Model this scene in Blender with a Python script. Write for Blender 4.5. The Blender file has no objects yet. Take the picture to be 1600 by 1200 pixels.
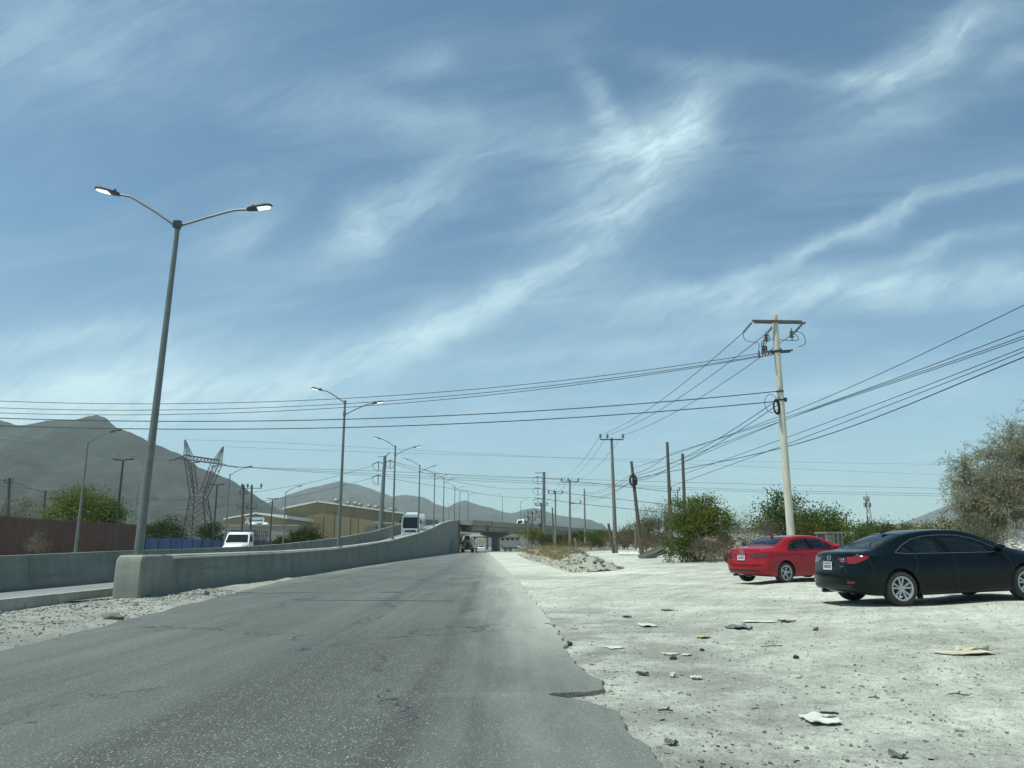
import bpy, bmesh, math, random
import numpy as np
from mathutils import Vector, Matrix, noise as mnoise
from mathutils.bvhtree import BVHTree

S = bpy.context.scene
COL = S.collection
R = math.radians
rnd = random.Random(7)

# ------------------------------------------------------------------ camera
F = 1202.0                       # focal length in pixels of the 1600x1200 photograph
CAMZ = 1.2
PIT = math.atan(254.0 / F)
CP, SP = math.cos(PIT), math.sin(PIT)
cd = bpy.data.cameras.new('camera')
cam = bpy.data.objects.new('camera', cd)
COL.objects.link(cam)
cam.location = (0, 0, CAMZ)
cam.rotation_euler = (math.pi / 2 + PIT, 0, 0)
cd.sensor_width = 36
cd.lens = F / 1600 * 36
cd.clip_start = 0.05
cd.clip_end = 40000
S.camera = cam

# ------------------------------------------------------------------ light and exposure
SUN_DIR = Vector((-0.33, -0.17, 0.93)).normalized()      # towards the sun
sun_el = math.asin(SUN_DIR.z)
sun_az = math.atan2(SUN_DIR.x, SUN_DIR.y)
sl = bpy.data.lights.new('sun', 'SUN')
sl.energy = 5.0
sl.angle = R(0.53)
sl.color = (0.96, 1.0, 0.88)
sun = bpy.data.objects.new('sun', sl)
COL.objects.link(sun)
sun.location = (-60, -30, 120)
sun.rotation_euler = SUN_DIR.to_track_quat('Z', 'Y').to_euler()
S.view_settings.view_transform = 'Standard'
S.view_settings.look = 'None'
S.view_settings.exposure = 0.0
S.view_settings.gamma = 1
S.render.film_transparent = False
S.cycles.use_denoising = True
S.cycles.max_bounces = 6
S.cycles.diffuse_bounces = 3
S.cycles.glossy_bounces = 3
S.cycles.transmission_bounces = 4
S.cycles.transparent_max_bounces = 12
S.cycles.volume_bounces = 1


def ray(px, py):
    x = (px - 800) / F
    u = (600 - py) / F
    return Vector((x, CP - u * SP, SP + u * CP))


def P(px, py, Y):
    """the world point seen at a pixel of the photograph, at distance Y ahead"""
    d = ray(px, py)
    return Vector((0, 0, CAMZ)) + d * (Y / d.y)


def gno(px, py):
    d = ray(px, py)
    return d.x / d.y, d.z / d.y


# ------------------------------------------------------------------ node helpers
class NT:
    def __init__(s, tree):
        s.t = tree
        s.n = tree.nodes
        s.l = tree.links

    def node(s, kind, **kw):
        n = s.n.new(kind)
        for k, v in kw.items():
            setattr(n, k, v)
        return n

    def put(s, sock, v):
        if isinstance(v, bpy.types.NodeSocket):
            s.l.new(v, sock)
        elif v is not None:
            if sock.type == 'RGBA' and not isinstance(v, (int, float)) and len(v) == 3:
                v = (*v, 1)
            sock.default_value = v

    def math(s, op, a, b=None, c=None, clamp=False):
        n = s.node('ShaderNodeMath', operation=op, use_clamp=clamp)
        s.put(n.inputs[0], a)
        s.put(n.inputs[1], b)
        s.put(n.inputs[2], c)
        return n.outputs[0]

    def vmath(s, op, a, b=None):
        n = s.node('ShaderNodeVectorMath', operation=op)
        s.put(n.inputs[0], a)
        s.put(n.inputs[1], b)
        return n.outputs['Value'] if op in ('LENGTH', 'DOT_PRODUCT') else n.outputs[0]

    def noise(s, vec, scale, detail=4, rough=0.55, dist=0, out=0):
        n = s.node('ShaderNodeTexNoise')
        s.put(n.inputs['Vector'], vec)
        n.inputs['Scale'].default_value = scale
        n.inputs['Detail'].default_value = detail
        n.inputs['Roughness'].default_value = rough
        n.inputs['Distortion'].default_value = dist
        return n.outputs[out]

    def voro(s, vec, scale, feature='F1', out='Distance'):
        n = s.node('ShaderNodeTexVoronoi', feature=feature)
        s.put(n.inputs['Vector'], vec)
        n.inputs['Scale'].default_value = scale
        return n.outputs[out]

    def map(s, vec, loc=(0, 0, 0), rot=(0, 0, 0), sc=(1, 1, 1)):
        if any(rot):                     # turn first, then stretch
            n = s.node('ShaderNodeMapping')
            s.put(n.inputs[0], vec)
            n.inputs[2].default_value = rot
            vec, rot = n.outputs[0], (0, 0, 0)
        n = s.node('ShaderNodeMapping')
        s.put(n.inputs[0], vec)
        n.inputs[1].default_value = loc
        n.inputs[2].default_value = rot
        n.inputs[3].default_value = sc
        return n.outputs[0]

    def rng(s, v, a, b, c=0.0, d=1.0, smooth=True):
        n = s.node('ShaderNodeMapRange')
        n.interpolation_type = 'SMOOTHSTEP' if smooth else 'LINEAR'
        s.put(n.inputs[0], v)
        for i, q in enumerate((a, b, c, d)):
            s.put(n.inputs[i + 1], q)
        return n.outputs[0]

    def mix(s, f, a, b, mode='MIX'):
        n = s.node('ShaderNodeMix', data_type='RGBA', blend_type=mode)
        s.put(n.inputs[0], f)
        s.put(n.inputs[6], a)
        s.put(n.inputs[7], b)
        return n.outputs[2]

    def bump(s, h, strength=0.5, dist=0.02, nrm=None):
        n = s.node('ShaderNodeBump')
        n.inputs['Strength'].default_value = strength
        n.inputs['Distance'].default_value = dist
        s.put(n.inputs['Height'], h)
        if nrm is not None:
            s.put(n.inputs['Normal'], nrm)
        return n.outputs[0]


def new_mat(name):
    m = bpy.data.materials.new(name)
    m.use_nodes = True
    nt = NT(m.node_tree)
    nt.n.clear()
    out = nt.node('ShaderNodeOutputMaterial')
    return m, nt, out


def principled(nt, out, col, rough=0.6, metal=0.0, nrm=None, coat=0.0, spec=0.5):
    b = nt.node('ShaderNodeBsdfPrincipled')
    nt.put(b.inputs['Base Color'], col)
    nt.put(b.inputs['Roughness'], rough)
    b.inputs['Metallic'].default_value = metal
    b.inputs['Coat Weight'].default_value = coat
    b.inputs['Coat Roughness'].default_value = 0.04
    b.inputs['Specular IOR Level'].default_value = spec
    if nrm is not None:
        nt.put(b.inputs['Normal'], nrm)
    nt.l.new(b.outputs[0], out.inputs[0])
    return b


def plain(name, col, rough=0.6, metal=0.0, var=0.12, scale=6.0, bump=0.0, coat=0.0, spec=0.5, stretch=(1, 1, 1)):
    """one colour with a little wear: noise in the base colour and, where asked, in the height"""
    m, nt, out = new_mat(name)
    tc = nt.node('ShaderNodeTexCoord').outputs['Object']
    v = nt.map(tc, sc=stretch)
    n = nt.noise(v, scale, 5, 0.6)
    f = nt.rng(n, 0.3, 0.7)
    dark = tuple(c * (1 - var) for c in col)
    lite = tuple(min(1, c * (1 + var)) for c in col)
    c = nt.mix(f, dark, lite)
    nr = nt.bump(n, bump, 0.02) if bump else None
    principled(nt, out, c, rough, metal, nr, coat, spec)
    return m


def glass_mat(name, tint, alpha=0.55):
    m, nt, out = new_mat(name)
    tr = nt.node('ShaderNodeBsdfTransparent')
    tr.inputs[0].default_value = (*tint, 1)
    gl = nt.node('ShaderNodeBsdfGlossy')
    gl.inputs['Color'].default_value = (0.9, 0.95, 0.95, 1)
    gl.inputs['Roughness'].default_value = 0.03
    fr = nt.node('ShaderNodeFresnel')
    fr.inputs[0].default_value = 1.5
    mx = nt.node('ShaderNodeMixShader')
    nt.l.new(nt.math('ADD', fr.outputs[0], 0.03), mx.inputs[0])
    nt.l.new(tr.outputs[0], mx.inputs[1])
    nt.l.new(gl.outputs[0], mx.inputs[2])
    nt.l.new(mx.outputs[0], out.inputs[0])
    return m


def leaf_mat(name, col, var=0.45, trans=0.3, yellow=0.0):
    m, nt, out = new_mat(name)
    g = nt.node('ShaderNodeNewGeometry')
    r = g.outputs['Random Per Island']
    pos = g.outputs['Position']
    big = nt.noise(pos, 1.1, 2)
    a = tuple(c * (1 - var) for c in col)
    b = tuple(min(1, c * (1 + var)) for c in col)
    c = nt.mix(r, a, b)
    d = tuple(min(1, q) for q in (col[0] * 1.5 + 0.01, col[1] * 1.25, col[2] * 0.8))
    c = nt.mix(nt.rng(big, 0.42, 0.66, 0, 0.6), c, d)
    df = nt.node('ShaderNodeBsdfDiffuse')
    tl = nt.node('ShaderNodeBsdfTranslucent')
    nt.l.new(c, df.inputs[0])
    nt.l.new(c, tl.inputs[0])
    mx = nt.node('ShaderNodeMixShader')
    mx.inputs[0].default_value = trans
    nt.l.new(df.outputs[0], mx.inputs[1])
    nt.l.new(tl.outputs[0], mx.inputs[2])
    nt.l.new(mx.outputs[0], out.inputs[0])
    return m


# ------------------------------------------------------------------ world: daylight sky with cirrus
def make_world():
    w = bpy.data.worlds.new('World')
    S.world = w
    w.use_nodes = True
    nt = NT(w.node_tree)
    nt.n.clear()
    out = nt.node('ShaderNodeOutputWorld')
    bg = nt.node('ShaderNodeBackground')
    bg.inputs[1].default_value = 0.108
    sky = nt.node('ShaderNodeTexSky', sky_type='NISHITA')
    sky.sun_disc = False
    sky.sun_elevation = sun_el
    sky.sun_rotation = sun_az
    sky.altitude = 500
    sky.air_density = 1.0
    sky.dust_density = 0.8
    sky.ozone_density = 1.2
    d = nt.node('ShaderNodeTexCoord').outputs['Generated']
    sep = nt.node('ShaderNodeSeparateXYZ')
    nt.l.new(d, sep.inputs[0])
    x, y, z = sep.outputs
    zc = nt.math('MAXIMUM', z, 0.02)
    yc = nt.math('MAXIMUM', nt.math('ABSOLUTE', y), 0.05)
    # a flat layer of high cloud seen from below (x/z, y/z), and the part of it ahead (x/y, z/y)
    cb = nt.node('ShaderNodeCombineXYZ')
    nt.l.new(nt.math('DIVIDE', x, nt.math('ADD', zc, 0.12)), cb.inputs[0])
    nt.l.new(nt.math('DIVIDE', y, nt.math('ADD', zc, 0.12)), cb.inputs[1])
    layer = cb.outputs[0]
    cg = nt.node('ShaderNodeCombineXYZ')
    nt.l.new(nt.math('DIVIDE', x, yc), cg.inputs[0])
    nt.l.new(nt.math('DIVIDE', z, yc), cg.inputs[1])
    g = cg.outputs[0]
    wob = nt.noise(g, 5.0, 5, 0.6, 0.3, out=1)
    gw = nt.vmath('ADD', g, nt.vmath('MULTIPLY', nt.vmath('SUBTRACT', wob, (0.5, 0.5, 0.5)), (0.10, 0.09, 0)))
    streaks = [  # px, py, angle up to the right, half length, half width, strength
        (1000, 250, 38, 190, 85, 0.75), (1078, 185, 60, 90, 48, 0.55), (945, 175, -58, 120, 26, 0.35),
        (1010, 240, 85, 70, 22, 0.35), (900, 220, 5, 150, 40, 0.3), (930, 335, 15, 120, 22, 0.4),
        (650, 310, 28, 170, 58, 0.5), (560, 355, 60, 80, 45, 0.32), (370, 365, 40, 95, 50, 0.35),
        (760, 475, 22, 340, 45, 0.36), (900, 390, 27, 170, 26, 0.42), (590, 555, 24, 210, 36, 0.6),
        (1370, 352, 19.5, 360, 17, 0.6), (1300, 452, 3, 480, 44, 0.75), (1480, 388, 10, 200, 17, 0.32),
        (1455, 72, 28, 190, 48, 0.75), (1340, 118, 5, 90, 20, 0.35), (1380, 195, 20, 170, 45, 0.28),
        (110, 60, 12, 380, 170, 0.28), (640, 175, -7, 290, 55, 0.32), (660, 90, 10, 60, 28, 0.3),
        (110, 615, 4, 460, 75, 0.95), (90, 525, 3, 190, 32, 0.42), (980, 540, 6, 330, 45, 0.32),
        (1120, 105, -8, 200, 28, 0.2), (1585, 95, 30, 70, 40, 0.3), (700, 640, 2, 700, 60, 0.2),
        (1330, 610, 2, 330, 45, 0.2), (420, 450, 30, 250, 60, 0.18),
    ]
    tot = None
    for px, py, a, L, W, k in streaks:
        gx, gy = gno(px, py)
        ex, ey = gno(px + 10, py)
        # size in the layer at that place
        s = abs(ex - gx) / 10
        q = nt.vmath('SUBTRACT', gw, (gx, gy, 0))
        q = nt.map(q, rot=(0, 0, 0), sc=(1, 1, 1))
        ca, sa = math.cos(R(a)), math.sin(R(a))
        u = nt.vmath('DOT_PRODUCT', q, (ca / (L * s), sa / (L * s), 0))
        v = nt.vmath('DOT_PRODUCT', q, (-sa / (W * s), ca / (W * s), 0))
        r2 = nt.math('ADD', nt.math('MULTIPLY', u, u), nt.math('MULTIPLY', v, v))
        m = nt.math('MULTIPLY', nt.math('POWER', 2.718, nt.math('MULTIPLY', r2, -1.6)), k)
        tot = m if tot is None else nt.math('ADD', tot, m)
    ahead = nt.rng(y, 0.02, 0.2)
    tot = nt.math('MULTIPLY', tot, ahead)
    # fibres drawn out along the wind
    fib = nt.noise(nt.map(gw, rot=(0, 0, R(-27)), sc=(0.9, 6.0, 1)), 4.5, 10, 0.68, 0.5)
    fib3 = nt.noise(nt.map(gw, rot=(0, 0, R(-40)), sc=(1.0, 9.0, 1)), 9.0, 8, 0.7, 0.4)
    fib2 = nt.noise(nt.map(layer, rot=(0, 0, R(20)), sc=(1, 3.0, 1)), 1.6, 8, 0.62, 0.8)
    lump = nt.noise(gw, 9.0, 7, 0.6, 0.4)
    f = nt.math('ADD', nt.math('MULTIPLY', nt.rng(fib, 0.32, 0.7), 0.7), nt.math('MULTIPLY', nt.rng(lump, 0.32, 0.7), 0.4))
    f = nt.math('ADD', f, nt.math('MULTIPLY', nt.rng(fib3, 0.35, 0.7), 0.22))
    dens = nt.math('MULTIPLY', tot, nt.math('ADD', nt.math('MULTIPLY', f, 0.78), 0.26))
    veil = nt.math('MULTIPLY', nt.rng(fib2, 0.4, 0.75), 0.12)
    low = nt.rng(z, 0.0, 0.42, 0.26, 0.0)
    dens = nt.math('ADD', nt.math('ADD', dens, veil), low)
    dens = nt.rng(dens, 0.0, 1.05, 0.0, 0.9, smooth=False)
    sc = nt.mix(1.0, sky.outputs[0], SKY_TINT, 'MULTIPLY')
    col = nt.mix(dens, sc, CLOUD)
    nt.l.new(col, bg.inputs[0])
    nt.l.new(bg.outputs[0], out.inputs[0])


SKY_TINT = (0.69, 1.05, 1.09)
CLOUD = (6.6, 9.0, 9.5)
make_world()


# ------------------------------------------------------------------ mesh builder
class MB:
    def __init__(s):
        s.v = []
        s.f = []
        s.mi = []
        s.cur = 0

    def add(s, vs, fs):
        o = len(s.v)
        s.v += [tuple(q) for q in vs]
        s.f += [tuple(i + o for i in f) for f in fs]
        s.mi += [s.cur] * len(fs)
        return s

    def box(s, c, size, rot=None, bev=0.0):
        x, y, z = (q / 2 for q in size)
        vs = [Vector((a * x, b * y, e * z)) for a in (-1, 1) for b in (-1, 1) for e in (-1, 1)]
        fs = [(0, 1, 3, 2), (4, 6, 7, 5), (0, 4, 5, 1), (2, 3, 7, 6), (0, 2, 6, 4), (1, 5, 7, 3)]
        if bev:
            bm = bmesh.new()
            b = [bm.verts.new(q) for q in vs]
            for f in fs:
                bm.faces.new([b[i] for i in f])
            bmesh.ops.bevel(bm, geom=bm.edges[:] + bm.verts[:], offset=bev, segments=2, affect='EDGES', profile=0.6)
            bm.verts.index_update()
            vs = [q.co.copy() for q in bm.verts]
            fs = [tuple(q.index for q in f.verts) for f in bm.faces]
            bm.free()
        c = Vector(c)
        if rot is not None:
            vs = [rot @ q for q in vs]
        return s.add([q + c for q in vs], fs)

    def bar(s, a, b, w, h=None):
        """a square bar from a to b"""
        a, b = Vector(a), Vector(b)
        d = b - a
        q = d.to_track_quat('Z', 'Y').to_matrix()
        return s.box((a + b) / 2, (w, h or w, d.length), q)

    def tube(s, pts, rad, seg=8, cap=True):
        pts = [Vector(p) for p in pts]
        n = len(pts)
        if not hasattr(rad, '__len__'):
            rad = [rad] * n
        vs, fs = [], []
        prev = None
        for i, p in enumerate(pts):
            t = (pts[min(i + 1, n - 1)] - pts[max(i - 1, 0)])
            if t.length < 1e-9:
                t = Vector((0, 0, 1))
            t.normalize()
            if prev is None:
                a = Vector((1, 0, 0)) if abs(t.x) < 0.8 else Vector((0, 1, 0))
                u = t.cross(a).normalized()
            else:
                u = (prev - t * prev.dot(t))
                u = u.normalized() if u.length > 1e-6 else t.orthogonal().normalized()
            prev = u
            w = t.cross(u)
            for k in range(seg):
                a = 2 * math.pi * k / seg
                vs.append(p + (u * math.cos(a) + w * math.sin(a)) * rad[i])
        for i in range(n - 1):
            for k in range(seg):
                k2 = (k + 1) % seg
                fs.append((i * seg + k, i * seg + k2, (i + 1) * seg + k2, (i + 1) * seg + k))
        if cap:
            fs.append(tuple(range(seg))[::-1])
            fs.append(tuple((n - 1) * seg + k for k in range(seg)))
        return s.add(vs, fs)

    def lathe(s, prof, seg=24, axis='Z', c=(0, 0, 0), cap=True):
        vs, fs = [], []
        c = Vector(c)
        for r, h in prof:
            for k in range(seg):
                a = 2 * math.pi * k / seg
                x, y = r * math.cos(a), r * math.sin(a)
                q = {'Z': (x, y, h), 'Y': (x, h, y), 'X': (h, x, y)}[axis]
                vs.append(Vector(q) + c)
        n = len(prof)
        for i in range(n - 1):
            for k in range(seg):
                k2 = (k + 1) % seg
                fs.append((i * seg + k, i * seg + k2, (i + 1) * seg + k2, (i + 1) * seg + k))
        if cap:
            fs.append(tuple(range(seg))[::-1])
            fs.append(tuple((n - 1) * seg + k for k in range(seg)))
        return s.add(vs, fs)

    def prism(s, outline, a, b, axis='Y'):
        """an outline (2-D) swept from a to b along an axis"""
        n = len(outline)
        def p3(q, h):
            return {'Y': (q[0], h, q[1]), 'X': (h, q[0], q[1]), 'Z': (q[0], q[1], h)}[axis]
        vs = [p3(q, a) for q in outline] + [p3(q, b) for q in outline]
        fs = [tuple(range(n)), tuple(range(2 * n - 1, n - 1, -1))]
        for i in range(n):
            j = (i + 1) % n
            fs.append((i, i + n, j + n, j))
        return s.add(vs, fs)

    def grid(s, rows):
        """rows of points joined into a sheet"""
        n, m = len(rows), len(rows[0])
        vs = [q for r in rows for q in r]
        fs = [(i * m + j, i * m + j + 1, (i + 1) * m + j + 1, (i + 1) * m + j) for i in range(n - 1) for j in range(m - 1)]
        return s.add(vs, fs)

    def build(s, name, mats, parent=None, smooth=False, loc=None, fix=True):
        me = bpy.data.meshes.new(name)
        me.from_pydata(s.v, [], s.f)
        if fix:
            bm = bmesh.new()
            bm.from_mesh(me)
            bmesh.ops.recalc_face_normals(bm, faces=bm.faces[:])
            bm.to_mesh(me)
            bm.free()
        if not isinstance(mats, (list, tuple)):
            mats = [mats]
        for m in mats:
            me.materials.append(m)
        if len(mats) > 1:
            me.polygons.foreach_set('material_index', s.mi)
        if smooth:
            me.polygons.foreach_set('use_smooth', [True] * len(me.polygons))
            if smooth is not True:
                me.set_sharp_from_angle(angle=R(smooth))
        o = bpy.data.objects.new(name, me)
        COL.objects.link(o)
        if parent is not None:
            o.parent = parent
        if loc is not None:
            o.location = loc
        return o


def tag(o, label=None, cat=None, group=None, kind=None):
    if label:
        o['label'] = label
    if cat:
        o['category'] = cat
    if group:
        o['group'] = group
    if kind:
        o['kind'] = kind
    return o


def thing(name, label, cat, loc=(0, 0, 0), rz=0.0, group=None):
    o = bpy.data.objects.new(name, None)
    o.empty_display_size = 0.3
    COL.objects.link(o)
    o.location = loc
    o.rotation_euler = (0, 0, rz)
    return tag(o, label, cat, group)


def copy_tree(o, parent=None):
    kids = list(o.children)
    c = o.copy()
    COL.objects.link(c)
    c.parent = parent
    for k in kids:
        copy_tree(k, c)
    return c


def crspline(pts, n):
    """Catmull-Rom through the points, n steps per span"""
    pts = [Vector(p) for p in pts]
    out = []
    for i in range(len(pts) - 1):
        p0 = pts[max(i - 1, 0)]
        p1, p2 = pts[i], pts[i + 1]
        p3 = pts[min(i + 2, len(pts) - 1)]
        for k in range(n):
            t = k / n
            out.append(0.5 * ((2 * p1) + (p2 - p0) * t + (2 * p0 - 5 * p1 + 4 * p2 - p3) * t * t + (3 * p1 - p0 - 3 * p2 + p3) * t ** 3))
    out.append(pts[-1])
    return out


def sm(a, b, x):
    t = np.clip((np.asarray(x, float) - a) / (b - a), 0, 1)
    return t * t * (3 - 2 * t)


# ------------------------------------------------------------------ materials
def concrete(name, col, joints=0.0):
    m, nt, out = new_mat(name)
    pos = nt.node('ShaderNodeNewGeometry').outputs['Position']
    a = nt.noise(pos, 0.9, 6, 0.6)
    b = nt.noise(nt.map(pos, sc=(3.0, 3.0, 0.35)), 1.4, 6, 0.65)
    c = nt.noise(nt.map(pos, sc=(0.25, 0.25, 6)), 1.3, 4, 0.6)
    fine = nt.noise(pos, 38, 4, 0.7)
    f = nt.math('ADD', nt.math('MULTIPLY', nt.rng(a, 0.3, 0.7), 0.45), nt.math('MULTIPLY', nt.rng(b, 0.35, 0.7), 0.4))
    f = nt.math('ADD', f, nt.math('MULTIPLY', nt.rng(c, 0.35, 0.65), 0.2))
    k = nt.mix(nt.math('MULTIPLY', f, 1.0, clamp=True), tuple(q * 0.68 for q in col), tuple(q * 1.16 for q in col))
    k = nt.mix(nt.rng(fine, 0.3, 0.7, 0, 0.25), k, tuple(q * 0.7 for q in col))
    if joints:                           # cast joints and the stains that run from them
        sp = nt.node('ShaderNodeSeparateXYZ')
        nt.l.new(pos, sp.inputs[0])
        j = nt.math('ABSOLUTE', nt.math('SUBTRACT', nt.math('FRACT', nt.math('DIVIDE', sp.outputs[1], joints)), 0.5))
        k = nt.mix(nt.rng(j, 0.0, 0.035 / joints, 0.75, 0), k, tuple(q * 0.3 for q in col))
        k = nt.mix(nt.math('MULTIPLY', nt.rng(j, 0.0, 0.45 / joints, 0.5, 0), nt.rng(b, 0.4, 0.6)), k, tuple(q * 0.5 for q in col))
        sc = nt.noise(nt.map(pos, sc=(1, 0.5, 7)), 0.9, 6, 0.7)
        k = nt.mix(nt.rng(sc, 0.58, 0.66, 0, 0.5), k, tuple(q * 0.5 for q in col))
        k = nt.mix(nt.rng(sp.outputs[2], 0.0, 0.45, 0.5, 0), k, tuple(q * 0.62 for q in col))
    principled(nt, out, k, 0.9, 0, nt.bump(nt.math('ADD', fine, nt.math('MULTIPLY', c, 2.0)), 0.25, 0.02), spec=0.25)
    return m


M = {}
M['concrete'] = concrete('concrete', (0.235, 0.25, 0.205))
M['concrete_light'] = concrete('pale concrete', (0.34, 0.35, 0.30))
M['steel'] = plain('galvanised steel', (0.15, 0.165, 0.155), 0.5, 0.2, 0.12, 5)
M['dark_steel'] = plain('dark painted steel', (0.035, 0.04, 0.042), 0.5, 0.2)
M['lens'] = plain('lit lamp lens', (0.8, 0.8, 0.75), 0.3, 0, 0.04)
_b = [q for q in M['lens'].node_tree.nodes if q.type == 'BSDF_PRINCIPLED'][0]
_b.inputs['Emission Color'].default_value = (1, 1, 0.95, 1)
_b.inputs['Emission Strength'].default_value = 1.2
M['lens_off'] = plain('grey lamp lens', (0.22, 0.23, 0.22), 0.3, 0, 0.04)
M['pillar'] = plain('matt black pillar film', (0.006, 0.007, 0.007), 0.7, 0, 0.05, spec=0.08)
M['rust'] = plain('rusty steel', (0.16, 0.055, 0.045), 0.75, 0.2, 0.3, 3)
M['lattice'] = plain('weathered lattice steel', (0.075, 0.055, 0.048), 0.75, 0.2, 0.25, 1)
M['wood'] = plain('weathered pole wood', (0.105, 0.09, 0.075), 0.9, 0, 0.3, 5, 0.4, stretch=(4, 4, 0.4))
M['cement_pole'] = plain('cement pole', (0.17, 0.165, 0.14), 0.85, 0, 0.12, 4, 0.2, stretch=(2, 2, 0.5))
M['cream_pole'] = plain('cream cement pole', (0.52, 0.495, 0.41), 0.8, 0, 0.14, 3, 0.2, stretch=(3, 3, 0.5))
M['wire'] = plain('black cable', (0.012, 0.014, 0.015), 0.55, 0, 0.05)
M['alu_wire'] = plain('grey overhead line', (0.05, 0.055, 0.06), 0.6, 0.2, 0.05)
M['insulator'] = plain('glazed insulator', (0.11, 0.12, 0.12), 0.25, 0, 0.2)
M['white_paint'] = plain('white vehicle paint', (0.76, 0.77, 0.76), 0.25, 0, 0.03, 3, coat=0.6)
M['black_plastic'] = plain('black plastic', (0.012, 0.012, 0.013), 0.5, 0, 0.1)
M['rubber'] = plain('dusty tyre rubber', (0.035, 0.034, 0.032), 0.85, 0, 0.3, 9)
M['dark_glass'] = plain('dark window glass', (0.010, 0.014, 0.015), 0.05, 0, 0.05, spec=0.4)
M['alloy'] = plain('silver alloy', (0.42, 0.43, 0.43), 0.35, 0.55, 0.08)
M['chrome'] = plain('chrome trim', (0.7, 0.72, 0.72), 0.12, 1.0, 0.02)
M['seat'] = plain('grey seat cloth', (0.34, 0.34, 0.31), 0.9, 0, 0.1)
M['cabin'] = plain('dark cabin trim', (0.09, 0.09, 0.085), 0.9, 0, 0.1)
M['lamp_red'] = plain('red lamp plastic', (0.20, 0.004, 0.006), 0.12, 0, 0.15, 14, coat=0.6)
M['lamp_dark'] = plain('smoked lamp plastic', (0.07, 0.006, 0.010), 0.12, 0, 0.3, 12, coat=0.6)
M['lamp_clear'] = plain('clear lamp plastic', (0.55, 0.56, 0.56), 0.1, 0.1, 0.1, 12, coat=0.8)
M['plate'] = plain('licence plate white', (0.62, 0.65, 0.66), 0.4, 0, 0.06)
M['plate_ink'] = plain('licence plate ink', (0.09, 0.12, 0.15), 0.5, 0, 0.2)
M['glass'] = glass_mat('tinted car glass', (0.55, 0.68, 0.62))

# ================================================================== THE SETTING
def ridge_noise(x, y, sc, seed=0.0):
    return mnoise.fractal(Vector((x * sc, y * sc, seed)), 0.9, 2.1, 5)


def ground_z(x, y):
    """height of the dirt: level with the road on the service road side, rising into the car lot"""
    x = np.asarray(x, float)
    y = np.asarray(y, float)
    lot = 0.11 * sm(1.5, 7.0, x) + 0.035 * np.clip(x - 7, 0, 5)
    far = 0.0115 * np.clip(y - 27, 0, 52) * sm(1.0, 6.0, x)
    base = -0.035 + lot + far
    return base


def gz(x, y):
    return float(ground_z(x, y))


# road edge of the asphalt: broken along the right-hand side
EDGE = [(-1, 0.98), (2, 0.98), (3.2, 1.02), (4.1, 0.90), (4.9, 0.82), (5.6, 0.80), (6.3, 0.72), (6.6, 0.52), (6.78, 0.30), (6.86, 0.32),
        (6.90, 0.62), (7.05, 0.80), (7.35, 0.82), (7.9, 0.72), (8.6, 0.66), (9.4, 0.64), (10.5, 0.66), (12.5, 0.66), (16, 0.55), (22, 0.40), (30, 0.20),
        (40, -0.2), (55, -0.75), (80, -1.7), (110, -2.9), (150, -4.4), (185, -5.6), (230, -4.2), (300, 2.5), (400, 16)]
LEFT = [(-1, -5.4), (4, -5.5), (9, -5.95), (13, -6.4), (18, -7.0), (24, -7.7), (29, -8.3), (40, -8.8), (60, -9.6), (90, -10.5), (130, -11.5), (185, -12.6), (230, -12.5), (300, -7), (400, 6)]


def interp(tab, y):
    a = np.array(tab)
    return np.interp(y, a[:, 0], a[:, 1])


def rough_z(x, y):
    """the small unevenness of the dirt near the camera"""
    n = mnoise.fractal(Vector((x * 0.5, y * 0.5, 3)), 1.0, 2.0, 4) * 0.022 + mnoise.noise(Vector((x * 2.1, y * 2.1, 9))) * 0.012
    if x > EDGEv(y):
        n = n * float(sm(0, 1.2, x - EDGEv(y)))
        n += 0.018 * math.sin((x * 0.86 - y * 0.36) * 3.2) * float(sm(2, 5, x)) * float(sm(8, 14, y))
    if x < LEFTv(y) and x > -9.2 and y < 31:      # the rubble strip before the ramp wall
        n = n * 1.7 + 0.06 * float(sm(0, 0.7, LEFTv(y) - x))
    return n


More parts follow.
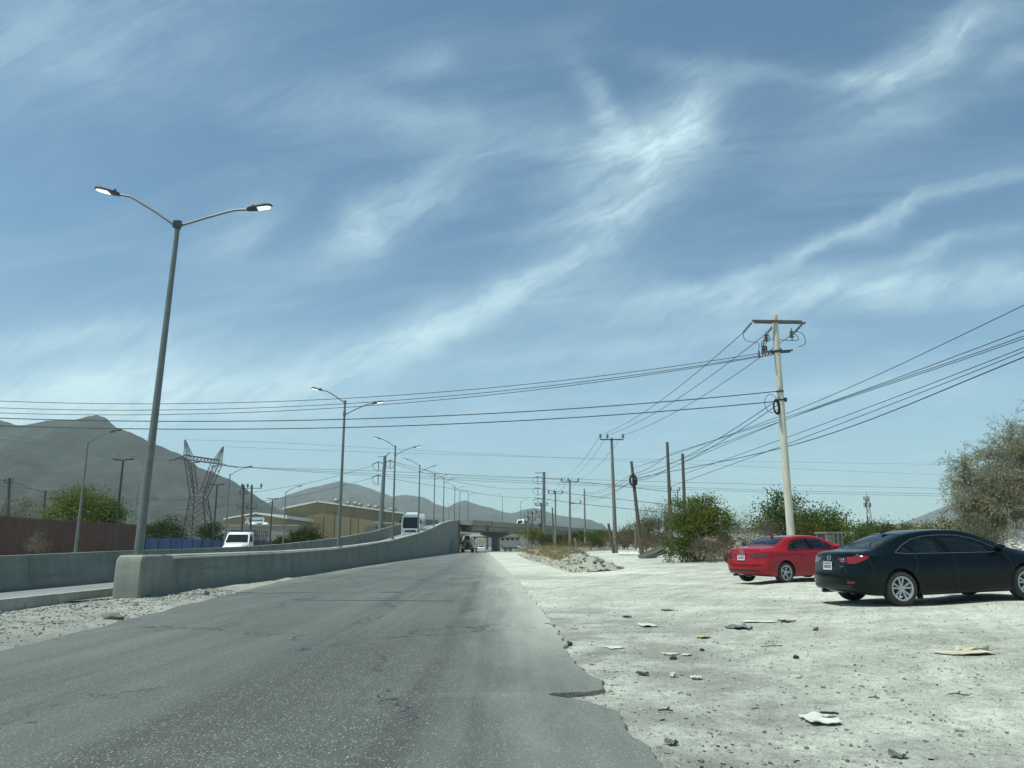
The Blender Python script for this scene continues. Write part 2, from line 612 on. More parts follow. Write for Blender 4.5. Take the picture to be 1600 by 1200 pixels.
def make_ground():
    xs = np.concatenate([-np.geomspace(16, 7000, 40)[::-1], np.arange(-15.6, 17, 0.30), np.geomspace(17.4, 7000, 42)])
    ys = np.concatenate([-np.geomspace(2, 3000, 14)[::-1], np.arange(-1, 34, 0.28), np.geomspace(34.5, 9000, 60)])
    X, Y = np.meshgrid(xs, ys)
    Z = ground_z(X, Y)
    for i in range(X.shape[0]):
        for j in range(X.shape[1]):
            x, y = X[i, j], Y[i, j]
            if -20 < x < 25 and -1 < y < 60:
                onroad = LEFTv(y) < x < EDGEv(y) - 0.35
                n = rough_z(x, y)
                Z[i, j] += -0.05 if onroad else n
    if True:
        Z[(np.abs(X) > 300) | (Y > 320)] -= 0.3
    rows = [[(X[i, j], Y[i, j], Z[i, j]) for j in range(X.shape[1])] for i in range(X.shape[0])]
    m, nt, out = new_mat('pale caliche dirt')
    pos = nt.node('ShaderNodeNewGeometry').outputs['Position']
    big = nt.noise(pos, 0.17, 5, 0.55, 0.5)
    mid = nt.noise(pos, 0.8, 6, 0.62, 0.3)
    # wheel tracks curving off the road into the lot
    trk = nt.noise(nt.map(pos, rot=(0, 0, R(24)), sc=(2.6, 0.16, 1)), 1.2, 5, 0.6)
    trk2 = nt.noise(nt.map(pos, rot=(0, 0, R(62)), sc=(2.6, 0.16, 1)), 1.1, 5, 0.6)
    fine = nt.noise(pos, 9, 6, 0.7)
    grit = nt.noise(pos, 55, 3, 0.7)
    peb = nt.voro(pos, 34)
    cell = nt.voro(pos, 34, out='Color')
    f = nt.math('ADD', nt.math('MULTIPLY', nt.rng(big, 0.32, 0.68), 0.5), nt.math('MULTIPLY', nt.rng(mid, 0.33, 0.67), 0.36))
    f = nt.math('ADD', f, nt.math('MULTIPLY', nt.rng(nt.math('ADD', nt.math('MULTIPLY', trk, 0.5), nt.math('MULTIPLY', trk2, 0.5)), 0.4, 0.6), 0.34))
    c = nt.mix(f, (0.31, 0.315, 0.265), (0.70, 0.71, 0.61))
    c = nt.mix(nt.rng(fine, 0.32, 0.54, 0.45, 0), c, (0.22, 0.225, 0.19))
    clod = nt.noise(nt.map(pos, sc=(1, 0.7, 1)), 3.4, 6, 0.72, 0.2)
    c = nt.mix(nt.rng(clod, 0.34, 0.50, 0.3, 0), c, (0.27, 0.27, 0.235))
    c = nt.mix(nt.rng(clod, 0.54, 0.7, 0, 0.4), c, (0.74, 0.745, 0.66))
    c = nt.mix(nt.rng(grit, 0.52, 0.7, 0, 0.55), c, (0.13, 0.135, 0.125))
    c = nt.mix(nt.rng(grit, 0.26, 0.4, 0.55, 0), c, (0.66, 0.66, 0.62))
    fleck = nt.noise(nt.map(pos, rot=(0, 0, R(35)), sc=(1.6, 0.8, 1)), 16, 4, 0.72)
    c = nt.mix(nt.rng(fleck, 0.56, 0.66, 0, 0.55), c, (0.78, 0.785, 0.70))
    c = nt.mix(nt.rng(fleck, 0.33, 0.43, 0.6, 0), c, (0.15, 0.153, 0.135))
    sepc = nt.node('ShaderNodeSeparateColor')
    nt.l.new(cell, sepc.inputs[0])
    spot = nt.math('MULTIPLY', nt.rng(peb, 0.16, 0.3, 1, 0), nt.rng(sepc.outputs[0], 0.72, 0.78))
    c = nt.mix(nt.math('MULTIPLY', spot, nt.rng(sepc.outputs[1], 0.5, 0.6)), c, (0.10, 0.10, 0.095))
    c = nt.mix(nt.math('MULTIPLY', spot, nt.rng(sepc.outputs[1], 0.5, 0.6, 1, 0)), c, (0.66, 0.66, 0.62))
    # darker ground with more grit by the broken road edge
    sp = nt.node('ShaderNodeSeparateXYZ')
    nt.l.new(pos, sp.inputs[0])
    near = nt.math('MULTIPLY', nt.rng(sp.outputs[0], 1.0, 4.2, 1, 0), nt.rng(sp.outputs[1], 10, 22, 1, 0))
    near = nt.math('MULTIPLY', near, nt.rng(mid, 0.3, 0.62, 0.9, 0.2))
    c = nt.mix(near, c, (0.215, 0.215, 0.205))
    strip = nt.math('MULTIPLY', nt.rng(sp.outputs[0], -5.2, -5.0, 1, 0), nt.rng(fine, 0.35, 0.65, 0.1, 0.8))
    c = nt.mix(strip, c, (0.25, 0.25, 0.235))
    # scrubby, darker land away from the road
    away = nt.rng(nt.vmath('LENGTH', pos), 110, 260, 0, 0.85)
    scrub = nt.mix(nt.rng(mid, 0.35, 0.6), (0.09, 0.095, 0.055), (0.22, 0.20, 0.15))
    c = nt.mix(away, c, scrub)
    h = nt.math('ADD', nt.math('MULTIPLY', fine, 1.0), nt.math('ADD', nt.math('MULTIPLY', grit, 0.45), nt.math('MULTIPLY', mid, 1.6)))
    h = nt.math('ADD', h, nt.math('MULTIPLY', clod, 1.6))
    principled(nt, out, c, 0.95, 0, nt.bump(h, 0.9, 0.06), spec=0.1)
    tag(MB().grid(rows).build('ground', m, smooth=True, fix=False), 'pale dusty caliche ground of the lot and verges', kind='structure')


def LEFTv(y):
    return float(interp(LEFT, y))


def EDGEv(y):
    return float(interp(EDGE, y)) + (0.07 * mnoise.noise(Vector((0, y * 1.9, 2))) + 0.05 * mnoise.noise(Vector((1, y * 5, 2))) + 0.02 * mnoise.noise(Vector((1, y * 14, 2))) if y < 30 else 0)


def make_road():
    ys = np.concatenate([np.arange(-1, 14, 0.07), np.arange(14, 40, 0.3), np.geomspace(40, 400, 60)])
    rows, att = [], []
    nx = 26
    for y in ys:
        a, b = LEFTv(y) + 0.12 * mnoise.noise(Vector((5, y * 0.7, 2))), EDGEv(y)
        r = []
        for k in range(nx + 1):
            t = k / nx
            x = a + (b - a) * t
            z = 0.0 + (0.0 if y < 190 else 0)
            z += gz(2.0, y) * float(sm(0.7, 1.0, t)) * float(sm(25, 45, y)) * 0.0
            r.append((x, y, z))
            att.append(t)
        # broken edge: the slab is a few centimetres thick
        r.append((b + 0.012, y, -0.012))
        att.append(1.0)
        r.append((b + 0.02, y, -0.085))
        att.append(1.1)
        r.insert(0, (a - 0.05, y, -0.06))
        att.insert(len(att) - nx - 3, 0.0)
        rows.append(r)
    m, nt, out = new_mat('dusty worn asphalt')
    pos = nt.node('ShaderNodeNewGeometry').outputs['Position']
    at = nt.node('ShaderNodeAttribute', attribute_name='across').outputs['Fac']
    sp = nt.node('ShaderNodeSeparateXYZ')
    nt.l.new(pos, sp.inputs[0])
    X, Y = sp.outputs[0], sp.outputs[1]
    big = nt.noise(nt.map(pos, sc=(1, 0.35, 1)), 0.5, 5, 0.55)
    streak = nt.noise(nt.map(pos, sc=(1, 0.03, 1)), 1.9, 6, 0.65, 0.1)
    thin = nt.noise(nt.map(pos, sc=(1, 0.012, 1)), 7.5, 4, 0.6)
    chip = nt.voro(pos, 46)
    chipc = nt.voro(pos, 46, out='Color')
    grit = nt.noise(pos, 85, 3, 0.75)
    sepc = nt.node('ShaderNodeSeparateColor')
    nt.l.new(chipc, sepc.inputs[0])
    c = nt.mix(nt.rng(big, 0.33, 0.67), (0.105, 0.115, 0.102), (0.165, 0.177, 0.158))
    c = nt.mix(nt.rng(streak, 0.36, 0.66, 0.5, 0), c, (0.085, 0.092, 0.088))
    c = nt.mix(nt.rng(thin, 0.5, 0.72, 0, 0.5), c, (0.075, 0.08, 0.077))
    # two tyre-polished lines in the lane the camera drives along
    for x0, dx, w, k in ((-0.62, -0.021, 0.18, 0.75), (-0.12, -0.021, 0.12, 0.6), (-2.25, -0.03, 0.28, 0.55), (-1.9, -0.03, 0.1, 0.4), (-3.9, -0.05, 0.3, 0.35)):
        xx = nt.math('SUBTRACT', X, nt.math('MULTIPLY_ADD', Y, dx, x0))
        ln = nt.math('MULTIPLY', nt.rng(nt.math('ABSOLUTE', xx), w * 0.25, w, 1, 0), nt.rng(thin, 0.3, 0.6, 0.4, 1.0))
        c = nt.mix(nt.math('MULTIPLY', ln, k), c, (0.062, 0.068, 0.066))
    # ravelled patch: the fines are gone and the chippings stand out
    px = nt.math('SUBTRACT', X, nt.math('MULTIPLY_ADD', Y, 0.02, -1.75))
    wob = nt.math('MULTIPLY', nt.math('SUBTRACT', big, 0.5), 1.6)
    rav = nt.math('MULTIPLY', nt.rng(nt.math('ABSOLUTE', nt.math('ADD', px, wob)), 0.75, 1.15, 1, 0), nt.rng(Y, 8, 17, 1, 0))
    rav = nt.math('MULTIPLY', rav, nt.rng(nt.noise(pos, 3.5, 4, 0.6), 0.3, 0.55, 0.35, 1))
    c = nt.mix(nt.math('MULTIPLY', nt.rng(chip, 0.18, 0.42, 0, 1), nt.math('MULTIPLY_ADD', rav, 0.3, 0.42)), c, (0.05, 0.055, 0.051))
    pit = nt.noise(pos, 14, 5, 0.7)
    c = nt.mix(nt.math('MULTIPLY', nt.rng(pit, 0.34, 0.44, 0.6, 0), nt.math('MULTIPLY_ADD', rav, 0.85, 0.12)), c, (0.03, 0.033, 0.03))
    c = nt.mix(nt.math('MULTIPLY', nt.rng(pit, 0.58, 0.68, 0, 0.6), nt.math('MULTIPLY_ADD', rav, 0.8, 0.15)), c, (0.24, 0.25, 0.225))
    lite = nt.math('MULTIPLY', nt.rng(sepc.outputs[0], 0.7, 0.85), nt.rng(chip, 0.25, 0.4, 1, 0))
    c = nt.mix(nt.math('MULTIPLY', lite, nt.math('MULTIPLY_ADD', rav, 0.45, 0.45)), c, (0.38, 0.38, 0.35))
    c = nt.mix(nt.rng(grit, 0.52, 0.7, 0, 0.6), c, (0.29, 0.30, 0.275))
    # dust blown in from the verges
    dn = nt.noise(nt.map(pos, sc=(1, 0.25, 1)), 1.1, 6, 0.65)
    de = nt.math('ADD', nt.rng(at, 0.62, 1.0, 0, 0.95), nt.rng(at, 0.0, 0.16, 0.7, 0))
    de = nt.math('MULTIPLY', de, nt.math('ADD', nt.rng(dn, 0.4, 0.7, 0.0, 0.35), nt.rng(Y, 10, 60, 0.0, 0.55)))
    c = nt.mix(nt.math('MULTIPLY', de, 0.85, clamp=True), c, (0.36, 0.365, 0.32))
    fe = nt.math('ADD', at, nt.math('MULTIPLY', nt.math('SUBTRACT', nt.noise(nt.map(pos, sc=(1, 0.07, 1)), 2.2, 6, 0.6), 0.5), 0.2))
    c = nt.mix(nt.math('MULTIPLY', nt.rng(fe, 0.80, 1.02), nt.rng(Y, 7.0, 13, 0.12, 0.8)), c, (0.42, 0.425, 0.37))
    c = nt.mix(nt.rng(Y, 25, 110, 0.0, 0.35), c, (0.23, 0.235, 0.22))
    # cracks
    ck = nt.voro(nt.vmath('ADD', nt.map(pos, sc=(0.35, 0.12, 1)), nt.vmath('MULTIPLY', nt.noise(pos, 1.5, 4, 0.6, out=1), (0.5, 0.5, 0))), 1.0, 'DISTANCE_TO_EDGE')
    ckm = nt.math('MULTIPLY', nt.rng(ck, 0.0, 0.012, 0.85, 0), nt.rng(nt.noise(pos, 0.6, 3), 0.46, 0.56))
    c = nt.mix(ckm, c, (0.02, 0.022, 0.021))
    c = nt.mix(nt.rng(at, 1.03, 1.08), c, (0.035, 0.036, 0.034))
    h = nt.math('ADD', nt.math('MULTIPLY', chip, nt.math('MULTIPLY_ADD', rav, 1.6, 0.7)), nt.math('MULTIPLY', grit, 0.6))
    principled(nt, out, c, 0.82, 0, nt.bump(h, 0.6, 0.012), spec=0.3)
    o = MB().grid(rows).build('road', m, smooth=45, fix=False)
    a = o.data.attributes.new('across', 'FLOAT', 'POINT')
    a.data.foreach_set('value', np.array(att, dtype=np.float32))
    tag(o, 'grey worn asphalt service road with a broken edge', kind='structure')
    # a saw cut across the lane
    x0, x1 = P(455, 933, 18.3), P(708, 935.5, 17.9)
    mb = MB()
    n = 14
    for i in range(n):
        a, b = x0.lerp(x1, i / n), x0.lerp(x1, (i + 1) / n)
        j = 0.012
        mb.box(((a.x + b.x) / 2, (a.y + b.y) / 2, 0.004), (abs(b.x - a.x) + 0.03, 0.035 + 0.02 * rnd.random(), 0.004), Matrix.Rotation(math.atan2(b.y - a.y, b.x - a.x), 3, 'Z'))
    tag(mb.build('road_joint', plain('tar filled joint', (0.03, 0.032, 0.031), 0.9)), 'dark joint line across the asphalt lane', kind='structure')


make_ground()
make_road()


# ------------------------------------------------------------------ the ramp and its walls
def XN(d):                 # the face of the wall towards the service road
    return -8.85 - 0.0245 * (d - 19.4)


def XF(d):                 # the inner face of the wall on the other side of the ramp
    return -13.7 - 0.026 * (d - 20)


def wall_profile(samples, xf):
    """distance and height of points on a wall whose top edge shows at these pixels"""
    out = []
    for px, py in samples:
        k = ray(px, py)
        k = k.x / k.y
        lo, hi = 5.0, 400.0
        for _ in range(60):
            mid = (lo + hi) / 2
            if xf(mid) - k * mid > 0:
                hi = mid
            else:
                lo = mid
        out.append((lo, P(px, py, lo).z))
    return out


NEARTOP = [(228, 869.5), (330, 865.5), (450, 861), (526, 856), (575, 849.5), (613, 843.5), (654, 833), (678, 823.5), (690, 817.5), (702, 813.6), (717, 812.3)]
FARTOP = [(0, 869), (185, 861), (320, 857), (395, 853.5), (450, 849.5), (526, 841), (580, 831.5), (625, 819), (650, 811)]
tabN = [(10, 0.96)] + wall_profile(NEARTOP, XN)
tabF = wall_profile(FARTOP, XF)
print('near wall', [(round(a, 1), round(b, 2)) for a, b in tabN])
print('far wall', [(round(a, 1), round(b, 2)) for a, b in tabF])
DEND = tabN[-1][0]
ZEND = tabN[-1][1]


def zn(d):
    return float(np.interp(d, [a for a, b in tabN], [b for a, b in tabN]))


def road_z(d):             # the carriageway on the ramp
    return max(0.0, zn(d) - 0.95) if d > 30 else 0.0


def make_ramp():
    t = thing('ramp_wall', 'long grey concrete retaining wall rising beside the service road to the flyover', 'wall', (0, 0, 0))
    ds = np.concatenate([np.arange(20.1, 60, 1.0), np.arange(60, DEND, 2.5), [DEND]])
    rows = []
    for d in ds:
        z = zn(d)
        x = XN(d)
        # jersey shape low down, coping at the top
        pr = [(x + 0.12, -0.2), (x + 0.12, 0.10), (x + 0.03, 0.28), (x, z - 0.12), (x + 0.02, z - 0.115), (x + 0.02, z - 0.01), (x + 0.0, z), (x - 0.30, z), (x - 0.31, z - 0.02), (x - 0.31, z - 0.12), (x - 0.36, max(0.25, z - 0.7)), (x - 0.46, -0.2 if z < 1.5 else z - 1.0)]
        rows.append([(a, d, b) for a, b in pr])
    mb = MB().grid(rows)
    mb.add(rows[0], [tuple(range(len(rows[0])))])
    mb.add(rows[-1], [tuple(range(len(rows[-1])))])
    mb.build('wall', concrete('jointed concrete', (0.235, 0.25, 0.205), 6.0), t, smooth=30)
    # coping: a smoother cap, its colour lightened as the sunlit top edge
    mb = MB()
    for a, b in zip(ds[:-1], ds[1:]):
        pass
    rows = []
    for d in ds:
        z, x = zn(d), XN(d)
        rows.append([(x + 0.022, d, z - 0.10), (x + 0.045, d, z - 0.07), (x + 0.045, d, z - 0.05), (x - 0.02, d, z + 0.02), (x - 0.30, d, z + 0.02), (x - 0.33, d, z - 0.05)])
    mb.grid(rows)
    mb.build('coping', concrete('sun lightened coping', (0.46, 0.465, 0.41)), t, smooth=20)
    # end block with the lamp on it
    t2 = thing('barrier_end_block', 'blocky grey concrete end pier of the ramp wall carrying the tallest lamp', 'concrete block', (0, 0, 0))
    x = XN(19)
    mb = MB()
    out = [(18.45, -0.2), (18.42, 0.3), (18.44, 0.85), (18.49, 0.96), (18.56, 1.0), (20.07, 1.0), (20.07, -0.2)]
    rows = []
    for k, (dx, ins) in enumerate(((0.20, 0.05), (0.165, 0.0), (-0.38, 0.0), (-0.43, 0.05))):
        rows.append([(x + dx, (a + (ins if i < 5 else 0)), b - (0.03 if ins and b > 0.9 else 0)) for i, (a, b) in enumerate(out)])
    mb.grid(rows)
    mb.add(rows[0], [tuple(range(7))])
    mb.add(rows[-1], [tuple(range(7))])
    mb.build('block', concrete('block concrete', (0.27, 0.28, 0.235)), t2, smooth=25)
    mb = MB()
    mb.grid([[(x + 0.172, 19.2, 0.97), (x + 0.172, 19.2, 0.35), (x + 0.174, 19.22, 0.08)], [(x + 0.172, 19.62, 0.97), (x + 0.172, 19.6, 0.35), (x + 0.174, 19.66, 0.08)]])
    mb.build('dark_stripe', plain('dark stripe', (0.10, 0.10, 0.095), 0.9, 0, 0.3, 5), t2)  # narrow dark stripe down the side of the block
    # far wall
    ds = np.concatenate([np.arange(6, 60, 1.5), np.arange(60, DEND, 3), [DEND]])
    zf = lambda d: float(np.interp(d, [a for a, b in tabF] + [DEND], [b for a, b in tabF] + [ZEND]))
    rows = []
    for d in ds:
        x, z = XF(d), zf(d)
        rows.append([(x + 0.2, d, -0.2), (x + 0.2, d, 0.12 if z < 1.6 else z - 0.9), (x + 0.06, d, max(0.3, z - 0.65)), (x, d, z - 0.1), (x, d, z), (x - 0.25, d, z), (x - 0.26, d, z - 0.1), (x - 0.4, d, -0.2)])
    mb = MB().grid(rows)
    mb.add(rows[0], [tuple(range(8))])
    mb.add(rows[-1], [tuple(range(8))])
    tag(mb.build('barrier_wall', concrete('jointed barrier concrete', (0.235, 0.25, 0.205), 5.0), smooth=30), 'grey concrete barrier wall along the far side of the ramp below the brown fence', 'wall')
    # the carriageway
    rows = []
    for d in np.concatenate([np.arange(-1, 60, 2.0), np.arange(60, DEND, 3), [DEND]]):
        z = road_z(d)
        rows.append([(XF(max(d, 6)) + 0.15, d, z + 0.012), (XN(max(d, 19)) - 0.2 - (1.0 if d < 18 else 0.3), d, z + 0.012)])
    m = plain('ramp asphalt', (0.19, 0.20, 0.20), 0.85, 0, 0.12, 1.2, 0.1, stretch=(2, 0.15, 1))
    tag(MB().grid(rows).build('ramp_road', m), 'grey asphalt carriageway between the two ramp walls', kind='structure')
    # kerb before the block
    mb = MB()
    for i in range(10):
        a = P(0, 952, 15.3)
        y0, y1 = 8 + i * 1.17, 8 + (i + 1) * 1.17 - 0.02
        mb.box((-10.0 + 0.012 * (i - 4), (y0 + y1) / 2, 0.03), (0.2, y1 - y0, 0.34), bev=0.02)
    tag(mb.build('kerb', M['concrete_light']), 'broken pale concrete kerb leading to the end block', kind='structure')


make_ramp()


# ------------------------------------------------------------------ the flyover
FLY = [(DEND, ZEND, XN(DEND))]
for px, py, d in ((745, 813.2, 190), (790, 816.5, 205), (850, 820.5, 228), (950, 829.5, 266), (1040, 838, 305), (1150, 846, 352)):
    q = P(px, py, d)
    FLY.append((d, q.z, q.x))


def make_flyover():
    pts = crspline([(x, d, z) for d, z, x in FLY], 6)
    t = thing('flyover', 'grey concrete flyover curving across behind the scrub with one hammerhead pier', 'bridge')
    W = 9.0
    M['fly'] = concrete('flyover concrete', (0.29, 0.295, 0.265))
    fr = []
    for i, p in enumerate(pts):
        a = pts[min(i + 1, len(pts) - 1)] - pts[max(i - 1, 0)]
        a.z = 0
        a.normalize()
        n = Vector((-a.y, a.x, 0))         # towards the far side
        fr.append((p, n))
    def sweep(prof, name, mat, closed=True):
        rows = []
        for p, n in fr:
            rows.append([p + n * u + Vector((0, 0, w)) for u, w in prof] + ([p + n * prof[0][0] + Vector((0, 0, prof[0][1]))] if closed else []))
        mb = MB().grid(rows)
        k = len(prof)
        mb.add(rows[0][:k], [tuple(range(k))])
        mb.add(rows[-1][:k], [tuple(range(k))])
        return mb.build(name, mat, t, smooth=30)
    sweep([(0, 0), (0.02, -1.15), (0.25, -1.2), (0.25, -0.95), (0.3, 0)], 'parapet', M['fly'])
    sweep([(W, 0), (W - 0.02, -1.15), (W - 0.25, -1.2), (W - 0.25, -0.95), (W - 0.3, 0)], 'parapet', M['fly'])
    sweep([(0.26, -0.95), (0.26, -1.22), (W - 0.26, -1.22), (W - 0.26, -0.95)], 'deck', plain('deck concrete', (0.2, 0.2, 0.19), 0.9))
    for u in (1.0, 2.7, 4.4, 6.1, 7.8):
        sweep([(u - 0.25, -1.225), (u - 0.12, -1.5), (u - 0.12, -2.1), (u - 0.3, -2.5), (u + 0.3, -2.5), (u + 0.12, -2.1), (u + 0.12, -1.5), (u + 0.25, -1.225)], 'girder', M['fly'])
    def pier_px(k):
        p, n = fr[k]
        c = p + n * (W / 2)
        return abs(800 + F * c.x / (c.y * CP - 1.0 * SP) - 775)
    k0 = min(range(3, 20), key=pier_px)
    for k in (k0, k0 + 7, k0 + 14, k0 + 20):
        p, n = fr[k]
        a = Vector((n.y, -n.x, 0))
        rot = Matrix((( n.x, a.x, 0), (n.y, a.y, 0), (0, 0, 1)))
        top = p.z - 2.505
        mb = MB()
        prof = [(0.2, top), (0.2, top - 0.5), (W / 2 - 1.0, top - 1.35), (W / 2 + 1.0, top - 1.35), (W - 0.2, top - 0.5), (W - 0.2, top)]
        b = MB().prism(prof, -0.9, 0.9, 'Y')
        mb.add([Vector((p.x, p.y, 0)) + rot @ Vector(q) for q in b.v], b.f)
        mb.build('pier_cap', M['fly'], t)
        c = Vector((p.x, p.y, 0)) + n * (W / 2)
        mb = MB()
        mb.box((c.x, c.y, (top - 1.36) / 2 - 0.1), (1.9, 1.5, top - 1.36 + 0.2), rot.to_3x3(), bev=0.12)
        mb.build('pier', M['fly'], t)
    # abutment face under the deck where the ramp ends
    mb = MB()
    mb.box((XN(DEND) - 4.0, DEND + 0.5, (ZEND - 1.3) / 2), (8.6, 0.9, ZEND - 1.3))
    mb.build('abutment', M['fly'], t)
    return fr


FLYFRAME = make_flyover()


# ------------------------------------------------------------------ mountains
def mountain(name, label, ridge, d, width, col, seed, amp=0.05, n=220, m_=26):
    pts = [P(px, py, d) for px, py in ridge]
    xs = [p.x for p in pts]
    zs = [p.z for p in pts]
    X = np.linspace(xs[0], xs[-1], n)
    Zr = np.interp(X, xs, zs)
    rows = []
    H = max(zs)
    for j in range(m_ + 1):
        v = j / m_                         # 0 foot, 1 ridge, then the back
        r = []
        for i in range(n):
            t = v if v <= 1 else 2 - v
            zz = Zr[i] * (t ** 1.25)
            y = d - width * (1 - v)
            g = mnoise.ridged_multi_fractal(Vector((X[i] / (H * 0.55) + seed, y / (H * 0.9), seed)), 0.9, 2.1, 5, 1.0, 2.0) - 1.0
            zz += g * amp * H * 4 * t * (1 - t) - (2 if v == 0 else 0)
            zz += mnoise.noise(Vector((X[i] / (H * 0.05), seed, y / H))) * H * 0.008 * t
            r.append((X[i] + g * 0.03 * H * (1 - t), y, zz))
        rows.append(r)
    for j in range(1, 9):
        v = j / 8
        rows.append([(X[i], d + width * v, Zr[i] * (1 - v) - 2) for i in range(n)])
    m, nt, out = new_mat(name + ' scrub and rock')
    pos = nt.node('ShaderNodeNewGeometry').outputs['Position']
    a = nt.noise(pos, 3.0 / H, 6, 0.65)
    b = nt.noise(pos, 22.0 / H, 5, 0.7)
    c = nt.mix(nt.rng(a, 0.35, 0.65), tuple(q * 0.5 for q in col), tuple(q * 1.4 for q in col))
    c = nt.mix(nt.rng(b, 0.5, 0.68, 0, 0.7), c, tuple(q * 2.3 for q in col))
    principled(nt, out, c, 0.95, spec=0.1)
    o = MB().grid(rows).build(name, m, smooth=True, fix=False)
    return tag(o, label, kind='structure')


mountain('mountain', 'dark hazy scrub mountain with a rounded summit above the brown fence',
         [(-420, 760), (-300, 690), (-200, 640), (-90, 622), (-30, 640), (0, 655.5), (12, 660), (26, 664.5), (42, 664), (60, 660), (84, 656), (100, 655.5), (120, 656), (128, 653), (140, 650), (152, 649), (163, 652), (172, 659), (182, 668),
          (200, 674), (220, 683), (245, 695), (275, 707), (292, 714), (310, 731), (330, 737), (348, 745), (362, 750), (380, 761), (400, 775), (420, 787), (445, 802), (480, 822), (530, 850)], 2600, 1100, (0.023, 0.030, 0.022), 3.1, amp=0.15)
mountain('mountain', 'pale grey hazy mountain range beyond the warehouse and the flyover',
         [(380, 815), (420, 788), (440, 777), (462, 769), (486, 761.5), (500, 759), (515, 755), (530, 751.5), (546, 755), (562, 758), (580, 764), (600, 771), (613, 776), (624, 774), (634, 773), (648, 775), (662, 777), (671, 781), (680, 788), (690, 790),
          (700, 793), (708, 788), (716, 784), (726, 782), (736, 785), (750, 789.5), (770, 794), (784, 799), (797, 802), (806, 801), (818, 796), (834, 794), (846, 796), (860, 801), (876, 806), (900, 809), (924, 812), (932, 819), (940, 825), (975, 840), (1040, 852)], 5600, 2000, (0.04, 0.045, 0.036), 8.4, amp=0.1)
mountain('mountain', 'faint pale hill behind the feathery grey tree',
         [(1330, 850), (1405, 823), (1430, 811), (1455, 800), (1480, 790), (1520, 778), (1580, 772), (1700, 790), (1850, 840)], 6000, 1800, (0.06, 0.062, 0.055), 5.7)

# ================================================================== STREET LAMPS
def lamp_arm_parts(t, z, side, length=2.25, rise=0.8, lens='lens', mat='steel', off=0.09):
    """an outreach arm that climbs, flattens out and carries a flat lantern"""
    L = length
    pts = [Vector((side * off, 0, z)), Vector((side * L * 0.40, 0, z + rise * 0.46)), Vector((side * L * 0.74, 0, z + rise * 0.86))] + crspline([(side * L * 0.78, 0, z + rise * 0.90), (side * L * 0.84, 0, z + rise * 0.95), (side * L, 0, z + rise)], 4)
    MB().tube(pts, 0.032, 8).build('arm', M[mat], t, smooth=40)
    x0 = side * (L - 0.02)
    zz = z + rise
    mb = MB()
    o = [(0, -0.05), (0.06, -0.10), (0.22, -0.13), (0.55, -0.13), (0.66, -0.08), (0.69, 0), (0.66, 0.08), (0.55, 0.13), (0.22, 0.13), (0.06, 0.10), (0, 0.05)]
    n = len(o)
    up = 0.2
    lay = [(-0.02, 0.96), (0.012, 1.0), (0.045, 0.93), (0.062, 0.6)]
    vs, fs = [], []
    for h, s in lay:
        for a, b in o:
            vs.append((x0 + side * (0.33 + (a - 0.33) * s), b * s, zz + h + a * up))
    for i in range(len(lay) - 1):
        for k in range(n):
            fs.append((i * n + k, i * n + (k + 1) % n, (i + 1) * n + (k + 1) % n, (i + 1) * n + k))
    fs += [tuple(range(n)), tuple(range((len(lay) - 1) * n, len(lay) * n))]
    mb.add(vs, fs)
    h = mb.build('lantern', M['dark_steel'], t, smooth=35)
    mb = MB()
    o2 = [(0.30, -0.11), (0.55, -0.11), (0.63, -0.06), (0.655, 0), (0.63, 0.06), (0.55, 0.11), (0.30, 0.11)]
    n = len(o2)
    vs = [(x0 + side * a, b, zz - 0.028 + a * up) for a, b in o2] + [(x0 + side * a, b, zz - 0.019 + a * up) for a, b in o2]
    mb.add(vs, [tuple(range(n)), tuple(range(2 * n - 1, n - 1, -1))] + [(k, (k + 1) % n, n + (k + 1) % n, n + k) for k in range(n)])
    mb.build('lens', M[lens], h)
    MB().lathe([(0.035, 0), (0.04, 0.05), (0.03, 0.075), (0.005, 0.085)], 10, 'Z', (x0 + side * 0.16, 0, zz + 0.075)).build('photocell', M['black_plastic'], h, smooth=True)


def pole_part(t, h, r0, r1, mat, name='pole', seg=12, lean=(0, 0)):
    n = 6
    pts = [(lean[0] * i / n, lean[1] * i / n, h * i / n) for i in range(n + 1)]
    return MB().tube(pts, [r0 + (r1 - r0) * i / n for i in range(n + 1)], seg).build(name, M[mat], t, smooth=40)


def double_lamp(label, loc, H, stagger, rz, group, r0=0.10):
    t = thing('street_lamp', label, 'street lamp', loc, rz, group)
    pole_part(t, H, r0, 0.06, 'steel')
    mb = MB()
    mb.box((0, 0, 0.012), (0.36, 0.36, 0.024))
    for a in (-1, 1):
        for b in (-1, 1):
            mb.lathe([(0.018, 0), (0.018, 0.07)], 6, 'Z', (a * 0.13, b * 0.13, 0.02))
    mb.build('base_plate', M['steel'], t)
    if stagger:
        MB().lathe([(0.085, -0.08), (0.085, 0.08), (0.06, 0.1)], 12, 'Z', (0, 0, H - 0.05)).build('collar', M['steel'], t, smooth=40)
        MB().lathe([(0.09, -0.1), (0.09, 0.1)], 12, 'Z', (0, 0, H - 0.75)).build('collar', M['steel'], t, smooth=40)
        lamp_arm_parts(t, H - 0.04, -1, 1.3, 0.66)
        lamp_arm_parts(t, H - 0.75, 1, 1.55, 0.62)
    else:
        mb = MB()
        mb.box((0, 0, H - 0.02), (0.13, 0.15, 0.24), bev=0.02)
        mb.box((0.075, -0.05, H - 0.02), (0.07, 0.05, 0.2))
        mb.box((-0.075, -0.05, H - 0.02), (0.07, 0.05, 0.2))
        mb.build('junction_box', M['dark_steel'], t)
        lamp_arm_parts(t, H - 0.03, -1, 1.62, 0.80)
        lamp_arm_parts(t, H - 0.03, 1, 1.78, 0.55)
    return t


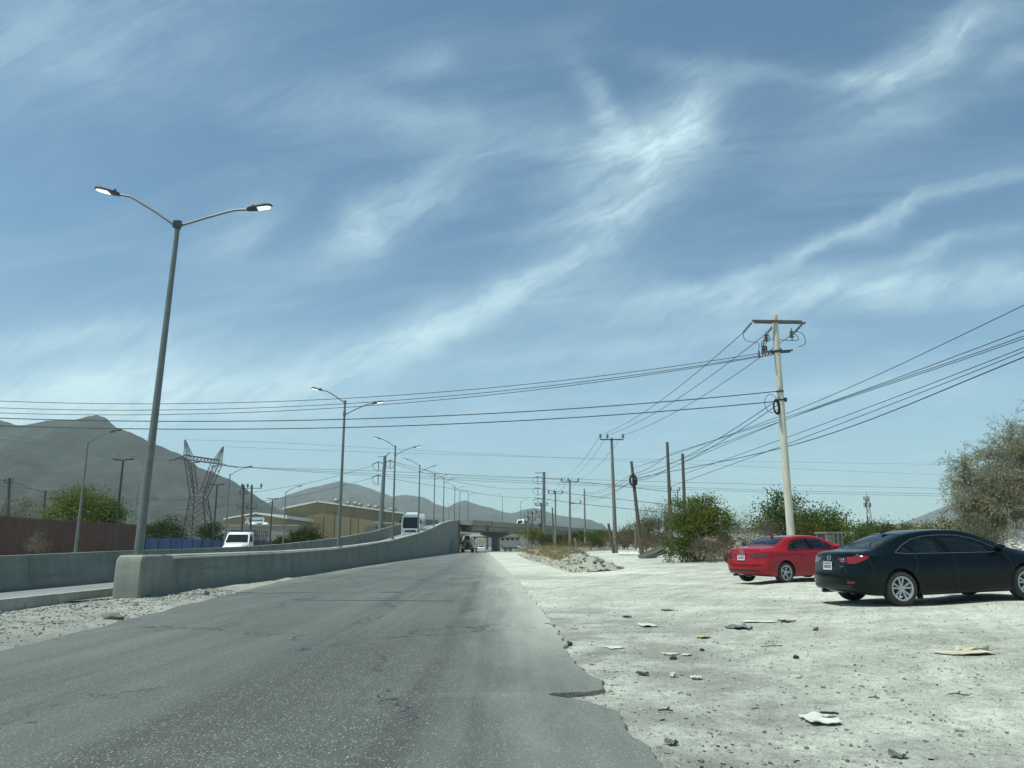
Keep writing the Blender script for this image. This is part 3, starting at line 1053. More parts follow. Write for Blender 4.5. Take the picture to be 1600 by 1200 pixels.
def wall_lamp(px_base, py_top, d, label, stagger=True, rz=0.0, r0=0.10):
    """a lamp standing on the ramp wall at distance d"""
    z0 = zn(d) + 0.02 if d > 20.1 else 1.0
    x = XN(d) - (0.16 if stagger else 0.33)
    top = P(px_base, py_top, d).z
    return double_lamp(label, (x, d, z0), top - z0, stagger, rz, 'twin arm lamps along the ramp wall', r0)


def solve_d(px):
    return wall_profile([(px, 850)], lambda d: XN(d) - 0.16)[0][0]


_l1 = wall_lamp(277, 350, 19.35, 'tall grey twin arm street lamp standing on the end block of the ramp wall', False, R(4), 0.11)
_l1.rotation_euler = (0, 0.17 / 7.7, R(4))
lampd = [(529, 627, 'tall staggered twin arm lamp on the ramp wall, next beyond the end block lamp', R(3)),
         (613, 697, 'twin arm lamp on the ramp wall just before the white bus', R(2)),
         (653, 727, 'twin arm lamp on the ramp wall in line with the white bus', R(2)),
         (677, 741, 'twin arm lamp on the ramp wall, first one past the white bus', 0),
         (692, 747, 'twin arm lamp near the top of the ramp wall, second past the white bus', 0)]
for px, py, lb, rz in lampd:
    wall_lamp(px, py, solve_d(px), lb, True, rz)
for px, py, by, d, lb in ((710, 760, 813, 166, 'slim twin arm lamp at the crest where the ramp meets the flyover'),
                          (718, 766, 813, 186, 'slim twin arm lamp on the flyover just beyond the crest'),
                          (731, 770, 813, 200, 'slim twin arm lamp on the flyover, third from the crest')):
    b = P(px, by + 3, d)
    top = P(px, py, d).z
    double_lamp(lb, (b.x, d, b.z), top - b.z, True, 0, 'twin arm lamps on the flyover')


def single_lamp(px, py, d, label, group, side=1, z0=0.0, rz=0.0, arm=True, L=1.35):
    top = P(px, py, d)
    t = thing('street_lamp', label, 'street lamp', (top.x, d, z0), rz, group)
    H = top.z - z0
    pole_part(t, H, 0.1, 0.05, 'steel')
    MB().lathe([(0.065, -0.08), (0.065, 0.06), (0.04, 0.09)], 10, 'Z', (0, 0, H - 0.05)).build('collar', M['steel'], t, smooth=40)
    lamp_arm_parts(t, H - 0.04, side, L, 0.62, 'lens_off')
    return t


single_lamp(137.5, 691, 46, 'grey single arm street lamp standing before the brown fence', 'single arm lamps on the side road', 1, 0, R(-4))
single_lamp(359.5, 741, 71, 'grey single arm street lamp before the blue fence by the lattice tower', 'single arm lamps on the side road')
single_lamp(447, 768, 95, 'grey single arm street lamp before the tan warehouse', 'single arm lamps on the side road')
single_lamp(785, 776, 208, 'slim lamp on the flyover parapet above the hammerhead pier', 'lamps on the flyover parapet', -1, 6.2, R(60), L=1.5)
single_lamp(813.5, 784, 219, 'slim lamp on the flyover behind the white van', 'lamps on the flyover parapet', 1, 5.6, 0, L=1.5)
single_lamp(701.5, 790, 250, 'short thin lamp mast standing far behind the ramp crest', 'lamps far beyond the ramp', -1, 4.0, R(80), L=1.2)


def car_park_light(px, py, d, label):
    top = P(px, py, d)
    t = thing('car_park_light', label, 'car park light', (top.x, d, 0), 0, 'dark twin head lights behind the fences')
    H = top.z
    pole_part(t, H, 0.13, 0.1, 'dark_steel', seg=10)
    MB().bar((-0.5, 0, H), (0.5, 0, H), 0.07).build('crossbar', M['dark_steel'], t)
    for s in (-1, 1):
        mb = MB()
        mb.box((s * 0.62, 0, H + 0.05), (0.75, 0.42, 0.13), Matrix.Rotation(-s * 0.12, 3, 'Y'), bev=0.03)
        h = mb.build('lamp_head', M['dark_steel'], t)
        MB().box((s * 0.62, 0, H - 0.025), (0.6, 0.32, 0.01), Matrix.Rotation(-s * 0.12, 3, 'Y')).build('lens', M['dark_glass'], h)


car_park_light(192.5, 719, 78, 'dark twin head car park light behind the brown fence and green tree')
car_park_light(339.5, 757.5, 109, 'dark twin head car park light behind the blue fence beside the lattice tower')
car_park_light(426, 779.5, 141, 'dark twin head car park light before the building with the white sign')


# ================================================================== UTILITY POLES
def strain_insulator(mb, a, b, r=0.05, n=4):
    a, b = Vector(a), Vector(b)
    L = (b - a).length
    pts, rad = [], []
    for i in range(n * 4 + 1):
        t = i / (n * 4)
        pts.append(a.lerp(b, t))
        rad.append(r if i % 4 in (1, 2) else r * 0.45)
    mb.tube(pts, rad, 8)


def pin_insulator(t, c, s=1.0):
    x, y, z = c
    return MB().lathe([(0.015 * s, -0.1 * s), (0.015 * s, 0), (0.055 * s, 0.01 * s), (0.07 * s, 0.04 * s), (0.04 * s, 0.06 * s), (0.06 * s, 0.09 * s), (0.035 * s, 0.12 * s), (0.045 * s, 0.16 * s), (0.02 * s, 0.18 * s)], 10, 'Z', (x, y, z)).build('insulator', M['insulator'], t, smooth=True)


def pole_at(px_b, px_t, py_t, d, label, mat, r0=0.15, r1=0.09, group=None, cat='utility pole', z0=None, dy=0.0, name='utility_pole'):
    top = P(px_t, py_t, d + dy)
    b = P(px_b, 860, d)
    zb = gz(b.x, d) if z0 is None else z0
    t = thing(name, label, cat, (b.x, d, zb), 0, group)
    lean = (top.x - b.x, dy)
    H = top.z - zb
    pole_part(t, H, r0, r1, mat, lean=lean, seg=14 if r0 > 0.16 else 10)
    t['top'] = 0
    del t['top']
    return t, H, lean


GP = 'utility poles beside the dirt track'
# the big cream pole
p1, H1, ln = pole_at(1237.5, 1210, 493, 30, 'tall cream cement utility pole with double crossarms behind the red car', 'cream_pole', 0.155, 0.115, GP)
b1 = p1.location.copy()


def on1(h):
    return Vector((ln[0] * h / H1, ln[1] * h / H1, h))


hz = H1 - 0.28
c = on1(hz)
for dy, dz, x0, x1 in ((-0.14, 0.0, -0.98, 1.05), (0.14, 0.02, -0.80, 1.30)):
    MB().bar((c.x + x0, dy - 0.05, hz + dz), (c.x + x1, dy + 0.05, hz + dz), 0.09, 0.075).build('crossarm', M['wood'], p1)
hb = H1 - 1.48
cb_ = on1(hb)
for s in (-0.13, 0.13):
    MB().bar((cb_.x - 0.4, s - 0.35, hb - 0.16), (cb_.x + 0.75, s + 0.5, hb + 0.12), 0.07, 0.06).build('crossarm', M['dark_steel'], p1)
ATT = []          # where the cross-road lines leave the pole
TOPATT = []       # where the lines to the next pole leave
mb = MB()
for k, x in enumerate((-0.95, 0.05, 1.15)):
    a = Vector((c.x + x, 0.0, hz - 0.03))
    e = a + Vector((-0.24, 0.42, -0.30))
    strain_insulator(mb, a, e, 0.055, 5)
    TOPATT.append(b1 + e)
mb.build('strain_insulator', M['insulator'], p1, smooth=40)
mb = MB()
for k, (y, z) in enumerate(((-0.35, -0.20), (0.02, -0.04), (0.4, 0.18))):
    a = Vector((cb_.x - 0.22 + 0.28 * k, y, hb + z))
    e = a + Vector((-0.62, -0.05, -0.14))
    strain_insulator(mb, a, e, 0.05, 5)
    ATT.append(b1 + e)
mb.build('strain_insulator', M['insulator'], p1, smooth=40)
for x, y, z in ((-0.55, -0.05, -0.02), (0.68, 0.1, 0.62), (-0.40, 0.0, 0.46)):
    mb = MB()
    for q in range(3):
        mb.lathe([(0.03, -0.05), (0.09, -0.03), (0.1, 0.0), (0.05, 0.03)], 12, 'Z', (cb_.x + x, y, hb + z + 0.1 * q))
    mb.tube([(cb_.x + x, y, hb + z - 0.15), (cb_.x + x, y, hb + z + 0.35)], 0.025, 8)
    mb.build('cutout_insulator', M['insulator'], p1, smooth=40)
for k in range(3):
    a = Vector(ATT[k]) - b1
    MB().lathe([(0.035, -0.02), (0.05, 0.03), (0.045, 0.22), (0.03, 0.26), (0.012, 0.30)], 10, 'Z', (a.x - 0.03, a.y, a.z - 0.02)).build('surge_arrester', M['insulator'], p1, smooth=40)
    e = Vector(TOPATT[k]) - b1
    MB().tube(crspline([e, e + Vector((0.05, -0.1, -0.35)), a + Vector((-0.03, 0.02, 0.55)), a + Vector((-0.03, 0, 0.27))], 6), 0.013, 6).build('jumper', M['wire'], p1, smooth=True)
MB().tube(crspline([(c.x + 0.95, 0.3, hz - 0.3), (c.x + 1.18, 0.2, hz - 0.45), (c.x + 1.2, 0.1, hz - 0.85), (c.x + 0.9, 0.05, hz - 1.02)], 6), 0.013, 6).build('jumper', M['wire'], p1, smooth=True)
# cable loop and bands
hc = H1 - 3.55
cc = on1(hc)
mb = MB()
for q in range(4):
    r = 0.26 - 0.02 * q
    pts = [(cc.x - 0.24 + r * 0.62 * math.cos(a), -0.18 + 0.02 * q + 0.1 * math.cos(a), hc - 0.25 + r * 1.15 * math.sin(a)) for a in np.linspace(0, 2 * math.pi, 25)]
    mb.tube(pts, 0.026, 6, cap=False)
mb.build('cable_coil', M['wire'], p1, smooth=True)
mb = MB()
pts = [(cc.x - 0.42 + 0.26 * math.cos(a), -0.1, hc - 0.1 + 0.36 * math.sin(a)) for a in np.linspace(0.3, 5.6, 22)]
mb.tube(pts, 0.012, 5)
mb.build('slack_loop', M['wire'], p1, smooth=True)
mb = MB()
for h in (H1 - 0.25, H1 - 1.5, H1 - 3.15, H1 - 3.5):
    q = on1(h)
    mb.lathe([(0.135, -0.03), (0.142, -0.03), (0.142, 0.03), (0.135, 0.03)], 14, 'Z', (q.x, q.y, q.z))
mb.box((cc.x + 0.17, -0.05, hc + 0.06), (0.1, 0.08, 0.16))
mb.build('pole_band', M['dark_steel'], p1)


def tarm(t, H, lean, z, w, n_ins, mat='dark_steel', off=0.0, rz=0.0, s=1.4):
    k = z / H
    cx, cy = lean[0] * k, lean[1] * k
    u = Vector((math.cos(rz), math.sin(rz), 0))
    a, b = Vector((cx, cy - 0.1, z)) + u * (-w / 2 + off), Vector((cx, cy - 0.1, z)) + u * (w / 2 + off)
    MB().bar(a, b, 0.10, 0.09).build('crossarm', M[mat], t)
    pts = []
    for f in n_ins:
        q = a.lerp(b, f)
        pin_insulator(t, (q.x, q.y, q.z + 0.16), s)
        pts.append(Vector(t.location) + q + Vector((0, 0, 0.4)))
    return pts


LINES = [[TOPATT[0]], [TOPATT[1]], [TOPATT[2]]]
p2, H2, l2 = pole_at(962, 955.5, 684, 70, 'straight grey utility pole with a single T crossarm beside the white barrier block', 'cement_pole', 0.2, 0.11, GP)
pts = tarm(p2, H2, l2, H2 - 0.18, 2.15, (0.02, 0.32, 0.98), s=2)
for k in range(3):
    LINES[k].append(pts[k])
p6, H6, l6 = pole_at(890.5, 890.5, 750, 116, 'grey utility pole with two crossarms further along the dirt track', 'cement_pole', 0.2, 0.12, GP)
pts = tarm(p6, H6, l6, H6 - 0.3, 2.6, (0.02, 0.4, 0.98), s=2.4)
tarm(p6, H6, l6, H6 - 3.5, 1.7, (0.95,), off=0.8, s=2)
for k in range(3):
    LINES[k].append(pts[k])
p7, H7, l7 = pole_at(867.5, 868, 768, 136, 'grey utility pole with one crossarm between the monopole and the two armed pole', 'cement_pole', 0.2, 0.12, GP)
pts = tarm(p7, H7, l7, H7 - 0.4, 2.5, (0.02, 0.4, 0.98), s=2.6)
for k in range(3):
    LINES[k].append(pts[k])
p9, H9, l9 = pole_at(846.5, 846, 786, 160, 'weathered utility pole with three crossarms beside the steel monopole', 'wood', 0.19, 0.13, GP)
pts = tarm(p9, H9, l9, H9 - 0.5, 2.4, (0.02, 0.4, 0.98), s=2.8)
tarm(p9, H9, l9, H9 - 1.8, 1.3, (0.0,), off=-0.5, s=2.4)
tarm(p9, H9, l9, H9 - 2.9, 1.4, (0.0, 0.5), off=-0.5, s=2.4)
for k in range(3):
    LINES[k].append(pts[k])
MB().lathe([(0.03, -0.35), (0.3, -0.3), (0.3, 0.3), (0.03, 0.35)], 12, 'Z', (-0.3, -0.3, H9 - 4.5)).build('transformer', M['dark_steel'], p9, smooth=40)
for px, py, d, lb in ((832, 800, 190, 'small distant pole with a crossarm above the yellow green bush'), (826, 806, 210, 'smallest distant pole with two short crossarms above the yellow green bush')):
    q, h, l = pole_at(px - 1, px, py, d, lb, 'wood', 0.18, 0.12, GP)
    tarm(q, h, l, h - 0.4, 2.3, (0.02, 0.4, 0.98), s=3)
    tarm(q, h, l, h - 2.0, 1.6, (0.1, 0.9), s=3)
q, h, l = pole_at(824.5, 825.5, 815, 150, 'short pale post standing in the yellow green bush', 'cement_pole', 0.17, 0.13, GP)
MB().box((0, -0.2, 1.2), (0.35, 0.2, 0.5)).build('meter_box', M['steel'], q)
# bare poles
p3, H3, l3 = pole_at(1002.5, 986.5, 721, 62, 'leaning weathered wooden pole with a black cable coil near its top', 'wood', 0.17, 0.11, GP, dy=0.4)
mb = MB()
k = (H3 - 1.55) / H3
for r, w in ((0.34, 0.03), (0.28, 0.03), (0.23, 0.035)):
    mb.tube([(l3[0] * k - 0.05 + r * 0.9 * math.cos(a), l3[1] * k - 0.2, H3 - 1.55 + r * 1.5 * math.sin(a)) for a in np.linspace(0, 2 * math.pi, 22)], w, 6, cap=False)
mb.build('cable_coil', M['wire'], p3, smooth=True)
MB().box((l3[0] * k + 0.12, l3[1] * k - 0.22, H3 - 1.7), (0.3, 0.22, 0.42), bev=0.05).build('splice_box', M['black_plastic'], p3)
p4, H4, l4 = pole_at(1049.5, 1042.5, 691, 55, 'bare grey wooden pole standing in the bright green bush', 'wood', 0.15, 0.10, GP)
p5, H5, l5 = pole_at(1072, 1066.5, 709, 60, 'bare dark wooden pole rising behind the bright green bush', 'wood', 0.15, 0.11, GP)
p8, H8, l8 = pole_at(914.5, 913, 764, 110, 'slim bare grey pole between the two armed pole and the T crossarm pole', 'cement_pole', 0.16, 0.1, GP)
q, h, l = pole_at(865.5, 863, 793, 140, 'short leaning bare pole close beside the one armed pole', 'wood', 0.16, 0.13, GP)
q, h, l = pole_at(993.5, 993, 826, 66, 'short pale bare post at the dirt track by the leaning pole', 'cement_pole', 0.10, 0.09, GP)
# broken stump with debris
q, h, l = pole_at(959, 950.5, 818, 69, 'broken dark leaning stump propped beside the T crossarm pole', 'wood', 0.14, 0.11, GP, name='broken_pole', cat='broken pole')
mb = MB()
for a, b in (((-0.2, 0, 1.3), (0.5, -0.1, 0.9)), ((0.3, 0, 1.1), (0.25, -0.1, 0.1)), ((-0.35, -0.1, 1.2), (0.1, -0.1, 0.6))):
    mb.bar(a, b, 0.09)
mb.build('splinters', M['wood'], q)
q, h, l = pole_at(901.5, 898, 841, 112, 'leaning yellow marker post at the edge of the scrub', 'wood', 0.12, 0.12, None, name='marker_post', cat='marker post')
q.children[0].data.materials[0] = plain('yellow painted post', (0.42, 0.30, 0.08), 0.7)
# left hand poles
GL = 'utility poles behind the fences'
q, h, l = pole_at(10, 14.5, 747, 80, 'weathered wooden pole with a short crossarm rising behind the brown fence', 'wood', 0.19, 0.16, GL, z0=0)
tarm(q, h, l, h - 0.5, 0.9, (0.05, 0.95), s=2)
tarm(q, h, l, h - 2.9, 0.6, (0.5,), s=2)
q, h, l = pole_at(66, 70.5, 767, 90, 'slim dark pole beside the green tree behind the brown fence', 'wood', 0.15, 0.13, GL, z0=0)
# two poles side by side with one long crossarm and a spiky top
for pxb, pxt, lb, w in ((376, 381, 'brown wooden pole with insulators, first of the pair behind the white truck', 1), (390.5, 393.5, 'brown wooden pole carrying a long crossarm, second of the pair behind the white truck', 2)):
    q, h, l = pole_at(pxb, pxt, 757.5, 112, lb, 'wood', 0.19, 0.15, GL, z0=0)
    if w == 2:
        tarm(q, h, l, h - 0.5, 2.9, (0.02, 0.3, 0.98), off=-0.0, s=3)
        tarm(q, h, l, h - 3.4, 1.4, (0.0, 1.0), s=2.4)
    else:
        tarm(q, h, l, h - 1.3, 1.2, (0.1, 0.9), s=2.4)
        tarm(q, h, l, h - 3.2, 1.5, (0.0, 1.0), s=2.4)
# twin mast with rungs
t = thing('ladder_mast', 'thin grey twin leg mast with rungs half hidden by the tall end block lamp', 'mast', (P(213, 850, 95).x, 95, 0))
top = P(213, 754, 95).z
for s in (-0.42, 0.42):
    MB().tube([(s * 1.4, 0, 0), (s, 0, top)], 0.05, 8).build('leg', M['steel'], t)
for k in range(5):
    z = top * (0.55 + 0.11 * k)
    MB().bar((-0.45, 0, z), (0.45, 0, z), 0.04).build('rung', M['steel'], t)


# ================================================================== STEEL MONOPOLES
def vstring(t, c, side, w, drop):
    """a V of two braced arms holding an insulator string, with its jumper loop"""
    c = Vector(c)
    a = MB()
    a.bar(c, c + Vector((side * w * 0.5, 0, 0.35)), 0.12)
    a.bar(c + Vector((side * w * 0.5, 0, 0.35)), c + Vector((side * w, 0, -0.05)), 0.12)
    a.build('davit_arm', M['rust'], t)
    b = MB()
    strain_insulator(b, c + Vector((side * w * 0.5, 0, 0.3)), c + Vector((side * w * 0.5, 0, -drop)), 0.10, 7)
    b.build('insulator_string', M['insulator'], t, smooth=40)
    pts = [c + Vector((side * w * (0.5 + 0.5 * math.cos(q)), 0, -0.05 - drop * 1.05 * math.sin(q))) for q in np.linspace(0, math.pi, 14)]
    MB().tube(pts, 0.035, 5).build('jumper', M['wire'], t, smooth=True)


mt = P(601.5, 712.5, 120)
mono1 = thing('steel_monopole', 'grey steel power monopole with red davit arms behind the twin arm lamps', 'power monopole', (P(593.5, 828, 120).x, 120, 0), 0, 'steel power monopoles')
pole_part(mono1, mt.z, 0.42, 0.24, 'steel', lean=(mt.x - mono1.location.x, 0))
hh = mt.z
lx = mt.x - mono1.location.x
MB().bar((lx, 0, hh - 0.1), (lx - 1.1, 0, hh - 0.1), 0.08).build('davit_arm', M['steel'], mono1)
MB().bar((lx, 0, hh - 0.1), (lx + 0.85, -0.3, hh + 0.5), 0.1).build('davit_arm', M['rust'], mono1)
vstring(mono1, (lx, 0, hh - 1.25), -1, 1.9, 0.95)
vstring(mono1, (lx + 0.2, 0, hh - 1.0), 1, 1.3, 0.95)
vstring(mono1, (lx * 0.9, 0, hh - 3.3), -1, 1.8, 1.1)
mt2 = P(850, 737.5, 172)
mono2 = thing('steel_monopole', 'grey steel power monopole with three insulator arms before the flyover', 'power monopole', (P(849.5, 850, 172).x, 172, gz(5, 172) - 0.6), 0, 'steel power monopoles')
hz2 = mt2.z - mono2.location.z
pole_part(mono2, hz2, 0.42, 0.3, 'steel', lean=(mt2.x - mono2.location.x, 0))
MB().bar((0, 0, hz2 - 0.2), (-1.9, 0, hz2 - 0.2), 0.12).build('davit_arm', M['rust'], mono2)
for dz in (1.35, 3.85, 6.15):
    vstring(mono2, (-0.1, 0, hz2 - dz), -1, 2.2, 1.25)


# ================================================================== LATTICE TOWER
def lattice(mb, a0, a1, b0, b1, n, w, wd):
    """two chords a and b joined by zigzag bracing"""
    a0, a1, b0, b1 = map(Vector, (a0, a1, b0, b1))
    mb.bar(a0, a1, w)
    mb.bar(b0, b1, w)
    for i in range(n):
        p, q = a0.lerp(a1, i / n), a0.lerp(a1, (i + 1) / n)
        r, s_ = b0.lerp(b1, i / n), b0.lerp(b1, (i + 1) / n)
        mb.bar(p, s_, wd)
        mb.bar(r, q, wd)


def make_tower():
    D = 210
    o = P(311, 850, D)
    t = thing('lattice_tower', 'rusty lattice transmission tower with a V head and two peaks before the mountain', 'transmission tower', (o.x, D, 0))
    def L(px, py, dy=0):
        q = P(px, py, D)
        return Vector((q.x - o.x, dy, q.z))
    w, wd = 0.20, 0.11
    body = MB()
    wl, wr = L(300, 777), L(321, 777)
    bl, br = L(290, 852), L(332, 852)
    half = 2.0
    for dy0, dy1 in ((-3.5, -1.6), (3.5, 1.6)):
        a, b = Vector((bl.x, dy0, 0)), Vector((wl.x, dy1, wl.z))
        c_, d_ = Vector((br.x, dy0, 0)), Vector((wr.x, dy1, wr.z))
        lattice(body, a, b, c_, d_, 5, w, wd)
    for s, q in ((bl, wl), (br, wr)):
        lattice(body, (s.x, -3.5, 0), (q.x, -1.6, q.z), (s.x, 3.5, 0), (q.x, 1.6, q.z), 5, w, wd)
    body.bar((wl.x, -1.6, wl.z), (wr.x, -1.6, wr.z), w)
    body.build('body', M['lattice'], t)
    ltop, rtop = L(293, 722), L(338, 727)
    for (q, i0, i1, o0, o1) in ((0, L(307, 772), L(301, 724), wl, L(291, 719)), (1, L(315, 770), L(331, 726), wr, L(344, 727))):
        m = MB()
        for dy in (-1.4, 1.4):
            lattice(m, i0 + Vector((0, dy, 0)), i1 + Vector((0, dy * 0.8, 0)), o0 + Vector((0, dy, 0)), o1 + Vector((0, dy * 0.8, 0)), 6, w * 0.85, wd)
        m.build('head_leg', M['lattice'], t)
    # beam
    m = MB()
    a0, a1 = L(281, 717), L(351, 726.5)
    b0, b1 = L(290, 711), L(343, 719)
    for dy in (-1.2, 1.2):
        v = Vector((0, dy, 0))
        lattice(m, a0 + v, a1 + v, b0 + v, b1 + v, 11, w * 0.8, wd)
    m.bar(L(265, 720), L(281, 716), 0.22)
    m.bar(L(290, 711), L(272, 718), 0.18)
    m.bar(L(351, 726), L(356, 728), 0.22)
    m.build('beam', M['lattice'], t)
    for pk, f0, f1 in ((L(289, 687), L(289.5, 712), L(300, 713)), (L(349, 698), L(336, 718), L(345, 720))):
        m = MB()
        for dy in (-1.0, 1.0):
            lattice(m, f0 + Vector((0, dy, 0)), pk + Vector((-0.1, 0, 0)), f1 + Vector((0, dy, 0)), pk + Vector((0.1, 0, 0)), 5, w * 0.7, wd * 0.9)
        m.build('peak', M['lattice'], t)
    m = MB()
    for a, b in ((L(356, 728), L(372, 730)), (L(300, 723), L(312, 722)), (L(331, 729), L(342, 727))):
        strain_insulator(m, a, b, 0.22, 8)
    m.build('insulator_string', M['insulator'], t)


make_tower()


# ================================================================== CABLES
def cable(pts, r, label, group, mat='wire', cat='power line'):
    o = MB().tube(pts, r, 5, cap=False).build('power_line', M[mat], None, smooth=True)
    return tag(o, label, cat, group)


def span(a, b, sag, n=28):
    a, b = Vector(a), Vector(b)
    return [a.lerp(b, i / n) - Vector((0, 0, 4 * sag * (i / n) * (1 - i / n))) for i in range(n + 1)]


# across the road
G1 = 'cables crossing the road'
names = ('uppermost', 'second from top', 'third from top')
for k, zz in enumerate((0.0, -0.15, -0.3)):
    a = ATT[2 - k]
    cable(span(a, (-40, 31 + 0.5 * k, (9.02, 8.78, 8.62)[k]), 2.12 + 0.02 * k, 60), 0.013, 'thin black cable crossing the road from the cream pole, %s of five' % names[k], G1)
for k, (dz, sg) in enumerate(((3.15, 1.42), (3.55, 1.38))):
    a = b1 + on1(H1 - dz) + Vector((-0.12, -0.05, 0))
    cable(span(a, (-40, 30.4, 7.75 - 0.3 * k), sg, 60), 0.019, 'thicker black cable crossing the road from the cream pole, %s of five' % ('fourth from top' if k == 0 else 'lowest'), G1)
# pole to pole
G2 = 'lines hung from pole to pole beside the track'
for k, nm in enumerate(('outer road side', 'middle', 'outer lot side')):
    pts = []
    L_ = LINES[k]
    for i in range(len(L_) - 1):
        pts += span(L_[i], L_[i + 1], 0.55 if i == 0 else 0.7, 16)[:-1]
    pts.append(L_[-1])
    cable(pts, 0.016, 'grey power line from the cream pole to the T crossarm pole, %s wire' % nm, G2, 'alu_wire')


def topof(p, H, lean, dz=0.0):
    k = (H - dz) / H
    return Vector(p.location) + Vector((lean[0] * k, lean[1] * k, H - dz))


G3 = 'communication cables beside the track'
for k, (dz, lb) in enumerate(((0.4, 'upper'), (0.75, 'lower'))):
    a = b1 + on1(H1 - 3.4 - 0.2 * k)
    pts = span(a, topof(p3, H3, l3, 1.2 + 0.3 * k), 0.5, 20)[:-1] + span(topof(p3, H3, l3, 1.2 + 0.3 * k), topof(p8, H8, l8, 0.6 + k), 0.6, 12)[:-1] + span(topof(p8, H8, l8, 0.6 + k), topof(p6, H6, l6, 3.5 + k), 0.2, 6)
    cable(pts, 0.016, 'black cable from the coil on the cream pole to the leaning pole, %s one' % lb, G3)
# bundle running over the lot towards a pole out of view
G4 = 'cables running over the car lot'
bund = [((1600, 477), 25, [(1240, 642, 39)], topof(p3, H3, l3, 0.6), 'uppermost over the lot, ending on the leaning pole'),
        ((1600, 516), 25, [(1240, 648, 39)], topof(p4, H4, l4, 0.9), 'second over the lot, ending on the bare grey pole'),
        ((1600, 525), 25.5, [(1250, 647, 39)], topof(p5, H5, l5, 0.7), 'third over the lot, ending on the bare dark pole'),
        ((1600, 529), 26, [(1240, 651, 40)], topof(p4, H4, l4, 1.6), 'fourth over the lot, ending on the bare grey pole'),
        ((1600, 543), 26, [(1250, 676, 40)], topof(p5, H5, l5, 1.6), 'fifth over the lot, ending on the bare dark pole'),
        ((1600, 549), 26, [(1240, 690, 40)], topof(p4, H4, l4, 3.2), 'sixth over the lot, ending on the bare grey pole'),
        ((1600, 558), 25, [(1240, 695, 40)], topof(p3, H3, l3, 1.4), 'lowest and thickest over the lot, ending on the leaning pole')]
for k, (e, ye, mids, a, lb) in enumerate(bund):
    p_e = P(e[0], e[1], ye)
    pm = [P(x, y, d) for x, y, d in mids]
    prev = pm[-1]
    ext = p_e + (p_e - prev) * 0.7 + Vector((0, 0, 0.35))
    pts = crspline([a] + pm + [p_e, ext], 14)
    cable(pts, 0.021 if k == 6 else 0.015, 'black cable, ' + lb, G4)
for k, (x, y) in enumerate(((0.9, 0), (1.6, 1.2))):
    pts = span(topof(p4, H4, l4, 0.9 + k), topof(p5, H5, l5, 0.7 + k), 0.1, 6)[:-1] + span(topof(p5, H5, l5, 0.7 + k), topof(p3, H3, l3, 0.9 + 0.4 * k), 0.05, 4) if False else span(topof(p4, H4, l4, 0.9 + k), topof(p3, H3, l3, 1.0 + 0.5 * k), 0.25, 10)[:-1] + span(topof(p3, H3, l3, 1.0 + 0.5 * k), topof(p8, H8, l8, 0.5 + 0.8 * k), 0.5, 12)
    cable(pts, 0.018, 'black cable from the bare grey pole through the leaning pole, %s one' % ('upper' if k == 0 else 'lower'), G3)


def wpx(lst):
    return crspline([P(*q) for q in lst], 8)


# transmission lines far off
G5 = 'far transmission lines'
far = [([(349, 698, 210), (600, 707, 225), (880, 715, 240), (1240, 722, 262), (1620, 728, 290)], 'faint far line from the tower peak'),
       ([(289, 687, 210), (440, 692, 218), (640, 703, 230), (880, 715.5, 246), (1300, 735, 272), (1620, 748, 300)], 'faint far line from the taller tower peak'),
       ([(372, 730, 208), (560, 735, 220), (880, 748, 240), (1240, 758, 262), (1620, 766, 290)], 'far power line from the tower beam, upper'),
       ([(372, 730, 206), (560, 739, 220), (880, 754, 240), (1240, 767, 262), (1620, 774, 290)], 'far power line from the tower beam, middle'),
       ([(342, 727, 212), (560, 742, 222), (880, 757, 242), (1240, 770, 264), (1620, 778, 292)], 'far power line from the tower beam, lower'),
       ([(-60, 672, 205), (60, 688, 206), (150, 707, 208), (275, 719, 210)], 'faint far line over the mountain to the tower, upper'),
       ([(-60, 680, 204), (60, 694, 206), (150, 712, 208), (265, 721, 210)], 'faint far line over the mountain to the tower, lower'),
       ([(-60, 752, 110), (160, 775, 112), (300, 780, 116), (470, 757, 118), (584, 727, 120)], 'line sagging to the first monopole arm, upper'),
       ([(-60, 792, 110), (150, 800, 112), (300, 795, 114), (470, 774, 118), (584, 746, 120)], 'line sagging to the first monopole arm, lower'),
       ([(619, 726, 120), (660, 738, 130), (715, 753, 145), (784, 763, 160), (833, 763.5, 172)], 'line between the two monopoles, middle'),
       ([(605, 747, 120), (690, 761, 140), (781, 775.5, 160), (833, 777.5, 172)], 'line between the two monopoles, lowest'),
       ([(613, 721, 120), (690, 740, 140), (760, 746, 155), (833, 747, 172)], 'line between the two monopoles, highest'),
       ([(834, 746, 172), (900, 752, 155), (1060, 770, 130)], 'line leaving the second monopole over the scrub, highest'),
       ([(834, 762, 172), (905, 773, 155), (1060, 790, 130)], 'line leaving the second monopole over the scrub, middle'),
       ([(834, 777, 172), (905, 787, 155), (1060, 803, 130)], 'line leaving the second monopole over the scrub, lowest'),
       ([(-60, 746, 80), (14, 752, 80), (70.5, 769, 90), (160, 778, 100)], 'slack line between the poles behind the brown fence')]
for lst, lb in far:
    cable(wpx(lst), 0.028 if lst[0][2] < 150 else (0.032 if 'faint' in lb else 0.05), lb, G5, 'alu_wire')


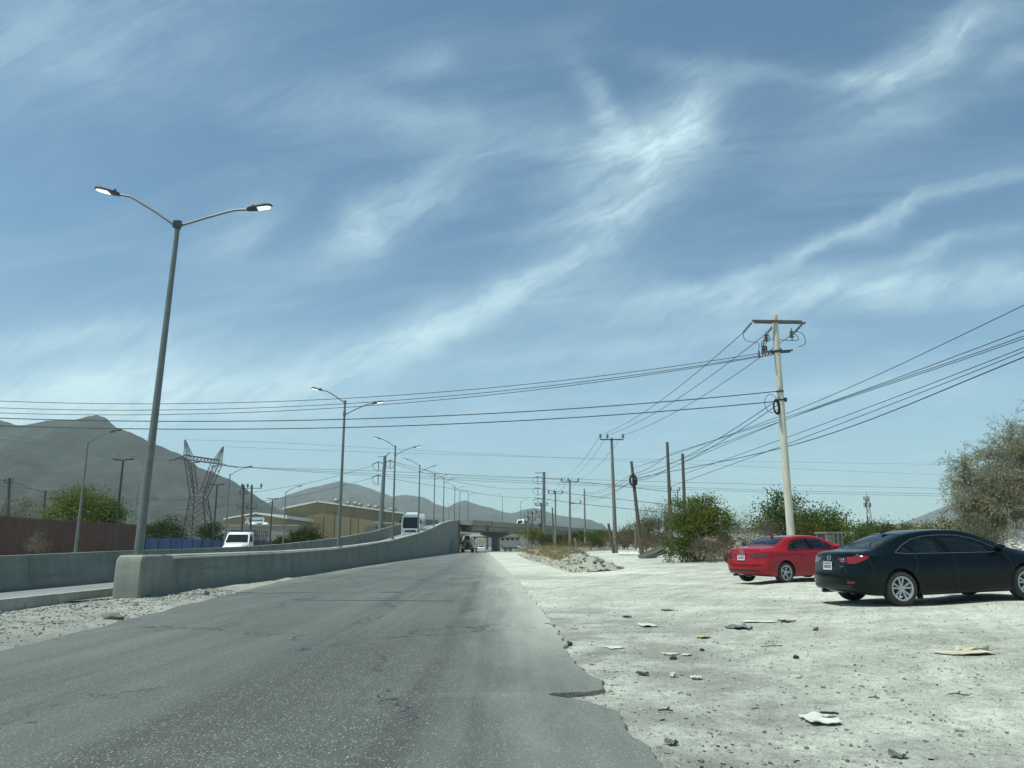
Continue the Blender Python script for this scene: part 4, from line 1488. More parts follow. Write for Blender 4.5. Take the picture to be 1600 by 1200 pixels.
# ================================================================== FENCES AND BUILDINGS ON THE LEFT
def fence_wall():
    a, b = P(-40, 870, 50), P(213, 850, 74)
    XB = -34.5
    t = thing('brown_fence', 'long plain brown metal sheet fence behind the ramp', 'fence', (0, 0, 0))
    m = plain('brown painted sheet', (0.088, 0.046, 0.034), 0.75, 0, 0.22, 0.8, stretch=(1, 1, 0.3))
    mb = MB()
    y0, y1 = 46.0, XB / (ray(214, 840).x / ray(214, 840).y)
    rows = []
    n = 150
    for i in range(n + 1):
        y = y0 + (y1 - y0) * i / n
        x = XB + (0.03 if i % 2 else 0)
        h = 3.12 + 0.015 * math.sin(i * 1.7)
        rows.append([(x, y, -0.1), (x, y, h), (x - 0.06, y, h), (x - 0.06, y, -0.1)])
    mb.grid(rows)
    mb.build('sheeting', m, t)
    mb = MB()
    mb.bar((XB + 0.05, y0, 3.16), (XB + 0.05, y1, 3.16), 0.06)
    mb.build('top_rail', plain('brown rail', (0.10, 0.05, 0.04), 0.7), t)
    return y1


yb = fence_wall()


def blue_fence():
    t = thing('blue_fence', 'low blue sheet metal fence behind the white truck', 'fence')
    m = plain('faded blue sheet', (0.045, 0.085, 0.19), 0.65, 0.1, 0.28, 0.5, stretch=(1, 1, 0.4))
    X0 = -35.0
    y = yb + 0.3
    k = 0
    while y < 122:
        L = 2.9
        h = 1.95 + 0.12 * rnd.random()
        mb = MB()
        rows = []
        for i in range(25):
            yy = y + (L - 0.05) * i / 24
            x = X0 - 0.015 * (y - 60) + (0.03 if i % 2 else 0)
            rows.append([(x, yy, 0.05), (x, yy, h), (x - 0.04, yy, h), (x - 0.04, yy, 0.05)])
        mb.grid(rows)
        mb.build('panel', m, t)
        MB().bar((X0 - 0.015 * (y - 60) + 0.07, y - 0.03, 0), (X0 - 0.015 * (y - 60) + 0.07, y - 0.03, h + 0.35), 0.07).build('post', M['dark_steel'], t)
        y += L
        k += 1


blue_fence()

TAN = plain('tan metal cladding', (0.245, 0.20, 0.11), 0.7, 0, 0.1, 0.12, stretch=(8, 8, 0.3))
TAN2 = plain('paler tan cladding', (0.25, 0.21, 0.13), 0.7, 0, 0.1, 0.12, stretch=(8, 8, 0.3))
GREYW = plain('grey lower wall', (0.26, 0.25, 0.225), 0.8, 0, 0.12, 0.2)
WHITER = plain('white metal roof', (0.66, 0.67, 0.64), 0.5, 0, 0.06, 0.3)


def make_warehouse():
    D = 190
    t = thing('warehouse', 'big tan gabled warehouse with a row of roof ventilators beyond the ramp', 'warehouse', (0, 0, 0))
    out = [(P(443, 797, D).x, 0), (P(443, 797, D).x, P(443, 796, D).z), (P(497, 785, D).x, P(497, 784.5, D).z), (P(632, 803.5, D).x, P(632, 803.5, D).z), (P(632, 803.5, D).x, 0)]
    mb = MB()
    mb.prism(out, D, D + 70, 'Y')
    mb.build('wall', TAN, t)
    mb = MB()
    e = 0.35
    for (x0, z0), (x1, z1) in ((out[1], out[2]), (out[2], out[3])):
        mb.prism([(x0 - 0.2, z0 + 0.03), (x1, z1 + 0.03), (x1, z1 + e), (x0 - 0.2, z0 + e)], D - 0.5, D + 70.5, 'Y')
    mb.build('roof', WHITER, t)
    # ventilators along the slope
    x0, z0 = out[2]
    x1, z1 = out[3]
    for i, px in enumerate((520, 536, 546, 558, 570, 578, 584, 591, 604, 612)):
        x = P(px, 790, D).x
        z = z0 + (z1 - z0) * (x - x0) / (x1 - x0) + e
        s = 0.55 if i not in (0, 2) else 0.7
        mb = MB()
        mb.lathe([(0.45 * s * 1.6, 0), (0.45 * s * 1.6, 0.7 * s), (0.8 * s * 1.6, 0.9 * s), (0.95 * s * 1.6, 1.4 * s), (0.7 * s * 1.6, 2.0 * s), (0.2, 2.25 * s)], 12, 'Z', (x, D + 4 + 2 * (i % 3), z - 0.15))
        mb.build('roof_ventilator', M['steel'], t, smooth=40)
    mb = MB()
    for px in (506, 523, 560, 548, 600):
        x = P(px, 800, D).x
        mb.bar((x, D - 0.07, 0), (x, D - 0.07, 8.0 + (px % 7) * 0.3), 0.10)
    mb.build('downpipe', plain('tan pipe', (0.17, 0.13, 0.07), 0.7), t)
    # grey lean-to by the ramp
    D2 = 175
    x0, x1 = P(570, 830, D2).x, P(616, 830, D2).x
    z1 = P(590, 821.5, D2).z
    mb = MB().box(((x0 + x1) / 2, D2 + 3, z1 / 2), (x1 - x0, 6, z1))
    mb.build('annex', plain('dull grey annex', (0.13, 0.135, 0.13), 0.8), t)
    x2 = P(632, 818, D2).x
    xs = P(585, 818, D2).x
    MB().box(((xs + x2) / 2, D2 + 2.5, P(600, 817.5, D2).z), (x2 - xs, 8, 0.35), Matrix.Rotation(0.03, 3, 'Y')).build('awning', M['concrete_light'], t)


def make_sign_building():
    D = 165
    t = thing('depot_building', 'low tan depot building with a white sign board and grey lower wall', 'building')
    def q(px, py):
        p = P(px, py, D)
        return p.x, p.z
    xa, za = q(352, 812)
    xb, zb = q(400, 803)
    xc, zc = q(446, 811)
    mb = MB().prism([(xa, 0), (xa, za), (xb, zb), (xc, zc), (xc, 0)], D, D + 22, 'Y')
    mb.build('wall', TAN2, t)
    mb = MB()
    mb.prism([(xb, zb + 0.02), (xc + 0.4, zc + 0.02), (xc + 0.4, zc + 0.75), (xb, zb + 0.3)], D - 0.4, D + 22.4, 'Y')
    mb.prism([(xa - 0.3, za + 0.02), (xb, zb + 0.02), (xb, zb + 0.3), (xa - 0.3, za + 0.3)], D - 0.4, D + 22.4, 'Y')
    mb.build('roof', WHITER, t)
    x0, z0 = q(340, 822)
    x1, _ = q(470, 822)
    mb = MB().box(((x0 + x1) / 2, D - 1.2, z0 / 2), (x1 - x0, 2.0, z0))
    mb.build('lower_wall', GREYW, t)
    mb = MB().box(((x0 + x1) / 2, D - 1.2, z0 + 0.1), (x1 - x0 + 0.4, 2.4, 0.2))
    mb.build('ledge', M['concrete_light'], t)
    mb = MB()
    for px in (404, 421, 436, 452):
        a = q(px, 835)[0]
        mb.box((a, D - 2.23, 1.9), (1.9, 0.06, 3.4))
    mb.build('shutter', plain('grey shutter', (0.2, 0.19, 0.175), 0.7, 0, 0.15, 3, stretch=(0.2, 1, 6)), t)
    s0, sz1 = q(384, 808)
    s1, sz0 = q(412.8, 817.8)
    mb = MB().box(((s0 + s1) / 2, D - 0.12, (sz0 + sz1) / 2), (s1 - s0, 0.2, sz1 - sz0))
    sg = mb.build('sign_board', plain('white sign board', (0.72, 0.75, 0.78), 0.5, 0, 0.03), t)
    cx, cz = q(387.2, 812.4)
    mb = MB()
    n = 24
    for rr in ((0.5, 0.34),):
        ring = [(rr[0] * math.cos(2 * math.pi * k / n), rr[0] * math.sin(2 * math.pi * k / n)) for k in range(n)]
        rin = [(rr[1] * math.cos(2 * math.pi * k / n), rr[1] * math.sin(2 * math.pi * k / n)) for k in range(n)]
        vs = [(cx + a, D - 0.226, cz + b) for a, b in ring] + [(cx + a, D - 0.226, cz + b) for a, b in rin]
        mb.add(vs, [(k, (k + 1) % n, n + (k + 1) % n, n + k) for k in range(n)])
    mb.box((cx, D - 0.228, cz), (0.55, 0.008, 0.12))
    mb.build('emblem', plain('dark red sign paint', (0.12, 0.06, 0.075), 0.6), sg)
    # the long name is too small in the photograph to read: a broken dark blue line of strokes
    a0, az = q(392.5, 813)
    a1, _ = q(411.3, 813)
    mb = MB()
    x = a0
    r2 = random.Random(3)
    while x < a1:
        w = 0.14 + 0.12 * r2.random()
        h = 0.26 + 0.12 * r2.random()
        mb.box((x + w / 2, D - 0.228, az + h / 2 - 0.16), (w, 0.008, h))
        x += w + 0.03
    mb.build('sign_lettering', plain('blue sign paint', (0.04, 0.085, 0.14), 0.6), sg)
    # dish and floodlight on the ledge
    for px, py, w in ((400, 820, 2.9), (419.5, 821, 2.2)):
        a, b = q(px, py)
        MB().lathe([(w * 0.32, 0), (w * 0.3, 0.18), (w * 0.2, 0.42), (0.05, 0.52)], 14, 'Z', (a, D - 2.0, z0 + 0.2)).build('roof_dome', M['white_paint'], t, smooth=True)


make_warehouse()
make_sign_building()


def simple_building(name, label, px0, px1, pyt, D, depth, col, roofcol=None, cat='building', z0=0, windows=None):
    a, b = P(px0, pyt, D), P(px1, pyt, D)
    t = thing(name, label, cat, ((a.x + b.x) / 2, D, 0))
    w = b.x - a.x
    h = a.z
    MB().box((0, depth / 2, (h + z0) / 2), (w, depth, h - z0)).build('wall', plain(name + ' wall', col, 0.8, 0, 0.1, 0.3), t)
    MB().box((0, depth / 2, h + 0.12), (w + 0.6, depth + 0.6, 0.24)).build('roof', plain(name + ' roof', roofcol or tuple(min(0.75, q * 1.5) for q in col), 0.6), t)
    if windows:
        nx, nz = windows
        for i in range(nx):
            for j in range(nz):
                MB().box((-w / 2 + w * (i + 0.5) / nx, -0.03, h * (j + 0.55) / nz), (w / nx * 0.55, 0.1, h / nz * 0.45)).build('window', M['dark_glass'], t)
    return t


simple_building('shed', 'long low cream roofed shed seen over the dark car roof', 1405, 1478, 823, 260, 20, (0.62, 0.60, 0.50), (0.7, 0.68, 0.58), 'shed')
simple_building('shed', 'small cream shed beyond the dry brush by the green bush', 1118, 1178, 825.5, 240, 15, (0.55, 0.53, 0.44), (0.7, 0.68, 0.58), 'shed')
simple_building('shed', 'small pale shed gap between the shrubs under the cell tower', 1322, 1366, 824.5, 300, 15, (0.60, 0.58, 0.48), None, 'shed')
# seen under the flyover
simple_building('house', 'tan house seen below the deck beside the tanker truck', 714, 746, 834, 330, 12, (0.27, 0.22, 0.12), None, 'house', windows=(3, 1))
simple_building('house', 'brown low house seen below the deck above the yellow topped truck', 744, 760, 837, 360, 12, (0.22, 0.16, 0.10), None, 'house', windows=(2, 1))
simple_building('house', 'grey walled house seen below the deck beside the bush', 782, 812, 838.5, 320, 12, (0.30, 0.31, 0.30), (0.4, 0.4, 0.4), 'house', windows=(4, 2))
# canopy
t = thing('canopy', 'white roof canopy with a peaked end seen under the flyover deck', 'canopy', (P(755, 836, 270).x, 270, 0))
a, b, c_, d_ = (P(735.5, 834, 270), P(757, 834, 270), P(762, 830, 270), P(764.5, 838, 270))
ox = t.location.x
MB().prism([(a.x - ox, a.z), (b.x - ox, b.z), (P(758, 831, 270).x - ox, c_.z - 0.3), (c_.x - ox, c_.z + 0.1), (d_.x - ox, d_.z), (a.x - ox, d_.z)], 0, 8, 'Y').build('fascia', WHITER, t)
for x in (a.x - ox + 0.6, d_.x - ox - 0.6):
    MB().box((x, 4, d_.z / 2), (0.35, 0.35, d_.z)).build('post', M['steel'], t)


# cell tower
def cell_tower():
    D = 330
    o = P(1361, 850, D)
    t = thing('cell_tower', 'thin red and white lattice cell tower with antenna panels over the shrubs', 'cell tower', (o.x, D, 0))
    top = P(1361, 779, D).z
    red = plain('faded red tower paint', (0.22, 0.10, 0.10), 0.7)
    wht = plain('faded white tower paint', (0.42, 0.42, 0.43), 0.7)
    for k in range(6):
        z0, z1 = top * k / 6, top * (k + 1) / 6
        w0, w1 = 1.15 - 0.08 * k, 1.15 - 0.08 * (k + 1)
        mb = MB()
        for dx, dy in ((-1, -0.6), (1, -0.6), (0, 1)):
            mb.bar((dx * w0, dy * w0, z0), (dx * w1, dy * w1, z1), 0.26)
        for s in (-1, 1):
            mb.bar((s * w0, -0.6 * w0, z0), (-s * w1, -0.6 * w1, z1), 0.18)
        mb.build('mast_section', red if k % 2 else wht, t)
    for lv, z in enumerate((P(0, 792, D).z, P(0, 782, D).z)):
        MB().lathe([(1.5 - 0.4 * lv, 0), (1.5 - 0.4 * lv, 0.25)], 12, 'Z', (0, 0, z)).build('platform', M['steel'], t)
        for k in range(7):
            a = 2 * math.pi * k / 7 + lv
            MB().box(((1.4 - 0.3 * lv) * math.cos(a), (1.4 - 0.3 * lv) * math.sin(a), z + 0.9), (0.36, 0.3, 1.7), Matrix.Rotation(a, 3, 'Z')).build('antenna_panel', wht if k % 2 else M['steel'], t)
    MB().tube([(0, 0, top), (0, 0, P(0, 768, D).z)], [0.12, 0.06], 6).build('whip_antenna', M['steel'], t)


cell_tower()
q, h, l = pole_at(1324, 1322, 802, 130, 'thin distant utility pole with crossarms among the shrubs before the cell tower', 'wood', 0.14, 0.1, GP)
tarm(q, h, l, h - 0.3, 2.2, (0.0, 0.4, 0.95), off=-0.7, s=2.4)
tarm(q, h, l, h - 1.6, 1.8, (0.1, 0.9), off=0.0, s=2.4)
q, h, l = pole_at(1059, 1059, 764, 140, 'thin pale pole with a short crossarm behind the bare grey pole', 'cement_pole', 0.13, 0.1, GP)
tarm(q, h, l, h - 0.3, 1.6, (0.0, 0.95), off=-0.4, s=2.4)
tarm(q, h, l, h - 3.0, 1.6, (0.0, 0.95), off=-0.4, s=2.4)

# ================================================================== CARS
def npspline(tab, n):
    a = np.array(tab, float)
    out = []
    for i in range(len(a) - 1):
        p0, p1, p2, p3 = a[max(i - 1, 0)], a[i], a[i + 1], a[min(i + 2, len(a) - 1)]
        for k in range(n):
            t = k / n
            out.append(0.5 * ((2 * p1) + (p2 - p0) * t + (2 * p0 - 5 * p1 + 4 * p2 - p3) * t * t + (3 * p1 - p0 - 3 * p2 + p3) * t ** 3))
    out.append(a[-1])
    return np.array(out)


class Car:
    """a sedan: a lofted shell with cut arches and window openings; the other parts are laid on the shell"""

    def __init__(s, name, label, spec, loc, rz, pitch, group=None):
        s.t = thing(name, label, 'car', loc, rz, group)
        s.t.rotation_euler = (0, pitch, rz)
        s.sp = spec
        s.zs = spec['zs']
        s.xra = spec['xra']
        s.L = spec['tab'][-1][0]
        s.shell()

    def half(s, r):
        x, zb, ws, wm, wb, zl, wr, zr, zt = r
        z1, z2 = zb + (zl - zb) * 0.36, zb + (zl - zb) * 0.62
        def lp(a, b, t):
            return a + (b - a) * t
        pts = [(0, zb), (ws * 0.6, zb), (ws * 0.93, zb + 0.005), (ws, zb + 0.05), (lp(ws, wm, 0.8), lp(zb, z1, 0.55)), (wm, z1), (wm + 0.004, z2), (lp(wm, wb, 0.45), zl - 0.09), (lp(wm, wb, 0.72), zl - 0.035),
               (wb, zl), (lp(wb, wr, 0.14), lp(zl, zr, 0.12) + 0.012), (lp(wb, wr, 0.5) + 0.012, lp(zl, zr, 0.5)), (lp(wb, wr, 0.86) + 0.008, lp(zl, zr, 0.86)), (wr, zr), (wr * 0.86, lp(zr, zt, 0.55)), (wr * 0.5, lp(zr, zt, 0.9)), (0, zt)]
        return npspline(pts, 3)

    def shell(s):
        tab = npspline(s.sp['tab'], 7)
        L = s.L
        rows = []
        for r in tab:
            h = s.half(r)
            x = r[0]
            row = []
            for y, z in h:
                fr = max(0.0, 1 - x / 0.42)
                ff = max(0.0, 1 - (L - x) / 0.5)
                q = (abs(y) / 0.8) ** 2.6
                dx = fr * (0.17 * q + max(0, z - 0.62) * s.sp.get('rake', 0.22) + max(0, 0.34 - z) * 0.6)
                dx -= ff * (0.24 * q + max(0, z - 0.5) * 0.5)
                row.append((x + dx - s.xra, max(0.0, y), z * s.zs))
            rows.append(row)
        mb = MB()
        mb.grid(rows)
        mb.grid([[(x, -y, z) for x, y, z in r] for r in rows])
        for r in (rows[0], rows[-1]):
            cols = []
            for u in np.linspace(-1, 1, 17):
                c = []
                for x, y, z in r:
                    x0 = x
                    # flatten the plan curve towards the middle
                    q = (abs(y) / 0.8) ** 2.6 * (0.17 if r is rows[0] else -0.24)
                    qq = (abs(y * u) / 0.8) ** 2.6 * (0.17 if r is rows[0] else -0.24)
                    c.append((x0 - q + qq, y * u, z))
                cols.append(c)
            mb.grid(cols)
        bm = bmesh.new()
        me = bpy.data.meshes.new('body')
        me.from_pydata(mb.v, [], mb.f)
        bm.from_mesh(me)
        bmesh.ops.remove_doubles(bm, verts=bm.verts[:], dist=0.0008)
        bmesh.ops.dissolve_degenerate(bm, dist=0.0003, edges=bm.edges[:])
        bmesh.ops.recalc_face_normals(bm, faces=bm.faces[:])
        s.bvh = BVHTree.FromBMesh(bm)
        bm.to_mesh(me)
        bm.free()
        me.materials.append(s.sp['paint'])
        me.materials.append(M['black_plastic'])
        ob = bpy.data.objects.new('body', me)
        COL.objects.link(ob)
        # wheel arches
        cut = MB()
        for xa in (0.0, s.sp['wb']):
            for sg in (-1, 1):
                cut.lathe([(s.sp['arch'], sg * 0.52), (s.sp['arch'], sg * 1.2)], 48, 'Y', (xa, 0, s.sp['wr'] + 0.01))
        co = cut.build('cutter', [s.sp['paint'], M['black_plastic']])
        co.data.polygons.foreach_set('material_index', [1] * len(co.data.polygons))
        md = ob.modifiers.new('b', 'BOOLEAN')
        md.operation = 'DIFFERENCE'
        md.solver = 'EXACT'
        md.object = co
        dg = bpy.context.evaluated_depsgraph_get()
        m2 = bpy.data.meshes.new_from_object(ob.evaluated_get(dg))
        ob.modifiers.clear()
        ob.data = m2
        m2.name = 'body'
        bpy.data.objects.remove(co)
        # window openings
        bm = bmesh.new()
        bm.from_mesh(m2)
        kill = []
        for f in bm.faces:
            c = f.calc_center_median()
            n = f.normal
            hit = False
            if c.z > 0.8 * s.zs:
                if abs(c.y) > 0.4 and abs(n.y) > 0.45:
                    for poly in s.sp['side_open']:
                        if inside((c.x + s.xra, c.z / s.zs), poly):
                            hit = True
                if n.z > 0.2:
                    for poly in s.sp['top_open']:
                        if inside((c.x + s.xra, abs(c.y)), poly) and abs(n.x) > 0.12:
                            hit = True
            if hit:
                kill.append(f)
        bmesh.ops.delete(bm, geom=kill, context='FACES')
        bm.to_mesh(m2)
        bm.free()
        m2.polygons.foreach_set('use_smooth', [True] * len(m2.polygons))
        m2.set_sharp_from_angle(angle=R(40))
        ob.parent = s.t
        s.body = ob

    # --- laying shapes on the shell
    def cast(s, o, d):
        loc, n, i, dist = s.bvh.ray_cast(Vector(o), Vector(d).normalized(), 8)
        if loc is None:
            loc, n, i, dist = s.bvh.find_nearest(Vector(o) + Vector(d).normalized() * 2.2)
        if n.dot(Vector(d)) > 0:
            n = -n
        return loc, n

    def patch(s, name, rows, mat, parent, off=0.006, th=0.008, smooth=True):
        """rows of (origin, direction): a thin moulded piece lying on the shell"""
        out, inn = [], []
        for r in rows:
            a, b = [], []
            for o, d in r:
                p, n = s.cast(o, d)
                a.append(p + n * off)
                b.append(p + n * (off - th))
            out.append(a)
            inn.append(b)
        mb = MB()
        mb.grid(out)
        mb.grid(inn)
        loop = [(0, j) for j in range(len(out[0]))] + [(i, len(out[0]) - 1) for i in range(1, len(out))] + [(len(out) - 1, j) for j in range(len(out[0]) - 2, -1, -1)] + [(i, 0) for i in range(len(out) - 2, 0, -1)]
        mb.grid([[out[i][j] for i, j in loop + loop[:1]], [inn[i][j] for i, j in loop + loop[:1]]])
        return mb.build(name, mat, parent, smooth=35)

    def side(s, x, z, sg):
        return (Vector((x - s.xra, sg * 3, z * s.zs)), Vector((0, -sg, 0)))

    def rear(s, y, z):
        return (Vector((-s.xra - 3, y, z * s.zs)), Vector((1, 0, 0)))

    def topd(s, x, y):
        return (Vector((x - s.xra, y, 4)), Vector((0, 0, -1)))

    def corner(s, t, z, sg, front=False):
        a = R(45)
        f = -1 if front else 1
        d = Vector((f * math.cos(a), -sg * math.sin(a), 0))
        p = Vector((f * math.sin(a), sg * math.cos(a), 0))
        c = Vector(((s.L if front else 0) - s.xra, sg * 0.86, z * s.zs))
        return (c + p * t - d * 3, d)

    def between(s, lo, up, nu, nv, fn):
        lo, up = np.array(lo, float), np.array(up, float)
        def res(a):
            t = np.linspace(0, len(a) - 1, nu)
            return np.stack([np.interp(t, range(len(a)), a[:, k]) for k in range(2)], 1)
        lo, up = res(lo), res(up)
        return [[fn(*(lo[i] + (up[i] - lo[i]) * j / (nv - 1))) for i in range(nu)] for j in range(nv)]

    def strip(s, name, pts, w, mat, parent, fn, off=0.006, th=0.006, closed=False, n=6):
        p = [Vector((a, b)) for a, b in pts]
        if closed:
            p.append(p[0])
        q = []
        for i in range(len(p) - 1):
            for k in range(n):
                q.append(p[i].lerp(p[i + 1], k / n))
        q.append(p[-1])
        rows = [[], []]
        for i, a in enumerate(q):
            d = q[min(i + 1, len(q) - 1)] - q[max(i - 1, 0)]
            d = Vector((-d.y, d.x)).normalized() * (w / 2)
            rows[0].append(fn(*(a - d)))
            rows[1].append(fn(*(a + d)))
        return s.patch(name, rows, mat, parent, off, th)

    def wheel(s, x, sg, spokes):
        r, w = s.sp['wr'], 0.215
        yo = s.sp['track'] / 2 + w / 2
        y = sg * (yo - w / 2)
        tr = MB()
        rr = r * 0.70
        tr.lathe([(rr, -w / 2), (rr + 0.03, -w / 2 - 0.004), (r - 0.03, -w / 2), (r - 0.006, -w / 2 + 0.02), (r, -w / 2 + 0.05), (r, w / 2 - 0.05), (r - 0.006, w / 2 - 0.02), (r - 0.03, w / 2), (rr + 0.03, w / 2 + 0.004), (rr, w / 2), (rr - 0.02, w / 2 - 0.02), (rr - 0.02, -w / 2 + 0.02), (rr, -w / 2)], 40, 'Y', (0, 0, 0), cap=False)
        t = tr.build('wheel', M['rubber'], s.t, smooth=40, loc=(x, y, r))
        rm = MB()
        f = sg
        rm.lathe([(rr - 0.018, -w / 2 + 0.02), (rr - 0.018, w / 2 - 0.02), (rr + 0.002, w / 2 - 0.006), (rr + 0.002, w / 2), (rr - 0.03, w / 2 - 0.004), (rr - 0.035, -w / 2 + 0.03)] if f > 0 else
                 [(rr - 0.018, w / 2 - 0.02), (rr - 0.018, -w / 2 + 0.02), (rr + 0.002, -w / 2 + 0.006), (rr + 0.002, -w / 2), (rr - 0.03, -w / 2 + 0.004), (rr - 0.035, w / 2 - 0.03)], 40, 'Y', cap=False)
        for a, wi, wo in spokes:
            c_, s_ = math.cos(a), math.sin(a)
            out = [(0.035, -wi), (rr - 0.02, -wo), (rr - 0.02, wo), (0.035, wi)]
            y1, y0 = f * (w / 2 - 0.018), f * (w / 2 - 0.055)
            vs = []
            for yy, k in ((y1, 0.85), (y0, 1.15)):
                for u, v in out:
                    dish = -f * 0.02 * (1 - u / rr) * 1.0
                    vs.append((u * c_ - v * k * s_, yy + dish, u * s_ + v * k * c_))
            rm.add(vs, [(0, 1, 2, 3), (7, 6, 5, 4), (0, 4, 5, 1), (1, 5, 6, 2), (2, 6, 7, 3), (3, 7, 4, 0)])
        rm.lathe([(0.062, f * (w / 2 - 0.07)), (0.062, f * (w / 2 - 0.04)), (0.05, f * (w / 2 - 0.03)), (0.001, f * (w / 2 - 0.028))], 20, 'Y', cap=False)
        rm.build('rim', M['alloy'], t, smooth=35)
        bd = MB()
        bd.lathe([(0.15, f * 0.0), (0.15, f * 0.02), (0.03, f * 0.022)], 24, 'Y')
        bd.box((0.09, f * 0.02, 0.06), (0.12, 0.06, 0.14))
        bd.build('brake', M['dark_steel'], t)

    def fit(s):
        sp = s.sp
        for x in (0.0, sp['wb']):
            for sg in (-1, 1):
                s.wheel(x, sg, sp['spokes'])
        g = M['glass']
        for sg in (-1, 1):
            for nm, lo, up in sp['windows']:
                s.patch(nm, s.between(lo, up, 22, 9, lambda a, b: s.side(a, b, sg)), g, s.t, -0.004, 0.005)
            s.strip('window_trim', sp['dlo'], sp['tw'], sp['trim'], s.t, lambda a, b: s.side(a, b, sg), 0.008, 0.012, True, 5)
            for a, b, w in sp['pillars']:
                s.strip('pillar', [a, b], w, M['pillar'], s.t, lambda p, q: s.side(p, q, sg), 0.006, 0.010)
            for line in sp['seams']:
                s.strip('door_seam', line, 0.011, M['black_plastic'], s.t, lambda p, q: s.side(p, q, sg), 0.0016, 0.003)
            for line in sp['creases']:
                s.strip('body_crease', line, 0.018, sp['paint'], s.t, lambda p, q: s.side(p, q, sg), 0.007, 0.012)
            for x, z in sp['handles']:
                s.strip('door_handle', [(x - 0.1, z), (x + 0.1, z + 0.008)], 0.03, sp['paint'], s.t, lambda p, q: s.side(p, q, sg), 0.03, 0.03)
            # door mirror
            p, n = s.cast(*s.side(sp['mirror'][0], sp['mirror'][1], sg))
            mb = MB()
            mb.lathe([(0.005, -0.11), (0.06, -0.085), (0.082, -0.02), (0.08, 0.04), (0.05, 0.085), (0.005, 0.10)], 12, 'Y', (p.x + 0.02, p.y + sg * 0.13, p.z + 0.05))
            mb.bar(p + Vector((0, -sg * 0.03, 0)), p + Vector((0.02, sg * 0.1, 0.01)), 0.05, 0.03)
            mr = mb.build('door_mirror', sp['paint'], s.t, smooth=40)
        for sg in (-1, 1):
            for nm, t0, t1, lo, up, mat in sp['lamps']:
                n = 14
                ts = np.linspace(t0, t1, n)
                zl = np.interp(ts, [q[0] for q in lo], [q[1] for q in lo])
                zu = np.interp(ts, [q[0] for q in up], [q[1] for q in up])
                s.patch(nm, [[s.corner(ts[i], zl[i] + (zu[i] - zl[i]) * j / 5, sg) for i in range(n)] for j in range(6)], mat, s.t, 0.010, 0.014)
            s.patch('headlight', [[s.corner(t, 0.60 + 0.1 * j / 4, sg, True) for t in np.linspace(-0.3, 0.15, 10)] for j in range(5)], M['lamp_clear'], s.t, 0.008, 0.01)
        # rear and front glass
        for nm, lo, up in (('rear_window', sp['rear_glass'][0], sp['rear_glass'][1]), ('windscreen', sp['front_glass'][0], sp['front_glass'][1])):
            rows = []
            for j in range(12):
                f = j / 11
                x = lo[0] + (up[0] - lo[0]) * f
                w = lo[1] + (up[1] - lo[1]) * f
                rows.append([s.topd(x - (0.05 if nm == 'rear_window' else -0.07) * (1 - (k / 9) ** 2) * (1 - 0.4 * f), w * k / 9) for k in range(-9, 10)])
            s.patch(nm, rows, g, s.t, -0.003, 0.005)
            ed = [r[0] for r in rows]
            for r0, r1, nm2 in (([r[0] for r in rows], [(o + Vector((0, -0.05 if o.y > 0 else 0.05, 0)), d) for o, d in [r[0] for r in rows]], 'a'), ([r[-1] for r in rows], [(o + Vector((0, -0.05 if o.y > 0 else 0.05, 0)), d) for o, d in [r[-1] for r in rows]], 'b')):
                s.patch('glass_edge', [r0, r1], M['black_plastic'], s.t, 0.003, 0.01)
            for rr, dx in ((rows[0], 0.03 if nm == 'rear_window' else -0.03), (rows[-1], -0.03 if nm == 'rear_window' else 0.03)):
                s.patch('glass_edge', [rr, [(o + Vector((dx, 0, 0)), d) for o, d in rr]], M['black_plastic'], s.t, 0.003, 0.01)
        for fn in sp['extra']:
            fn(s)
        # cabin
        z = s.zs
        mb = MB()
        mb.box((1.35 + 0.98 - s.xra, 0, 0.42 * z), (2.6, 1.45, 0.2))
        mb.box((0.98 - s.xra + 2.55, 0, 0.82 * z), (0.45, 1.42, 0.22), bev=0.05)
        mb.box((0.98 - s.xra - 0.22, 0, 0.86 * z), (0.6, 1.3, 0.08))
        mb.build('cabin_floor', M['cabin'], s.t)
        for y in (-0.37, 0.37):
            st = MB()
            x = sp['seat'] - s.xra
            st.box((x + 0.3, y, 0.55), (0.5, 0.5, 0.16), bev=0.05)
            st.box((x, y, 0.80), (0.14, 0.48, 0.58), Matrix.Rotation(-0.22, 3, 'Y'), bev=0.05)
            st.box((x - 0.1, y, 1.16), (0.1, 0.26, 0.17), Matrix.Rotation(-0.15, 3, 'Y'), bev=0.04)
            st.build('seat', M['seat'], s.t)
        st = MB()
        x = sp['seat'] - s.xra - 0.85
        st.box((x + 0.3, 0, 0.55), (0.5, 1.25, 0.16), bev=0.05)
        st.box((x + 0.0, 0, 0.82), (0.14, 1.25, 0.55), Matrix.Rotation(-0.35, 3, 'Y'), bev=0.05)
        for y in (-0.38, 0.38):
            st.box((x - 0.14, y, 1.10), (0.08, 0.24, 0.1), bev=0.03)
        st.build('rear_bench', M['seat'], s.t)
        MB().lathe([(0.165, -0.012), (0.19, 0), (0.165, 0.012)], 24, 'X', (sp['seat'] - s.xra + 0.68, 0.37, 0.87)).build('steering_wheel', M['black_plastic'], s.t)


def inside(p, poly):
    x, y = p
    r = False
    n = len(poly)
    for i in range(n):
        x1, y1 = poly[i]
        x2, y2 = poly[(i + 1) % n]
        if (y1 > y) != (y2 > y) and x < (x2 - x1) * (y - y1) / (y2 - y1) + x1:
            r = not r
    return r


